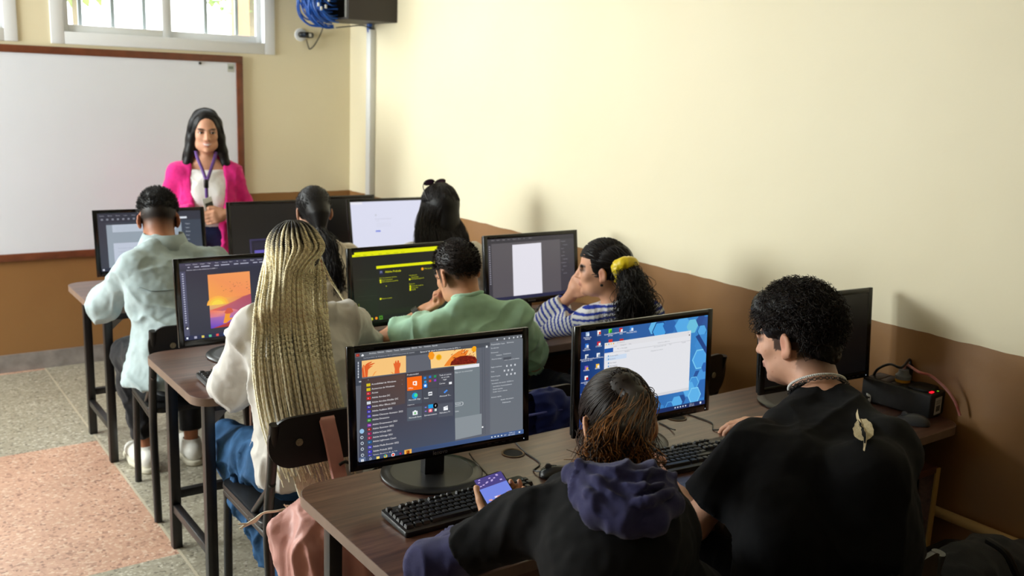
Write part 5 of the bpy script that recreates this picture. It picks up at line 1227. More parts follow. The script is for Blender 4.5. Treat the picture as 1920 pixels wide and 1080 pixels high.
# ---------------------------------------------------------------- the teacher
def teacher():
    Y = 5.40; s = .985
    fw = nrm([-.24, -.97, 0]); R = pitch(frame(fw), -3); r = frame(fw)[:, 0]
    J = dict(s=s, R=R, head=Pn(386, 247, Y), neck=Pn(386, 299, Y + .02), chest=Pn(388, 358, Y + .03))
    J['shL'] = V3(J['neck']) - r * .145 + V3((0, .02, -.070)); J['shR'] = V3(J['neck']) + r * .145 + V3((0, .02, -.070)) 
    c = V3(J['chest']); J['hip'] = V3((c[0], c[1] + .02, .90))
    hc = Pn(401, 405, Y - .20)
    J['elL'] = V3(J['shL']) - r * .092 + V3((0, .0, -.275)); J['elR'] = V3(J['shR']) + r * .092 + V3((0, 0, -.275))
    J['wrL'] = hc - r * .075 + V3((0, .02, .012)); J['wrR'] = hc + r * .085 + V3((0, .02, .02))
    for q, sg in (('L', -1), ('R', 1)):
        J['hp' + q] = V3(J['hip']) + r * sg * .085; J['kn' + q] = V3(J['hip']) + r * sg * .09 + V3((0, 0, -.42)); J['an' + q] = V3((J['kn' + q][0], J['kn' + q][1] + .03, .085)); J['ft' + q] = fw
    root = person('person', (c[0], c[1], 0), 'smiling woman standing by the white board in a pink cardigan with a purple lanyard')
    hf = {'L': lambda F, w: hand(F, w, r * .9 + fw * .3 + V3((0, 0, -.25)), -fw, -1, s=.95, curl=(22, 25, 15), thumb=(.8, .5, .1)), 'R': lambda F, w: hand(F, w, -r * .9 + fw * .1 + V3((0, 0, -.3)), -fw, 1, s=.95, curl=(25, 28, 18), thumb=(.8, .5, .1))}
    V, Q, T = body_mesh(J, .0052, fem=1, handfn=hf, neck_r=.045)
    c_ = skin_cols(V, J, (206, 152, 124), smile=9., lips=(170, 84, 86), brow=(44, 28, 24))
    q = (V - V3(J['head'])) @ J['R'] / s; sm = np.clip(1.5 - np.sqrt((q[:, 0] / .019) ** 2 + ((q[:, 2] + .0632 - 9 * q[:, 0] ** 2) / .0044) ** 2), 0, 1) * (q[:, 1] > .07) * (np.abs(q[:, 2]) < .12)
    c_ = c_ * (1 - sm[:, None]) + np.array(lin((232, 222, 216))) * sm[:, None]
    put('body', V, Q, M_skin, root, c_); eyes(J, root)
    wt = cloth('white_top', (232, 230, 228), .05); pk = mat('pink_knit', (228, 40, 134), .85, noise=.25, nscale=30, bump=.5, bscale=300, sheen=.2, spec=.2); jn = cloth('navy_jeans', (34, 44, 86), .3)
    up = nrm(V3(J['neck']) - V3(J['chest']))
    tb = Pn(386, 322, Y - .1)
    F_ = None
    def topcut(F): F.cut(tb, V3((0, 0, 1)))
    def bust(F):
        for sg in (-1, 1): F.ell(V3(J['chest']) + r * sg * .048 + fw * .060 + V3((0, 0, -.03)), (.046, .046, .052), frame(fw), .05)
    garment('camisole', J, .006, wt, root, .008, (0, 0), hem=(V3(J['hip']) + V3((0, 0, -.06)), (0, 0, -1)), hole=.02, skirt=lambda F: (bust(F), topcut(F)), wr=(.006, 16, 4))
    fc = V3(J['chest']) + fw * .16
    def opening(F):
        Rf = frame(fw)
        for z0, z1, hw, o in ((.05, .30, .082, -.004), (-.13, .06, .085, -.004), (-.42, -.12, .07, .004), (-1.0, -.38, .06, .012)):
            F.box(fc + r * o + V3((0, 0, (z0 + z1) / 2)), (hw, .15, (z1 - z0) / 2 + .03), Rf, .02, .02, 's')
    def sk(F):
        F.cone(V3(J['hip']) + V3((0, 0, .1)), V3(J['hip']) + V3((0, 0, -.30)), .15, .17, .06)
    o, Vc, Qc, Nc = garment('cardigan', J, .006, pk, root, .022, (1.95, 1.95), hem=(V3(J['hip']) + V3((0, 0, -.30)), (0, 0, -1)), hole=.066, skirt=sk, extra=opening, wr=(.009, 18, 6), drop=.02)
    trousers(J, .008, jn, root, .012, .95)
    # hair: a dark mass parted in the middle, with strands falling on both sides
    cen = V3(J['head'])
    F = Fld(cen - .3, cen + .25, .006)
    F.ell(T(0, -.016, .040), (.083 * s, .100 * s, .091 * s), R, 0)
    for sg in (-1, 1):
        F.chain([T(sg * .060, .0, .05), T(sg * .074, .006, -.03), T(sg * .088, .004, -.11), T(sg * .104, .0, -.18), T(sg * .112, .0, -.215)], [.031, .028, .027, .024, .010], .02)
    F.chain([T(0, -.06, .0), T(0, -.075, -.1), T(0, -.08, -.18)], [.07, .065, .06], .03)
    F.ell(T(0, .078, -.016), (.060 * s, .055 * s, .098 * s), R, .006, 's'); F.box(T(0, .11, -.1), (.045, .08, .12), R, .02, .02, 's')
    Vh, Qh = F.extract(1); put('hair', Vh, Qh, M_hairc, root, np.tile(np.array(lin((17, 13, 13))), (len(Vh), 1)))
    g = np.random.default_rng(5); n = 900; sg = np.where(g.random(n) < .5, -1, 1); y0 = g.uniform(-.09, .07, n); C_ = []
    for k in range(6):
        t = k / 5
        x = sg * np.array([.004, .05, .085, .099, .113, .128])[k]; z = np.array([.134, .114, .04, -.06, -.14, -.225])[k] - np.abs(y0) * .35 * (1 - t) - y0 * .12; y = y0 * (1 - .55 * t) - .012 - .03 * t
        C_.append(towrld(J, np.stack([x + g.normal(size=n) * .004 * (.4 + t), y + g.normal(size=n) * .003, z + (g.normal(size=n) * .012 if k == 5 else 0)], 1)))
    S_ = strands(spl(np.stack(C_, 1), 26), .0016, .0009, 4, hair_cols(n, (24, 18, 18), .3)); put('hair_strands', S_[0], S_[1], M_hairc, root, S_[2])
    # lanyard, clip and badge
    pu = mat('purple_ribbon', (98, 60, 138), .6, noise=.2, nscale=300)
    def rib(pts, w, name, m):
        b = MB(); bm = b.bm; pr = None
        Q_ = catmull([Vector(p) for p in pts], 6)
        for i, p in enumerate(Q_):
            tt = (Q_[min(i + 1, len(Q_) - 1)] - Q_[max(i - 1, 0)]).normalized(); sd = tt.cross(Vector(fw)).normalized() * w; th = Vector(fw) * .0012
            a = [bm.verts.new(p + sd - root.location), bm.verts.new(p - sd - root.location), bm.verts.new(p - sd + th - root.location), bm.verts.new(p + sd + th - root.location)]
            if pr:
                for j in range(4): bm.faces.new((pr[j], pr[(j + 1) % 4], a[(j + 1) % 4], a[j]))
            else: bm.faces.new(a)
            pr = a
        bm.faces.new(pr[::-1]); return b.build(name, m, root, angle=180)
    lan = rib([Pn(367, 283, Y - .04), Pn(371, 298, Y - .105), Pn(379, 317, Y - .135), Pn(387, 340, Y - .17)], .009, 'lanyard_ribbon', pu)
    rib([Pn(405, 284, Y - .04), Pn(402, 298, Y - .105), Pn(396, 316, Y - .135), Pn(388, 340, Y - .174)], .009, 'lanyard_ribbon', pu)
    rib([Pn(387, 338, Y - .172), Pn(387, 355, Y - .178), Pn(388, 374, Y - .17)], .009, 'lanyard_ribbon', pu)
    p0 = Vector(Pn(386.5, 344, Y - .185)) - root.location; b = MB(); b.box(p0 + Vector((-.012, -.01, -.026)), p0 + Vector((.012, .01, .022)), .006, seg=3); b.build('lanyard_clip', M_blk, root)
    p0 = Vector(Pn(391, 384, Y - .18)) - root.location; Mb = Matrix.Translation(p0) @ Matrix.Rotation(-.25, 4, 'Y') @ Matrix.Rotation(.25, 4, 'Z')
    b = MB(); b.box((-.03, -.001, -.038), (.03, .001, .04), .0008, M=Mb); bd = b.build('badge_card', M_white, root)
    b = MB(); b.box((-.02, -.0018, -.03), (.026, -.0011, .012), M=Mb); b.build('badge_photo', mat('badge_dark', (52, 56, 54), .4), bd, smooth=False)
    return root
teacher()

# ---------------------------------------------------------------- man in the denim jacket
def denim():
    Y = 4.18; s = 1.0; f = nrm([.12, .99, 0]); r = V3((f[1], -f[0], 0))
    J = dict(s=s, R=pitch(frame(nrm([.22, .97, 0])), -22), head=Pn(297, 412, Y + .02), neck=Pn(308, 456, Y - .05))
    J['hip'] = V3((1.16, 3.93, .565)); J['chest'] = Pn(312, 540, 4.03)
    J['shL'] = Pn(250, 497, 4.06); J['shR'] = Pn(399, 494, 4.08)
    J['elL'] = Pn(192, 574, 4.25); J['wrL'] = Pn(197, 540, 4.52); J['elR'] = Pn(447, 560, 4.27); J['wrR'] = Pn(400, 540, 4.5)
    seat_legs(J, f, knee=((1.02, 4.33, .53), (1.28, 4.33, .53)), ankle=((1.06, 4.27, .10), (1.265, 4.26, .10)))
    J['ftL'] = nrm([-.1, 1, 0]); J['ftR'] = nrm([.05, 1, 0])
    root = person('person', (1.16, 3.93, 0), 'man with a short fade haircut seen from behind in a light denim jacket')
    V, Q, T = body_mesh(J, .006, neck_r=.055)
    def stub(c, q, bl):
        hd = (np.abs(q[:, 2]) < .16) & (np.abs(q[:, 0]) < .1) & (q[:, 1] < .055)
        m = np.clip((q[:, 2] + .085) / .08, 0, 1) ** 1.2 * hd * (q[:, 1] < .05); m = m * (1 - ((np.abs(q[:, 0]) > .072) & (q[:, 2] < .03) & (q[:, 2] > -.05))); return bl(m * .985, (21, 17, 16))
    put('body', V, Q, M_skin, root, skin_cols(V, J, (176, 118, 88), stub=stub, brow=(30, 22, 20)))
    jk = mat('light_denim', (172, 188, 190), .82, noise=.16, nscale=25, bump=.35, bscale=700, sheen=.1, spec=.2)
    up = nrm(V3(J['chest']) - V3(J['hip'])) 
    def sk(F):
        F.cone(V3((1.10, 3.93, .68)), V3((1.05, 3.90, .46)), .145, .18, .05); F.cone(V3((1.2, 3.92, .68)), V3((1.2, 3.90, .46)), .15, .165, .05)
        F.ell(J['elL'], (.060, .066, .056), None, .04)
    o, Vj, Qj, Nj = garment('denim_jacket', J, .006, jk, root, .022, (1.72, 1.72), cuff=1, wide=1.02, hem=((0, 0, .525), (0, 0, -1)), fat=1.2, hole=.062, skirt=sk, wr=(.014, 13, 2), drop=-.01)
    collar = jk
    nb, hd = nk(J); d = nrm(hd - nb)
    # folded collar standing round the back of the neck
    b = MB(); bm = b.bm; pr = None
    for k in range(25):
        a = PI * (-.15 + 1.3 * k / 24); u = -r * math.cos(a) * .074 - f * math.sin(a) * .066
        base = V3(nb) + u + f * .016; pts = [base + V3((0, 0, -.012)), base + u * .02 + V3((0, 0, .040)), base + u * .12 + V3((0, 0, .042)), base + u * .50 + V3((0, 0, -.020)), base + u * .38 + V3((0, 0, -.026))]
        ring = [bm.verts.new(Vector(p) - root.location) for p in pts]
        if pr:
            for j in range(5): bm.faces.new((pr[j], pr[(j + 1) % 5], ring[(j + 1) % 5], ring[j]))
        pr = ring
    b.build('collar', jk, root, angle=180)
    seam = mat('denim_seam', (140, 156, 160), .85)
    def along(pts, rad, name, m, off=.004):
        """a seam that follows the cloth"""
        out = []
        for p in catmull([Vector(p) for p in pts], 6):
            i = np.argmin(((Vj - np.array(p)) ** 2).sum(1)); out.append(Vector(Vj[i] + Nj[i] * off * .5) - root.location)
        out = [(out[max(i - 1, 0)] + out[i] + out[min(i + 1, len(out) - 1)]) / 3 for i in range(len(out))]
        b = MB(); b.tube(out, rad, 6, 1); b.build(name, m, root, angle=180)
    along([Pn(250, 535, 3.9), Pn(300, 545, 3.9), Pn(370, 530, 3.9), Pn(430, 505, 3.95)], .0022, 'yoke_seam', seam)
    trousers(J, .008, cloth('black_trousers', (20, 20, 24), .2), root, .012, .90)
    sh = mat('white_leather', (222, 220, 212), .45); so = mat('shoe_sole', (206, 200, 180), .6)
    for q in 'LR':
        an = V3(J['an' + q]); fd = J['ft' + q]; a = V3((an[0], an[1], 0)); F = Fld(a - .2, a + np.array([.2, .25, .2]), .005)
        F.chain([a - fd * .045 + V3((0, 0, .055)), a + fd * .06 + V3((0, 0, .05)), a + fd * .17 + V3((0, 0, .038))], [.043, .043, .036], .03); F.cone(a + V3((0, 0, .06)), a + V3((0, 0, .095)), .044, .042, .02); F.cut(a + V3((0, 0, .022)), (0, 0, -1)); F.cone(a + V3((0, 0, .08)), a + V3((0, 0, .2)), .033, .04, .005, 's')
        V_, Q_ = F.extract(1); shoe = put('shoe', V_, Q_, sh, root)
        F = Fld(a - .2, a + np.array([.2, .25, .2]), .005); F.chain([a - fd * .048 + V3((0, 0, .012)), a + fd * .06 + V3((0, 0, .012)), a + fd * .172 + V3((0, 0, .012))], [.047, .047, .041], .03); F.cut(a + V3((0, 0, .026)), (0, 0, 1)); F.cut(a + V3((0, 0, .001)), (0, 0, -1))
        V_, Q_ = F.extract(1); o = put('sole', V_, Q_, so, root); o.parent = shoe
    F = Fld(V3(J['head']) - .2, V3(J['head']) + .2, .005); F.ell(T(0, -.010, .053), (.0757, .0972, .077), J['R'], 0); F.box(T(0, .12, .0), (.1, .06, .085), J['R'], .02, .02, 's')
    V_, Q_ = F.extract(1); N_ = normals(V_, Q_); V_ = V_ + N_ * (vnoise(V_ * 120, 4) * .0025 + vnoise(V_ * 300, 5) * .0012)[:, None]
    put('hair', V_, Q_, M_hairc, root, np.tile(np.array(lin((22, 19, 19))), (len(V_), 1)))
    q = cap_points(J, 2600, lambda x, y, z: (z > .03) & ~((y > .06) & (z < .075)), (.078, .100, .084), (0, -.01, .052), 3)
    g = np.random.default_rng(3); d_ = nrm(q - np.array([0, -.01, .03])) if False else (q - np.array([0, -.01, .03])); d_ = d_ / np.linalg.norm(d_, axis=1)[:, None]; d_ += np.array([0, .55, .1]) + g.normal(size=q.shape) * .25
    Pp = np.stack([q - d_ * .003, q + d_ * .004, q + d_ * .010], 1); Pp = np.stack([towrld(J, Pp[:, i]) for i in range(3)], 1); S_ = strands(Pp, .0012, .0007, 3, hair_cols(len(q), (26, 22, 22), .35)); put('hair_strands', S_[0], S_[1], M_hairc, root, S_[2])
denim()
# ---------------------------------------------------------------- woman with blonde braids
def braids():
    Y = 2.84; s = .97; f = nrm([.1, .99, 0])
    J = dict(s=s, R=pitch(frame(nrm([.12, .99, 0])), -12), head=Pn(552, 494, Y), neck=Pn(557, 572, 2.80))
    J['hip'] = V3((1.17, 2.725, .565)); J['chest'] = Pn(560, 690, 2.74)
    J['shL'] = Pn(474, 617, 2.80); J['shR'] = Pn(648, 603, 2.82); J['elL'] = Pn(436, 722, 2.93); J['wrL'] = Pn(455, 700, 3.12); J['elR'] = Pn(688, 650, 3.0); J['wrR'] = Pn(660, 650, 3.2)
    seat_legs(J, f, knee=((1.045, 3.09, .53), (1.33, 3.12, .53)), ankle=((1.10, 2.60, .12), (1.36, 2.98, .10)))
    root = person('person', (1.17, 2.725, 0), 'woman with very long blonde braids seen from behind in a white sweater and jeans')
    V, Q, T = body_mesh(J, .006, fem=1, neck_r=.046); put('body', V, Q, M_skin, root, skin_cols(V, J, (176, 124, 96)))
    sw = cloth('white_sweater', (214, 210, 204), .06, 40, .3, 500)
    def sk(F):
        F.ell(J['elL'], (.062, .066, .070), None, .04); F.cone(V3(J['shL']), V3(J['elL']), .052, .066, .03); F.cone(V3(J['elL']), V3(J['wrL']), .066, .045, .03)
        F.cone(V3(J['hip']) + V3((0, 0, .12)), V3(J['hip']) + V3((0, -.01, -.02)), .14, .155, .04)
    o, Vs, Qs, Ns = garment('sweater', J, .006, sw, root, .022, (1.93, 1.93), wide=1.0, hem=((0, 0, .525), (0, 0, -1)), fat=1.25, hole=.06, skirt=sk, wr=(.015, 11, 5), drop=-.01, band=.016)
    trousers(J, .007, mat('blue_jeans', (62, 104, 150), .85, noise=.45, nscale=16, bump=.4, bscale=700, spec=.2), root, .012, .92, (.014, 15, 7), waist=.07)
    cream = lin((252, 244, 214)); mid = lin((244, 230, 190)); dark = lin((30, 22, 18))
    F = Fld(V3(J['head']) - .25, V3(J['head']) + .2, .006); F.ell(T(0, -.014, .037), (.080 * s, .101 * s, .090 * s), J['R'], 0); F.box(T(0, .13, -.02), (.075, .085, .09), J['R'], .03, .02, 's'); F.cut(T(0, 0, -.06), J['R'] @ V3((0, .3, -1)))
    V_, Q_ = F.extract(1); hair = put('hair', V_, Q_, M_hairc, root, np.tile(np.array(dark), (len(V_), 1)))
    # about a hundred braids
    g = np.random.default_rng(21); n = 100; ph = np.radians(np.linspace(-118, 118, n) + g.normal(size=n) * 2); tier = np.array([.22, .52, .82, 1.08, 1.3])[np.arange(n) % 5]; t0 = tier + g.normal(size=n) * .04
    fr = .5 + ph / np.radians(236); lay = np.array([2, 1.5, 1, .5, 0])[np.arange(n) % 5]
    lev = [((489, 520), (606, 505), 2.715), ((481, 575), (608, 575), 2.69), ((479, 620), (611, 620), 2.665), ((487, 690), (621, 690), 2.63), ((506, 795), (645, 790), 2.60), ((540, 880), (668, 880), 2.62)]
    ctrl = []
    for t in (0, .3, .65, 1):
        a = t0 + (1.55 - t0) * t; q = np.stack([np.sin(ph) * np.sin(a), -np.cos(ph) * np.sin(a), np.cos(a)], 1) * (np.array([.083, .105, .095])[None] + .004 * lay[:, None]) + np.array([0, -.014, .037]); ctrl.append(towrld(J, q))
    jx = g.normal(size=n) * 5
    for i, (a, b_, yy) in enumerate(lev):
        side = np.abs(fr - .5) * 2
        pl = []
        for k, u in enumerate(fr):
            X = a[0] * (1 - u) + b_[0] * u + jx[k] * (.3 + .17 * i); Yp = a[1] * (1 - u) + b_[1] * u + (g.normal() * 22 if i == 5 else 0); q = Pn(X, Yp, yy + (.05 * side[k] ** 3 if i > 0 else .10 * side[k] ** 2) - lay[k] * .006)
            if i >= 1:
                hsk = skin_hit(Vs, Ns, X, Yp, .010 + lay[k] * .007)
                if hsk is not None and (i > 1 or hsk[1] < q[1]): q = hsk
            pl.append(q)
        ctrl.append(np.array(pl))
    Pp = spl(np.stack(ctrl, 1), 260)
    # a few special ones: one falling over the right shoulder, some longer ends below the chair back
    Pp[97] = spl(np.stack([Pp[97, :1], Pp[97, 22:23], Pp[97, 45:46], Pn(617, 520, 2.84)[None], Pn(636, 550, 2.86)[None], Pn(654, 580, 2.87)[None], Pn(660, 600, 2.95)[None]], 0)[:, 0][None], 260)[0]
    M_br = mat('braid_fibre', (214, 190, 140), .5, attr='Col', spec=.3)
    for k in range(n):
        p = Pp[k]; T_ = np.gradient(p, axis=0); L = np.concatenate([[0], np.cumsum(np.linalg.norm(np.diff(p, axis=0), axis=1))]); T_ /= np.linalg.norm(T_, axis=1)[:, None]
        U = np.cross(T_, np.array([.85, .45, .2])); U /= np.linalg.norm(U, axis=1)[:, None]; W = np.cross(T_, U); w = 2 * PI * L / .021; tap = np.clip((L[-1] - L) / .25, .55, 1)[:, None]
        sub = np.stack([p + (U * np.sin(w + 2 * PI * j / 3)[:, None] * .0026 + W * np.sin(2 * (w + 2 * PI * j / 3))[:, None] * .0013) * tap for j in range(3)])
        c0 = np.clip((L - .02 - .05 * g.random()) / .06, 0, 1)[:, None]; lt = np.clip((L - .1) / .5, 0, 1)[:, None]
        base = np.array(dark) * (1 - c0) + (np.array(mid) * (1 - lt) + np.array(cream) * lt) * c0 * (1 + g.normal() * .10)
        S_ = strands(sub, np.tile(.0030 * tap[:, 0], (3, 1)), sides=4, cols=np.stack([base * (1 + .22 * np.sin(2 * PI * j / 3)) for j in range(3)]))
        o = put('braid', S_[0], S_[1], M_br, root, S_[2]); o.parent = hair
    # loose pale ends that spill through below the chair back
    ends = []
    for k in range(46):
        a = g.random(); ends.append([Pn(560 + 80 * a, 878, 2.58), Pn(556 + 60 * a + g.normal() * 4, 915, 2.56), Pn(590 + g.normal() * 10, 950 + g.normal() * 6, 2.53), Pn(552 + g.normal() * 12, 962 + g.normal() * 10, 2.5), Pn(536 + g.normal() * 8, 968 + g.normal() * 12, 2.5)])
    for k in range(7): ends.append([Pn(556, 950, 2.52), Pn(520, 958, 2.50), Pn(494, 962, 2.5), Pn(476, 974 + k, 2.49), Pn(452 + g.normal() * 3, 988 + g.normal() * 3, 2.48)])
    S_ = strands(spl(np.array(ends), 30), .0042, .0022, 5, hair_cols(len(ends), (248, 240, 218), .08, 4)); put('braid_ends', S_[0], S_[1], M_br, root, S_[2])
braids()

def dark_hair_mass(J, T, extra=None, col=(16, 13, 13), skull=(.080, .101, .090), face=(.13, .085, .09), h=.006, pad=.5):
    F = Fld(V3(J['head']) - pad, V3(J['head']) + .2, h); s = J['s']; F.ell(T(0, -.014, .037), np.array(skull) * s, J['R'], 0)
    F.box(T(0, .135, -.02), (.09, .085, .083), J['R'], .03, .02, 's')
    if extra: extra(F)
    V_, Q_ = F.extract(1); return V_, Q_, np.tile(np.array(lin(col)), (len(V_), 1))
# ---------------------------------------------------------------- woman with a low ponytail
def pony():
    Y = 4.12; s = .97; f = nrm([.05, 1, 0])
    J = dict(s=s, R=pitch(frame(nrm([.18, .98, 0])), -14), head=Pn(588, 398, Y), neck=Pn(594, 452, 4.07), hip=V3((1.82, 3.88, .565)), chest=Pn(600, 520, 3.98))
    J['shL'] = Pn(542, 481, 4.06); J['shR'] = Pn(652, 478, 4.08); J['elL'] = Pn(510, 560, 4.22); J['wrL'] = Pn(540, 530, 4.45); J['elR'] = Pn(676, 560, 4.22); J['wrR'] = Pn(650, 530, 4.45)
    seat_legs(J, f); root = person('person', (1.82, 3.88, 0), 'woman with black hair in a low ponytail wearing a cream top')
    V, Q, T = body_mesh(J, .0065, fem=1, neck_r=.045); put('body', V, Q, M_skin, root, skin_cols(V, J, (216, 168, 142)))
    garment('cream_top', J, .0065, cloth('cream_cloth', (218, 206, 188), .06), root, .014, (1.9, 1.9), hem=((0, 0, .56), (0, 0, -1)), fat=1.1, hole=.064, wr=(.010, 15, 8), drop=.015); trousers(J, .009, cloth('dark_jeans', (34, 40, 60), .2), root, .012)
    tie = Pn(601, 432, 4.00)
    V_, Q_, C_ = dark_hair_mass(J, T, lambda F: (F.cut(T(0, -.02, -.065), J['R'] @ V3((0, .5, -1))), F.chain([T(.004, -.09, -.02), tie], [.05, .022], .03), F.chain([tie, Pn(614, 460, 3.93), Pn(624, 500, 3.90), Pn(628, 540, 3.88)], [.02, .034, .032, .012], .01)))
    put('hair', V_, Q_, M_hairc, root, C_)
    q = cap_points(J, 1300, lambda x, y, z: (z > -.05) & ~((y > .05) & (z < .06)), seed=8); g = np.random.default_rng(8); n = len(q); p0 = towrld(J, q); mid = towrld(J, (q * .6 + np.array([.0, -.06, -.0])) / np.linalg.norm((q * .6 + np.array([0, -.06, 0]) - np.array([0, -.014, .037])) / np.array([.084, .106, .094]), axis=1)[:, None] * 1.0 if False else q + np.array([0, -.004, 0]))
    c1 = (p0 + tie) / 2; hc = V3(J['head']) + J['R'] @ np.array([0, -.014, .037]) * s; loc = (c1 - hc) @ J['R']; k_ = 1 / np.sqrt((loc / (np.array([.085, .107, .096]) * s)) ** 2 @ np.ones(3)); c1 = hc + (loc * np.maximum(k_, 1)[:, None]) @ J['R'].T
    t1 = tie + g.normal(size=(n, 3)) * .008; e1 = Pn(616, 462, 3.92) + g.normal(size=(n, 3)) * .016; e2 = Pn(625, 505, 3.885) + g.normal(size=(n, 3)) * .018; e3 = Pn(630, 548, 3.87) + g.normal(size=(n, 3)) * .018
    S_ = strands(spl(np.stack([p0, c1, t1, e1, e2, e3], 1), 30), .0016, .0010, 4, hair_cols(n, (24, 19, 19), .3)); put('hair_strands', S_[0], S_[1], M_hairc, root, S_[2])
    b = MB(); b.tube([Vector(p) - root.location for p in ring_pts(tie, Pn(614, 460, 3.93) - tie, .021, V3((1, 0, 0)))], .006, 8, 1); b.build('hair_tie', M_blk_soft, root)
pony()
# ---------------------------------------------------------------- woman with sunglasses on her head
def sung():
    Y = 4.02; s = .98; f = nrm([.1, 1, 0])
    J = dict(s=s, R=pitch(frame(nrm([-.05, 1, 0])), -4), head=Pn(822, 392, Y), neck=Pn(826, 452, 3.98), hip=V3((2.5, 3.86, .565)), chest=Pn(830, 520, 3.92))
    J['shL'] = Pn(772, 478, 3.96); J['shR'] = Pn(886, 476, 3.96); J['elL'] = Pn(745, 560, 4.1); J['wrL'] = Pn(775, 520, 4.35); J['elR'] = Pn(916, 545, 4.12); J['wrR'] = Pn(890, 520, 4.38)
    seat_legs(J, f); root = person('person', (2.5, 3.86, 0), 'woman with long straight black hair and sunglasses pushed up on her head')
    V, Q, T = body_mesh(J, .0065, fem=1, neck_r=.046); put('body', V, Q, M_skin, root, skin_cols(V, J, (196, 138, 108)))
    garment('white_tshirt', J, .0065, cloth('white_cotton', (222, 216, 206), .06), root, .014, (.88, .88), hem=((0, 0, .56), (0, 0, -1)), fat=1.25, hole=.064, wr=(.010, 14, 9)); trousers(J, .009, cloth('dark_jeans', (34, 40, 60), .2), root, .012)
    lv = [(Pn(781, 420, 3.92), Pn(866, 420, 3.92)), (Pn(779, 450, 3.865), Pn(878, 450, 3.855)), (Pn(783, 500, 3.82), Pn(880, 500, 3.81)), (Pn(800, 560, 3.81), Pn(872, 560, 3.80))]
    V_, Q_, C_ = dark_hair_mass(J, T, lambda F: (F.chain([T(0, -.05, .02), T(-.0, -.06, -.06), Pn(828, 470, 3.91), Pn(832, 545, 3.86)], [.07, .062, .045, .03], .04), F.chain([T(-.05, -.02, .0), T(-.062, -.03, -.08), Pn(796, 465, 3.93), Pn(806, 540, 3.87)], [.033, .034, .03, .025], .03), F.chain([T(.05, -.02, .0), T(.062, -.03, -.08), Pn(862, 465, 3.92), Pn(858, 540, 3.86)], [.033, .034, .03, .025], .03)), skull=(.083, .103, .092), pad=.55)
    put('hair', V_, Q_, M_hairc, root, C_)
    Pp, fr, ph = fall(J, 1500, lv, 120, (.1, 1.35), (.087, .108, .096), (0, -.014, .037), 36, .007, 4); S_ = strands(Pp, .0016, .0010, 4, hair_cols(1500, (24, 18, 18), .35)); put('hair_strands', S_[0], S_[1], M_hairc, root, S_[2])
    gm = mat('sunglass_frame', (28, 22, 26), .25); gl = mat('violet_lens', (96, 66, 104), .12)
    for sg in (-1, 1):
        c = T(sg * .034, .030, .134); Rr = pitch(J['R'], 48)
        pts = [c + Rr @ np.array([.028 * math.cos(t), 0, .021 * math.sin(t)]) for t in np.linspace(0, 2 * PI, 25)]
        b = MB(); b.tube([Vector(p) - root.location for p in pts], .003, 8, 1); fo = b.build('sunglass_frame', gm, root)
        b = MB(); vs = [b.bm.verts.new(Vector(p) - root.location) for p in pts[:-1]]; vs2 = [b.bm.verts.new(Vector(p + Rr @ np.array([0, .0015, 0])) - root.location) for p in pts[:-1]]; b.bm.faces.new(vs); b.bm.faces.new(vs2[::-1])
        for i in range(len(vs)): b.bm.faces.new((vs[i], vs2[i], vs2[(i + 1) % len(vs)], vs[(i + 1) % len(vs)]))
        b.build('sunglass_lens', gl, fo)
        b = MB(); b.tube([Vector(T(sg * .06, .032, .132)) - root.location, Vector(T(sg * .082, .01, .11)) - root.location, Vector(T(sg * .088, -.04, .05)) - root.location], .0025, 8, 5); b.build('sunglass_temple', gm, root)
    b = MB(); b.tube([Vector(T(x, .032, .136)) - root.location for x in (-.012, 0, .012)], .0025, 8, 3); b.build('sunglass_bridge', gm, root)
    w = V3(J['elR']) * .75 + V3(J['shR']) * .25
    b = MB(); b.lathe([(0, -.007), (.006, -.004), (.007, .003), (0, .007)], 14, Matrix.Translation(Vector(T(.083, -.014, -.05)) - root.location)); b.build('pearl_earring', M_white, root)
sung()
# ---------------------------------------------------------------- boy in the mint t-shirt
def short_hair(J, T, root, col, n, rad, cen, lim, length, seed, lean=(0, -.2, -.3), curl=0., r=.0012, cap=None, capcol=None, m=5):
    F = Fld(V3(J['head']) - .2, V3(J['head']) + .22, .005); s = J['s']
    cap(F); V_, Q_ = F.extract(1); N_ = normals(V_, Q_); V_ = V_ + N_ * ((vnoise(V_ * 90, 4) * .003 + vnoise(V_ * 260, 5) * .0014) * (1 if curl else .45))[:, None]
    put('hair', V_, Q_, M_hairc, root, np.tile(np.array(lin(capcol or col)), (len(V_), 1)))
    q = cap_points(J, n, lim, rad, cen, seed); g = np.random.default_rng(seed); d = (q - np.array([cen[0], cen[1], cen[2] - .02])); d /= np.linalg.norm(d, axis=1)[:, None]; nrmv = d.copy(); d = d + np.array(lean) + g.normal(size=q.shape) * .3; d /= np.linalg.norm(d, axis=1)[:, None]
    L = length * g.uniform(.6, 1.25, n); t = np.linspace(0, 1, m)
    if curl:
        a = np.cross(d, g.normal(size=q.shape)); a /= np.linalg.norm(a, axis=1)[:, None]; b = np.cross(d, a); ph = g.uniform(0, 6.28, n); w = g.uniform(5, 9, n)
        Pp = np.stack([q - nrmv * .004 + d * (L * u * .75)[:, None] + (a * np.cos(ph + w * u)[:, None] + b * np.sin(ph + w * u)[:, None]) * (curl * min(1, u * 2.5 + .15)) - np.array([0, 0, .008]) * u * u for u in t], 1)
    else: Pp = np.stack([q - nrmv * .003 + d * (L * u)[:, None] for u in t], 1)
    Pp = np.stack([towrld(J, Pp[:, i]) for i in range(m)], 1); S_ = strands(Pp, r, r * .5, 3, hair_cols(n, col, .4 if curl else .15, seed)); put('hair_strands', S_[0], S_[1], M_hairc, root, S_[2])
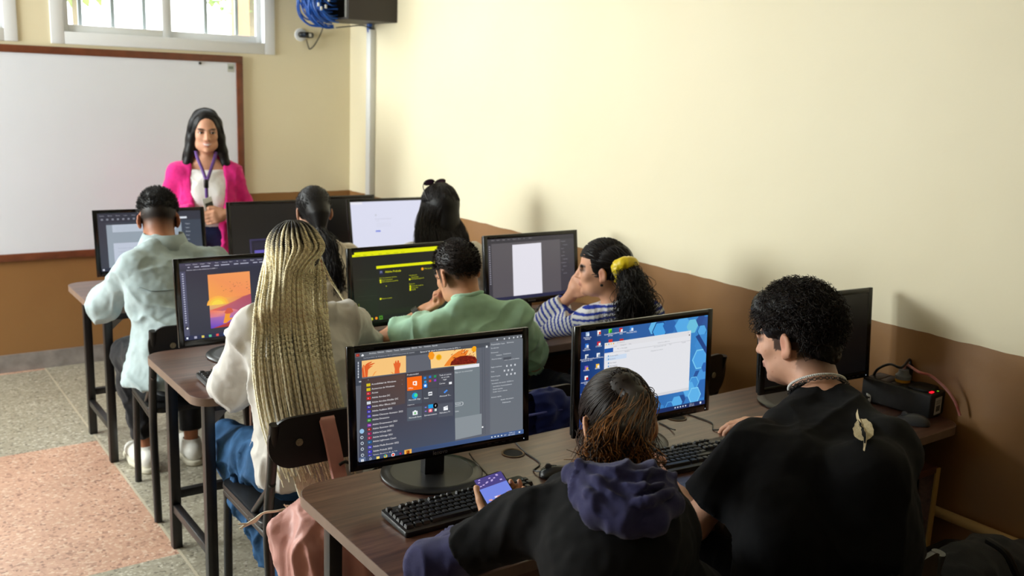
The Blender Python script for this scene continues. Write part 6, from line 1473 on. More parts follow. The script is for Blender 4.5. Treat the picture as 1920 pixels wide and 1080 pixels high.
def mint():
    Y = 2.78; s = .93; f = nrm([.25, .97, 0])
    J = dict(s=s, R=roll(pitch(frame(nrm([-.10, 1, 0])), -20), -6), head=Pn(858, 513, Y), neck=Pn(884, 566, 2.70), hip=V3((1.80, 2.60, .56)), chest=Pn(892, 660, 2.66))
    J['shL'] = Pn(822, 618, 2.74); J['shR'] = Pn(964, 594, 2.63); J['elL'] = Pn(714, 641, 3.0); J['wrL'] = Pn(798, 581, 2.93); J['elR'] = Pn(1000, 680, 2.85); J['wrR'] = Pn(930, 650, 3.1)
    seat_legs(J, nrm([.05, 1, 0])); root = person('person', (1.80, 2.60, 0), 'boy with short dark hair in a mint green t-shirt resting his chin on his fist')
    hf = {'L': lambda F, w: hand(F, w, Pn(848, 553, 2.87) - w, V3((-.3, .2, .9)), -1, s=.9, curls=[(75, 95, 60)] * 4, thumb=(.8, .3, .5)), }
    V, Q, T = body_mesh(J, .005, neck_r=.05, handfn=hf)
    def stub(c, q, bl):
        hd = (np.abs(q[:, 2]) < .16) & (np.abs(q[:, 0]) < .1); m = np.clip((q[:, 2] + .06) / .06, 0, 1) * hd * (q[:, 1] < .035); m = m * (1 - ((np.abs(q[:, 0]) > .073) & (q[:, 2] < .032) & (q[:, 2] > -.05))); return bl(m * .9, (30, 22, 20))
    put('body', V, Q, M_skin, root, skin_cols(V, J, (204, 148, 114), stub=stub, brow=(40, 28, 24)))
    mt = cloth('mint_cotton', (176, 218, 190), .06, 40, .15, 900, .8)
    def sk(F):
        F.cone(V3(J['shL']), Pn(766, 640, 2.87), .052, .050, .03)
    o = garment('mint_tshirt', J, .005, mt, root, .016, (.66, .80), wide=1.0, hem=((0, 0, .50), (0, 0, -1)), fat=1.3, hole=.054, skirt=sk, wr=(.017, 11, 10), drop=.0, band=.014)
    trousers(J, .009, cloth('dark_blue_jeans', (28, 38, 76), .25), root, .012)
    short_hair(J, T, root, (36, 28, 26), 3000, (.079, .101, .088), (0, -.012, .042), lambda x, y, z: (z > .0 - .03 * (y < -.05)) & ~((y > .055) & (z < .075)) & ~((np.abs(x) > .06) & (z < .034) & (y > -.045)), .010, 12, (0, -.2, -.2), cap=lambda F: (F.ell(T(0, -.013, .045), np.array([.0775, .099, .084]) * s, J['R'], 0), F.box(T(0, .135, .0), (.1, .08, .082), J['R'], .03, .02, 's'), [F.ell(T(q_ * .085, .004, -.02), (.03, .042, .052), J['R'], .006, 's') for q_ in (-1, 1)], F.cut(T(0, 0, -.035), J['R'] @ V3((0, .25, -1)))))
    # wrist watch
    w = V3(J['wrL']) + (V3(J['elL']) - V3(J['wrL'])) * .16; ax = nrm(V3(J['wrL']) - V3(J['elL'])); Mw = Matrix.Translation(Vector(w) - root.location) @ Vector(ax).to_track_quat('Z', 'Y').to_matrix().to_4x4()
    b = MB(); b.lathe([(.031, -.012), (.0335, -.011), (.0335, .011), (.031, .012), (.030, 0), (.031, -.012)], 28, Mw); b.build('watch_strap', mat('dark_metal_strap', (70, 68, 66), .35, .6), root)
    fcam = nrm(np.array(CAM) - w); fcam = nrm(fcam - ax * np.dot(fcam, ax) + nrm(np.cross(ax, fcam)) * .9); c = w + fcam * .033
    Mc = Matrix.Translation(Vector(c) - root.location) @ Vector(fcam).to_track_quat('Z', 'Y').to_matrix().to_4x4(); b = MB(); b.lathe([(0, -.002), (.019, -.002), (.02, .004), (.018, .0065), (0, .0065)], 28, Mc); b.build('watch_case', mat('steel', (190, 192, 196), .22, .9), root)
mint()
# ---------------------------------------------------------------- girl in the striped shirt
def girl():
    Y = 2.72; s = .94; face = nrm([-.70, .72, 0])
    J = dict(s=s, R=roll(pitch(frame(face), -3), -5), head=Pn(1128, 504, Y), neck=Pn(1152, 572, 2.66), hip=V3((2.50, 2.62, .56)), chest=Pn(1165, 640, 2.64))
    J['shL'] = Pn(1112, 598, 2.72); J['shR'] = Pn(1216, 590, 2.52); J['elL'] = Pn(1012, 616, 2.98); J['wrL'] = Pn(1072, 552, 2.86); J['elR'] = Pn(1240, 660, 2.75); J['wrR'] = Pn(1180, 640, 3.0)
    seat_legs(J, nrm([0, 1, 0])); root = person('person', (2.50, 2.62, 0), 'girl with a yellow scrunchie and a blue striped shirt resting her cheek on her hand')
    up = nrm(Pn(1092, 515, 2.80) - V3(J['wrL']))
    hf = {'L': lambda F, w: hand(F, w, up, J['R'][:, 0] * .75 - J['R'][:, 1] * .6, -1, s=.92, curl=(10, 20, 16), spread=.030, thumb=(.7, .6, .2))}
    V, Q, T = body_mesh(J, .0045, fem=1, neck_r=.044, handfn=hf)
    put('body', V, Q, M_skin, root, skin_cols(V, J, (210, 154, 124), brow=(36, 26, 24)))
    st = mat('striped_knit', (220, 220, 224), .8, attr='Col', bump=.15, bscale=900, spec=.2)
    el, wr, sh = V3(J['elL']), V3(J['wrL']), V3(J['shL']); upc = nrm(V3(J['neck']) - V3(J['hip'])); nb = V3(J['neck'])
    def cols(V, N):
        def seg(a, b): 
            ba = b - a; t = (V - a) @ ba / (ba @ ba); tc = np.clip(t, 0, 1); return np.linalg.norm(V - a - tc[:, None] * ba, axis=1), t * np.linalg.norm(ba)
        d1, l1 = seg(sh, el); d2, l2 = seg(el, wr); d3, l3 = seg(V3(J['shR']), V3(J['elR'])); dT = np.linalg.norm((V - V3(J['chest'])) - ((V - V3(J['chest'])) @ upc)[:, None] * upc, axis=1)
        lt = (V - nb) @ upc
        side = (V - nb) @ nrm(V3(J['shR']) - V3(J['shL'])); lt = lt + .0 * side
        L = np.where((d2 < .062) & (l2 > .0) , l2 + .5, np.where((d1 < .085) & (l1 > .06), l1, np.where((d3 < .085) & (l3 > .06), l3, lt)))
        k = np.mod(L, .0205) / .0205; m = np.clip((np.abs(k - .5) - .22) / .03 + .5, 0, 1); return np.array(lin((38, 58, 158))) * (1 - m[:, None]) + np.array(lin((222, 222, 226))) * m[:, None]
    def sk(F): F.ell(el, (.055, .06, .05), None, .03)
    garment('striped_shirt', J, .0042, st, root, .012, (1.84, 1.84), wide=.98, hem=((0, 0, .52), (0, 0, -1)), fat=1.14, hole=.058, skirt=sk, wr=(.007, 16, 11), cols=cols, drop=.0)
    trousers(J, .009, cloth('dark_jeans', (34, 40, 60), .2), root, .012)
    tie = Pn(1172, 500, 2.60); R = J['R']
    lo_ = [Pn(1186, 530, 2.55), Pn(1192, 570, 2.51), Pn(1190, 606, 2.50)]
    V_, Q_, C_ = dark_hair_mass(J, T, lambda F: (F.cut(T(0, -.03, -.075), R @ V3((0, .9, -1))), F.chain([T(.0, -.07, .03), tie], [.06, .03], .03), F.chain([tie] + lo_, [.024, .045, .055, .035], .015)), skull=(.0785, .099, .089))
    put('hair', V_, Q_, M_hairc, root, C_)
    g = np.random.default_rng(18); q = cap_points(J, 1700, lambda x, y, z: (z > -.05 + .5 * (y + .02) * (y > -.02)) & ~((y > .045) & (z < .055)) & ~((np.abs(x) > .06) & (z < .022) & (y > -.035)), (.083, .103, .093), (0, -.014, .037), 18); n = len(q); p0 = towrld(J, q)
    c1 = (p0 + tie) / 2; hc = V3(J['head']) + R @ np.array([0, -.014, .037]) * s; loc = (c1 - hc) @ R; k_ = 1 / np.sqrt((loc / (np.array([.084, .105, .094]) * s)) ** 2 @ np.ones(3)); c1 = hc + (loc * np.maximum(k_, 1)[:, None]) @ R.T
    e = [tie + g.normal(size=(n, 3)) * .012] + [lo_[i] + g.normal(size=(n, 3)) * (.022, .03, .034)[i] for i in range(3)] + [Pn(1186, 640, 2.5) + g.normal(size=(n, 3)) * .035]
    S_ = strands(spl(np.stack([p0, c1] + e, 1), 32), .0015, .0008, 4, hair_cols(n, (26, 20, 20), .35, 3)); put('hair_strands', S_[0], S_[1], M_hairc, root, S_[2])
    ax = nrm(lo_[0] - tie); F = Fld(tie - .1, tie + .1, .004); pr = ring_pts(tie, ax, .030, V3((0, 0, 1)), 40)
    for i, p in enumerate(pr[:-1]): F.cone(p + ax * .006 * math.sin(i * 2.1), pr[i + 1] + ax * .006 * math.sin(i * 2.1 + 2.1), .015 + .006 * math.sin(i * 1.7), None, .006)
    F.cone(tie + (pr[8] - tie) * 1.1, tie + (pr[8] - tie) * 1.6 - V3((0, 0, .03)), .014, .006, .01)
    V_, Q_ = F.extract(1); N_ = normals(V_, Q_); V_ = wrinkle(V_, N_, .004, 55, 3); put('scrunchie', V_, Q_, mat('yellow_satin', (236, 206, 0), .4, sheen=.3), root)
    b = MB(); b.lathe([(0, -.006), (.0055, -.003), (.006, .003), (0, .006)], 14, Matrix.Translation(Vector(T(-.084, -.008, -.046)) - root.location)); b.build('black_earring', M_blk, root)
girl()
# ---------------------------------------------------------------- person in the navy hood, phone in hand
def hood():
    s = .97; face = nrm([.42, .9, 0])
    J = dict(s=s, R=pitch(frame(face), -42), head=Pn(1158, 800, 1.50), neck=Pn(1168, 893, 1.37), hip=V3((1.37, 1.03, .57)), chest=Pn(1150, 1010, 1.22))
    J['shL'] = Pn(1002, 972, 1.36); J['shR'] = Pn(1214, 990, 1.18); J['elL'] = Pn(812, 1062, 1.50); J['wrL'] = Pn(916, 990, 1.64); J['elR'] = Pn(1226, 1050, 1.36); J['wrR'] = Pn(1150, 1000, 1.56)
    seat_legs(J, nrm([.1, 1, 0]), ky=.40); root = person('person', (1.37, 1.03, 0), 'person with a messy brown ponytail and navy hood bending over a phone')
    W0 = V3(J['wrL']); nphone = nrm((nrm(np.array(CAM) - W0) + V3((0, 0, 1.3)))); upv = nrm(np.cross(nphone, np.cross(V3((.10, .9, .35)), nphone))); rt = np.cross(upv, nphone)
    ph = W0 + rt * .050 + upv * .040 + nphone * .026
    hf = {'L': lambda F, w: hand(F, w, nrm(upv * .45 + rt * .9), nphone, -1, s=.93, curls=[(10, 35, 60)] * 4, thumb=(.50, .86, .42), tb=2)}
    V, Q, T = body_mesh(J, .0045, fem=1, neck_r=.047, handfn=hf); put('body', V, Q, M_skin, root, skin_cols(V, J, (214, 164, 130)))
    bk = cloth('black_cotton', (17, 17, 19), .15, 30, .15, 900, .9, sheen=0); nv = cloth('navy_cotton', (50, 50, 92), .18, 30, .3, 700)
    def cuff(F):
        sh, el = V3(J['shL']), V3(J['elL'])
    garment('navy_longsleeve', J, .006, nv, root, -.03, (1.88, 1.88), hem=((0, 0, .56), (0, 0, -1)), fat=1.68, hole=.06, wr=(.013, 17, 12), skirt=lambda F: F.ell(J['elL'], (.048, .05, .046), None, .03))
    o, Vt, Qt, Nt = garment('black_tshirt', J, .005, bk, root, .018, (.70, .70), wide=.93, hem=((0, 0, .53), (0, 0, -1)), fat=1.2, hole=.066, wr=(.014, 11, 13), drop=.01)
    trousers(J, .009, cloth('dark_trousers', (26, 28, 36), .2), root, .012)
    # hood lying on the upper back: soft rolls of cloth
    nb, hd = nk(J); F = Fld(nb - .35, nb + .3, .005)
    def ctr(x, y, up=0.):
        h_ = skin_hit(Vt, Nt, x, y, .012 + up, .012); return h_ if h_ is not None else Pn(x, y, 1.37)
    F.chain([ctr(1074, 897), ctr(1096, 928), ctr(1122, 965), ctr(1170, 990), ctr(1222, 986), ctr(1252, 952), ctr(1246, 915)], [.015, .021, .024, .024, .023, .021, .017], .015)
    F.chain([ctr(1074, 897), ctr(1120, 908, .01), ctr(1165, 912, .012), ctr(1210, 908, .01), ctr(1246, 912)], [.013, .020, .023, .020, .015], .015)
    for pts_, r_ in (([(1100, 915), (1140, 945), (1185, 955), (1228, 940)], .017), ([(1120, 935), (1160, 970), (1212, 965)], .016), ([(1110, 925), (1165, 935), (1228, 925)], .018)):
        F.chain([ctr(x, y, .012) for x, y in pts_], [r_] * len(pts_), .012)
    for pts_, r_, u_ in (([(1095, 908), (1140, 925), (1190, 928), (1232, 920)], .011, .034), ([(1120, 930), (1150, 958), (1205, 970), (1240, 950)], .010, .034), ([(1150, 935), (1190, 950), (1228, 942)], .010, .036), ([(1090, 920), (1112, 955), (1150, 985)], .009, .026)):
        F.chain([ctr(x, y, u_) for x, y in pts_], [r_ * .7] + [r_] * (len(pts_) - 2) + [r_ * .6], .006)
    for pts_ in ([(1140, 940), (1175, 962), (1210, 958)], [(1110, 917), (1150, 933), (1200, 938)]):
        F.chain([ctr(x, y, .040) for x, y in pts_], [.008, .010, .008], .006, 's')
    V_, Q_ = F.extract(1); N_ = normals(V_, Q_); V_ = folds(V_, N_, .008, 21, ((1, .2, -.1), (.8, .1, .6), (.2, .4, 1)), 26); put('hood', V_, Q_, nv, root)
    b = MB(); b.tube([Vector(p) - root.location for p in (Pn(1090, 888, 1.40), Pn(1094, 878, 1.42), Pn(1104, 872, 1.45))], .006, 8, 4); b.build('green_neck_strap', mat('green_ribbon', (24, 96, 60), .6), root)
    # hair gathered into a messy ponytail high on the back of the head
    tie = T(.0, -.098, .055); R = J['R']
    dn = [tie + V3((-.004, -.045, -.012)), Pn(1160, 815, 1.325), Pn(1158, 858, 1.31), Pn(1156, 893, 1.305)]
    V_, Q_, C_ = dark_hair_mass(J, T, lambda F: (F.cut(T(0, -.02, -.07), R @ V3((0, .6, -1))), F.chain([T(0, -.05, .05), tie], [.06, .03], .03), F.chain([tie] + dn[:3], [.020, .022, .020, .010], .02), F.ell(T(-.082, .0, -.012), (.02, .03, .04), R, .01, 's'), F.ell(T(.082, .0, -.012), (.02, .03, .04), R, .01, 's')), (34, 24, 18), (.079, .1, .09), h=.005)
    put('hair', V_, Q_, M_hairc, root, C_)
    g = np.random.default_rng(28); q = cap_points(J, 2300, lambda x, y, z: (z > -.055 + .4 * (y + .02) * (y > -.02)) & ~((y > .05) & (z < .06)) & ~((np.abs(x) > .062) & (z < .02) & (y > -.03)), (.083, .103, .094), (0, -.014, .037), 28); n = len(q); p0 = towrld(J, q)
    hc = V3(J['head']) + R @ np.array([0, -.014, .037]) * s
    def onhead(c, k=1.0): loc = (c - hc) @ R; k_ = 1 / np.sqrt((loc / (np.array([.0845, .105, .0955]) * s * k)) ** 2 @ np.ones(3)); return hc + (loc * np.maximum(k_, 1)[:, None]) @ R.T
    c1 = onhead(p0 * .66 + tie * .34); c2 = onhead(p0 * .33 + tie * .67); e = [tie + g.normal(size=(n, 3)) * .011]; a = g.uniform(-1, 1, n); side = R[:, 0]
    for i in range(4): e.append(dn[i][None] + side[None] * (a * (.026, .044, .050, .050)[i])[:, None] + g.normal(size=(n, 3)) * (.010, .012, .014, .022)[i] + V3((0, 0, 1))[None] * (np.abs(a) * (-.012, -.012, 0, .02)[i])[:, None])
    Pp = spl(np.stack([p0, c1, c2] + e, 1), 44); t = np.linspace(0, 1, 44)[None, :, None]; gold = (g.random(n) < .6)[:, None, None]; amt = np.clip((t - .42) / .3, 0, 1) * gold * g.uniform(.3, 1, n)[:, None, None]
    C2 = (np.array(lin((38, 26, 20)))[None, None] * (1 - amt) + np.array(lin((176, 118, 62)))[None, None] * amt) * np.clip(1 + g.normal(size=n) * .3, .4, 1.8)[:, None, None]
    main_ = strands(Pp, .00135, .0007, 4, C2)
    fl = []
    for k in range(60):
        sg = -1 if g.random() < .55 else 1; a0 = T(sg * .068, g.uniform(-.02, .03), g.uniform(-.02, .05)); fl.append([a0, a0 + R @ np.array([sg * .012, .005, -.03]) + g.normal(size=3) * .004, a0 + R @ np.array([sg * .018, .012, -.06]) + g.normal(size=3) * .008, a0 + R @ np.array([sg * .02, .02, -.10]) + g.normal(size=3) * .014])
    S_ = join([main_, strands(spl(np.array(fl), 14), .0009, .0005, 4, hair_cols(60, (70, 48, 34), .3))]); put('hair_strands', S_[0], S_[1], M_hairc, root, S_[2])
    # the phone held in the left hand
    Mp = Matrix.Translation(Vector(ph)) @ Matrix(((rt[0], upv[0], nphone[0]), (rt[1], upv[1], nphone[1]), (rt[2], upv[2], nphone[2]))).to_4x4()
    e_ = empty('phone', (0, 0, 0), 0, 'phone with a violet game screen held over the nearest keyboard', 'phone'); e_.matrix_world = Mp
    b = MB(); b.prism(rrect(-.037, -.078, .037, .078, .01), -.0045, .0035, .0015); b.build('phone_body', M_blk, e_)
    w_, h_ = .0345, .0755; Vv = []; Ff = []; Cc = []
    def rect(x0, y0, x1, y1, c, z):
        k = len(Vv); Vv.extend([(x0, y0, z), (x1, y0, z), (x1, y1, z), (x0, y1, z)]); Ff.append((k, k + 1, k + 2, k + 3)); Cc.extend([lin(c)] * 4)
    rect(-w_, -h_, w_, h_, (82, 92, 196), .0037); rect(-w_, .045, w_, h_, (70, 60, 130), .0038); rect(-w_, .0, w_, .045, (112, 132, 224), .0039)
    rr = random.Random(3)
    for k in range(60): x, y = rr.uniform(-.03, .03), rr.uniform(-.05, .012); rect(x, y, x + rr.uniform(.003, .009), y + .004, rr.choice([(214, 90, 110), (230, 160, 150), (120, 70, 190), (240, 220, 230), (70, 60, 170)]), .0040 + k * 1e-6)
    for k in range(14): x, y = rr.uniform(-.03, .03), rr.uniform(.05, .07); rect(x, y, x + .005, y + .003, (190, 170, 220), .0041 + k * 1e-6)
    me = bpy.data.meshes.new('phone_screen'); me.from_pydata(Vv, [], Ff); a_ = me.color_attributes.new('Col', 'FLOAT_COLOR', 'POINT'); a_.data.foreach_set('color', np.array([c + (1,) for c in Cc], np.float32).ravel()); mesh_obj('phone_screen', me, M_scr, e_, smooth=False)
hood()
# ---------------------------------------------------------------- man in the black t-shirt
def blacktee():
    s = 1.04; face = nrm([-.20, .98, 0])
    J = dict(s=s, R=pitch(frame(face), -12), head=Pn(1493, 634, 1.50), neck=Pn(1545, 748, 1.38), hip=V3((1.75, 1.23, .575)), chest=Pn(1560, 890, 1.24))
    J['hs'] = s
    J['shL'] = Pn(1418, 846, 1.36); J['shR'] = Pn(1662, 842, 1.15); J['elL'] = Pn(1300, 984, 1.43); J['wrL'] = Pn(1216, 866, 1.72); J['elR'] = V3((2.22, 1.40, .82)); J['wrR'] = V3(PZ(1442, 796, .795))
    seat_legs(J, nrm([-.35, .94, 0]), knee=((1.53, 1.60, .54), (1.86, 1.66, .53))); root = person('person', (1.75, 1.23, 0), 'young man with curly hair in a black t-shirt with a lightning emblem')
    mp = V3(PZ(1398, 802, .775)); w_ = V3(J['wrR'])
    hf = {'R': lambda F, w: hand(F, w, nrm(mp + V3((-.02, .03, .012)) - w), V3((0, 0, -1)), 1, s=1.0, curls=[(14, 32, 25), (10, 30, 22), (12, 32, 24), (18, 36, 26)], thumb=(.75, .6, .25), spread=.006), 'L': lambda F, w: hand(F, w, V3((.35, .9, -.05)), V3((0, 0, -1)), -1, s=1, curl=(15, 25, 20))}
    V, Q, T = body_mesh(J, .0042, neck_r=.060, handfn=hf)
    def stub(c, q, bl):
        hd = (np.abs(q[:, 2]) < .17) & (np.abs(q[:, 0]) < .1); m = np.clip((q[:, 2] + .075 - .35 * np.maximum(-q[:, 1] - .03, 0) * -1) / .05, 0, 1) * hd * (q[:, 1] < .028); m = m * (1 - ((np.abs(q[:, 0]) > .072) & (q[:, 2] < .034) & (q[:, 2] > -.055))) * (1 - ((q[:, 1] > -.03) & (q[:, 2] < -.02)))
        c = bl(m * .9, (26, 20, 18)); fz = hd & (q[:, 1] > .01) & (q[:, 2] < -.02); sp = (vnoise(V * 160, 8) > .72) * fz; c = c * (1 - .28 * sp[:, None] * np.array([.5, 1, 1])); return c
    put('body', V, Q, M_skin, root, skin_cols(V, J, (212, 160, 132), stub=stub, brow=(30, 22, 20)))
    bk = cloth('black_cotton', (17, 17, 19), .15, 30, .15, 900, .9, sheen=0)
    def sk(F):
        F.cone(V3(J['shL']), V3(J['shL']) + (V3(J['elL']) - V3(J['shL'])) * .8, .064, .072, .03)
        F.cone(V3(J['hip']) + V3((0, 0, .15)), V3(J['hip']) + V3((0, 0, -.05)), .155, .17, .05); F.chain([Pn(1490, 900, 1.25), Pn(1480, 1000, 1.22), Pn(1500, 1090, 1.20)], [.09, .11, .12], .06); F.chain([Pn(1635, 900, 1.10), Pn(1625, 1000, 1.11), Pn(1630, 1090, 1.12)], [.085, .10, .11], .06)
    o, Vt, Qt, Nt = garment('black_tshirt', J, .005, bk, root, .018, (.74, .74), wide=1.03, hem=((0, 0, .50), (0, 0, -1)), fat=1.35, hole=.070, skirt=sk, wr=(.009, 8, 15), drop=-.004, holefwd=.014, band=.020)
    trousers(J, .009, bk, root, .016, .5, knee_cut=.86)
    # lightning emblem printed on the back, following the cloth
    ec = np.array(P(1620, 816, 1.2)); vc = Vt[np.argmin(((Vt - np.array(CAM)) / np.linalg.norm(Vt - np.array(CAM), axis=1)[:, None] @ nrm(ec - np.array(CAM)) - 1) ** 2 * 1e4 + np.linalg.norm(Vt - np.array(CAM), axis=1) * .01)]
    def onto(px, py, off):
        d = np.array(CR @ Vector(((px - 960) / FPX, -(py - 540) / FPX, -1))); d = d / np.linalg.norm(d); w = Vt - np.array(CAM); t = w @ d; dist = np.linalg.norm(w - t[:, None] * d, axis=1); m = dist < .008
        i = np.where(m)[0][np.argmin(t[m])]; return np.array(CAM) + d * t[i] + Nt[i] * off
    def print_(pts, off, name, m, grid=9):
        bm = bmesh.new(); vs_ = [bm.verts.new((x, y, 0)) for x, y in pts]; bm.faces.new(vs_); bmesh.ops.triangulate(bm, faces=bm.faces[:])
        for _ in range(2): bmesh.ops.subdivide_edges(bm, edges=[e for e in bm.edges if e.calc_length() > 5], cuts=1); bmesh.ops.triangulate(bm, faces=bm.faces[:])
        for v in bm.verts: v.co = Vector(onto(v.co.x, v.co.y, off)) - root.location
        bmesh.ops.recalc_face_normals(bm, faces=bm.faces); me = bpy.data.meshes.new(name); bm.to_mesh(me); bm.free(); return mesh_obj(name, me, m, root, True, 180)
    tx = lambda x, y: (1570 + x / 5.4, 660 + y / 5.4)
    beige = mat('beige_print', (214, 196, 156), .8, noise=.55, nscale=420)
    g = np.random.default_rng(2); cx, cy = 268, 805
    print_([tx(cx + (104 + 4 * g.normal()) * math.cos(t), cy + (112 + 4 * g.normal()) * math.sin(t)) for t in np.linspace(0, 2 * PI, 26)[:-1]], .0045, 'emblem_disc', beige)
    bolt = [(201, 597), (208, 640), (226, 690), (262, 752), (258, 775), (285, 800), (282, 835), (298, 850), (300, 900), (292, 950), (276, 1022), (270, 1012), (276, 950), (276, 900), (256, 874), (254, 812), (262, 800), (236, 770), (238, 745), (206, 700), (194, 650)]
    print_([tx(x + (4 if i < 11 else -4), y) for i, (x, y) in enumerate(bolt)], .0062, 'emblem_bolt_edge', mat('pale_print', (222, 206, 170), .8)); print_([tx(cx_ * .92 + 252 * .08, y) for cx_, y in [p for p in bolt if 690 < p[1] < 960]], .0078, 'emblem_bolt', bk)
    # curly hair
    short_hair(J, T, root, (34, 26, 23), 4200, (.084, .106, .096), (0, -.012, .046), lambda x, y, z: (z > .028 - .115 * np.clip(-y - .01, 0, .09) / .09) & ~((y > .075) & (z < .062)) & ~((np.abs(x) > .058) & (z < .04) & (y > -.045)), .032, 33, (0, -.05, -.05), .0062, .0011, m=11, capcol=(20, 16, 15),
               cap=lambda F: (F.ell(T(0, -.010, .056), np.array([.085, .108, .089]) * s, J['R'], 0), F.ell(T(0, -.075, -.015), np.array([.058, .036, .058]) * s, J['R'], .04), F.ell(T(0, .070, .088), np.array([.05, .03, .026]) * s, J['R'], .03), F.box(T(0, .14, -.012), (.1, .08, .08), J['R'], .02, .02, 's'), F.cut(T(0, 0, -.075), V3((0, .25, -1)))))
    # white bead necklace and dark chain round the neck
    nb, hd = nk(J); A_ = nb - nrm(nb - V3(J['chest'])) * .022 * s; B_ = hd + J['R'] @ np.array([0, -.022, -.05]) * s; d = nrm(nrm(B_ - A_) + V3((.05, -.05, .25))); c0 = A_ + nrm(B_ - A_) * .062; c1 = A_ + nrm(B_ - A_) * .050
    b = MB()
    for p in ring_pts(c0, d, .0685, V3((0, 1, 0)), 88)[:-1]: b.lathe([(0, -.0032), (.0036, -.002), (.0036, .002), (0, .0032)], 8, Matrix.Translation(Vector(p) - root.location))
    b.build('bead_necklace', mat('white_beads', (228, 226, 222), .35), root)
    b = MB()
    rp = ring_pts(c1, d, .0710, V3((0, 1, 0)), 60)
    for i, p in enumerate(rp[:-1]): b.tube([Vector(q_) - root.location for q_ in ring_pts(p, d if i % 2 else nrm(p - c1), .0044, nrm(rp[i + 1] - p), 9)], .0011, 6, 1)
    b.build('neck_chain', mat('dark_steel', (96, 94, 92), .3, .9), root)
blacktee()

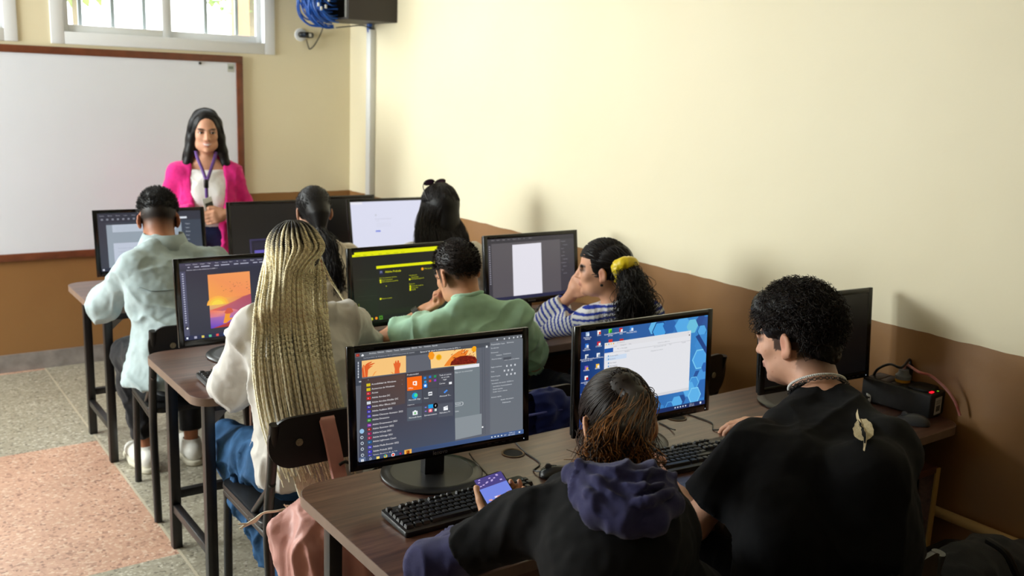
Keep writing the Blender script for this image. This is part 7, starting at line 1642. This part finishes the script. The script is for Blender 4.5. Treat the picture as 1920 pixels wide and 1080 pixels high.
# ---------------------------------------------------------------- bags
def bags():
    pkm = mat('dusty_pink_nylon', (206, 148, 138), .5, noise=.1, nscale=20, bump=.3, bscale=60, sheen=.2)
    Y = 2.40; root = empty('backpack', Pn(620, 1010, Y), 0, 'dusty pink puffy backpack hanging from the back of the chair', 'backpack')
    c = lambda x, y, Y=Y: Pn(x, y, Y)
    lo = c(620, 1010) - .36; F = Fld(lo, lo + .72, .006)
    F.chain([c(612, 965), c(600, 1010), c(618, 1100)], [.045, .10, .13], .06); F.chain([c(640, 965), c(650, 1010), c(660, 1100)], [.05, .10, .13], .06); F.chain([c(672, 985), c(690, 1030), c(700, 1100)], [.04, .085, .10], .06); F.cone(c(528, 988, 2.44), c(575, 1005), .014, .05, .04); F.cone(c(592, 965), c(640, 950), .03, .022, .03)
    F.cut((0, 0, .06), (0, 0, -1))
    V, Q = F.extract(1); N = normals(V, Q); V = wrinkle(V, N, .022, 9, 41, (1.6, 1.6, .5)); V = wrinkle(V, N, .008, 26, 42, (1.5, 1.5, .5)); put('bag_body', V, Q, pkm, root)
    # strap over the backrest
    b = MB(); bm = b.bm; pr = None; Yb = 2.455
    pts = [(Pn(640, 905, 2.44), .027), (Pn(634, 880, 2.455), .027), (Pn(624, 830, 2.466), .027), (Pn(615, 792, 2.476), .027), (Pn(614, 783, 2.49), .027), (Pn(616, 784, 2.53), .027), (Pn(619, 800, 2.545), .027)]
    Q_ = catmull([Vector(p) for p, _ in pts], 6)
    for i, p in enumerate(Q_):
        t = (Q_[min(i + 1, len(Q_) - 1)] - Q_[max(i - 1, 0)]).normalized(); sd = Vector((1, .0, -.0)) * .024; nn = sd.cross(t).normalized() * .005
        a = [bm.verts.new(p + x - root.location) for x in (sd - nn, sd * .9 + nn, -sd * .9 + nn, -sd - nn)]
        if pr:
            for j in range(4): bm.faces.new((pr[j], pr[(j + 1) % 4], a[(j + 1) % 4], a[j]))
        else: bm.faces.new(a)
        pr = a
    bm.faces.new(pr[::-1]); st = b.build('strap', pkm, root, angle=60)
    b = MB(); b.tube([Vector(p) - root.location for p in (Pn(636, 872, 2.44), Pn(646, 866, 2.44), Pn(655, 868, 2.45))], .005, 8, 3); b.build('strap_buckle', M_blk, root)
    # blue cloth bundle on a chair seat beside the boy
    root = empty('jacket', (2.0, 2.32, .46), 0, 'dark blue jacket draped over the chair back between the two nearest monitors', 'jacket')
    bl = cloth('royal_blue_cloth', (30, 44, 116), .3, 14, .3, 600); lo = V3((1.75, 2.1, .40)); F = Fld(lo, lo + np.array([.5, .45, .5]), .005)
    Yj = 2.315
    F.chain([Pn(972, 760, Yj), Pn(1010, 752, Yj), Pn(1042, 752, Yj), Pn(1066, 766, Yj)], [.030, .036, .032, .02], .02); F.chain([Pn(972, 785, Yj - .01), Pn(1020, 778, Yj - .01), Pn(1068, 770, Yj)], [.034, .036, .022], .02); F.chain([Pn(975, 812, Yj - .01), Pn(1070, 795, Yj - .01)], [.038, .03], .02)
    V, Q = F.extract(1); N = normals(V, Q); V = folds(V, N, .010, 51, ((1, .1, .15), (1, 0, -.2), (.9, .2, .3)), 24); put('jacket_body', V, Q, bl, root)
    b = MB(); b.tube([Vector(p) - root.location for p in (Pn(985, 780, Yj - .046), Pn(1030, 772, Yj - .044), Pn(1073, 763, Yj - .03))], .004, 8, 4); b.build('piping', mat('blue_piping', (84, 92, 178), .6), root)
    # dark bag in the bottom right corner
    root = empty('backpack', (2.56, 1.2, .455), 0, 'black fabric bag lying in the bottom right corner beside the wall', 'backpack')
    dk = cloth('charcoal_nylon', (34, 35, 38), .25, 12, .3, 300); lo = V3((2.2, .85, .40)); F = Fld(lo, lo + np.array([.80, .75, .5]), .008)
    F.chain([Pn(1800, 1075, 1.24), Pn(1860, 1075, 1.22), Pn(1940, 1078, 1.20)], [.085, .095, .10], .06); F.cone(Pn(1790, 1115, 1.2), Pn(1930, 1120, 1.16), .09, .10, .06)
    F.cut((0, 0, .456), (0, 0, -1))
    V, Q = F.extract(1); N = normals(V, Q); V = folds(V, N, .012, 61, freq=10); put('bag_body', V, Q, dk, root)
    b = MB(); b.tube([Vector(p) - root.location for p in (Pn(1850, 1012, 1.17), Pn(1885, 1036, 1.12), Pn(1905, 1076, 1.10))], .010, 8, 4); b.build('bag_strap', M_blk_soft, root)
bags()
# ================================================================== LIGHT
w = bpy.data.worlds.new('sky'); sc.world = w; w.use_nodes = True
bg = w.node_tree.nodes['Background']; bg.inputs[0].default_value = (.93, .97, 1, 1); bg.inputs[1].default_value = 5.5
def area(name, loc, target, sx, sy, power, col=(1, 1, 1), spread=180):
    l = bpy.data.lights.new(name, 'AREA'); l.shape = 'RECTANGLE'; l.size = sx; l.size_y = sy; l.energy = power; l.color = col; l.spread = math.radians(spread)
    o = bpy.data.objects.new(name, l); COL.objects.link(o); o.location = loc
    o.rotation_euler = (Vector(target) - Vector(loc)).to_track_quat('-Z', 'Y').to_euler(); return o
# daylight entering by the left-hand window and the two high back windows
area('daylight_left_window', (XL - .25, 4.85, 1.85), (XL + 2, 4.3, 1.75), 1.8, 1.5, 285, (.95, .98, 1))
area('daylight_back_window', (-.5, YB + .5, 2.75), (.6, 3.6, 1.2), 2.4, .7, 160, (.95, .98, 1))
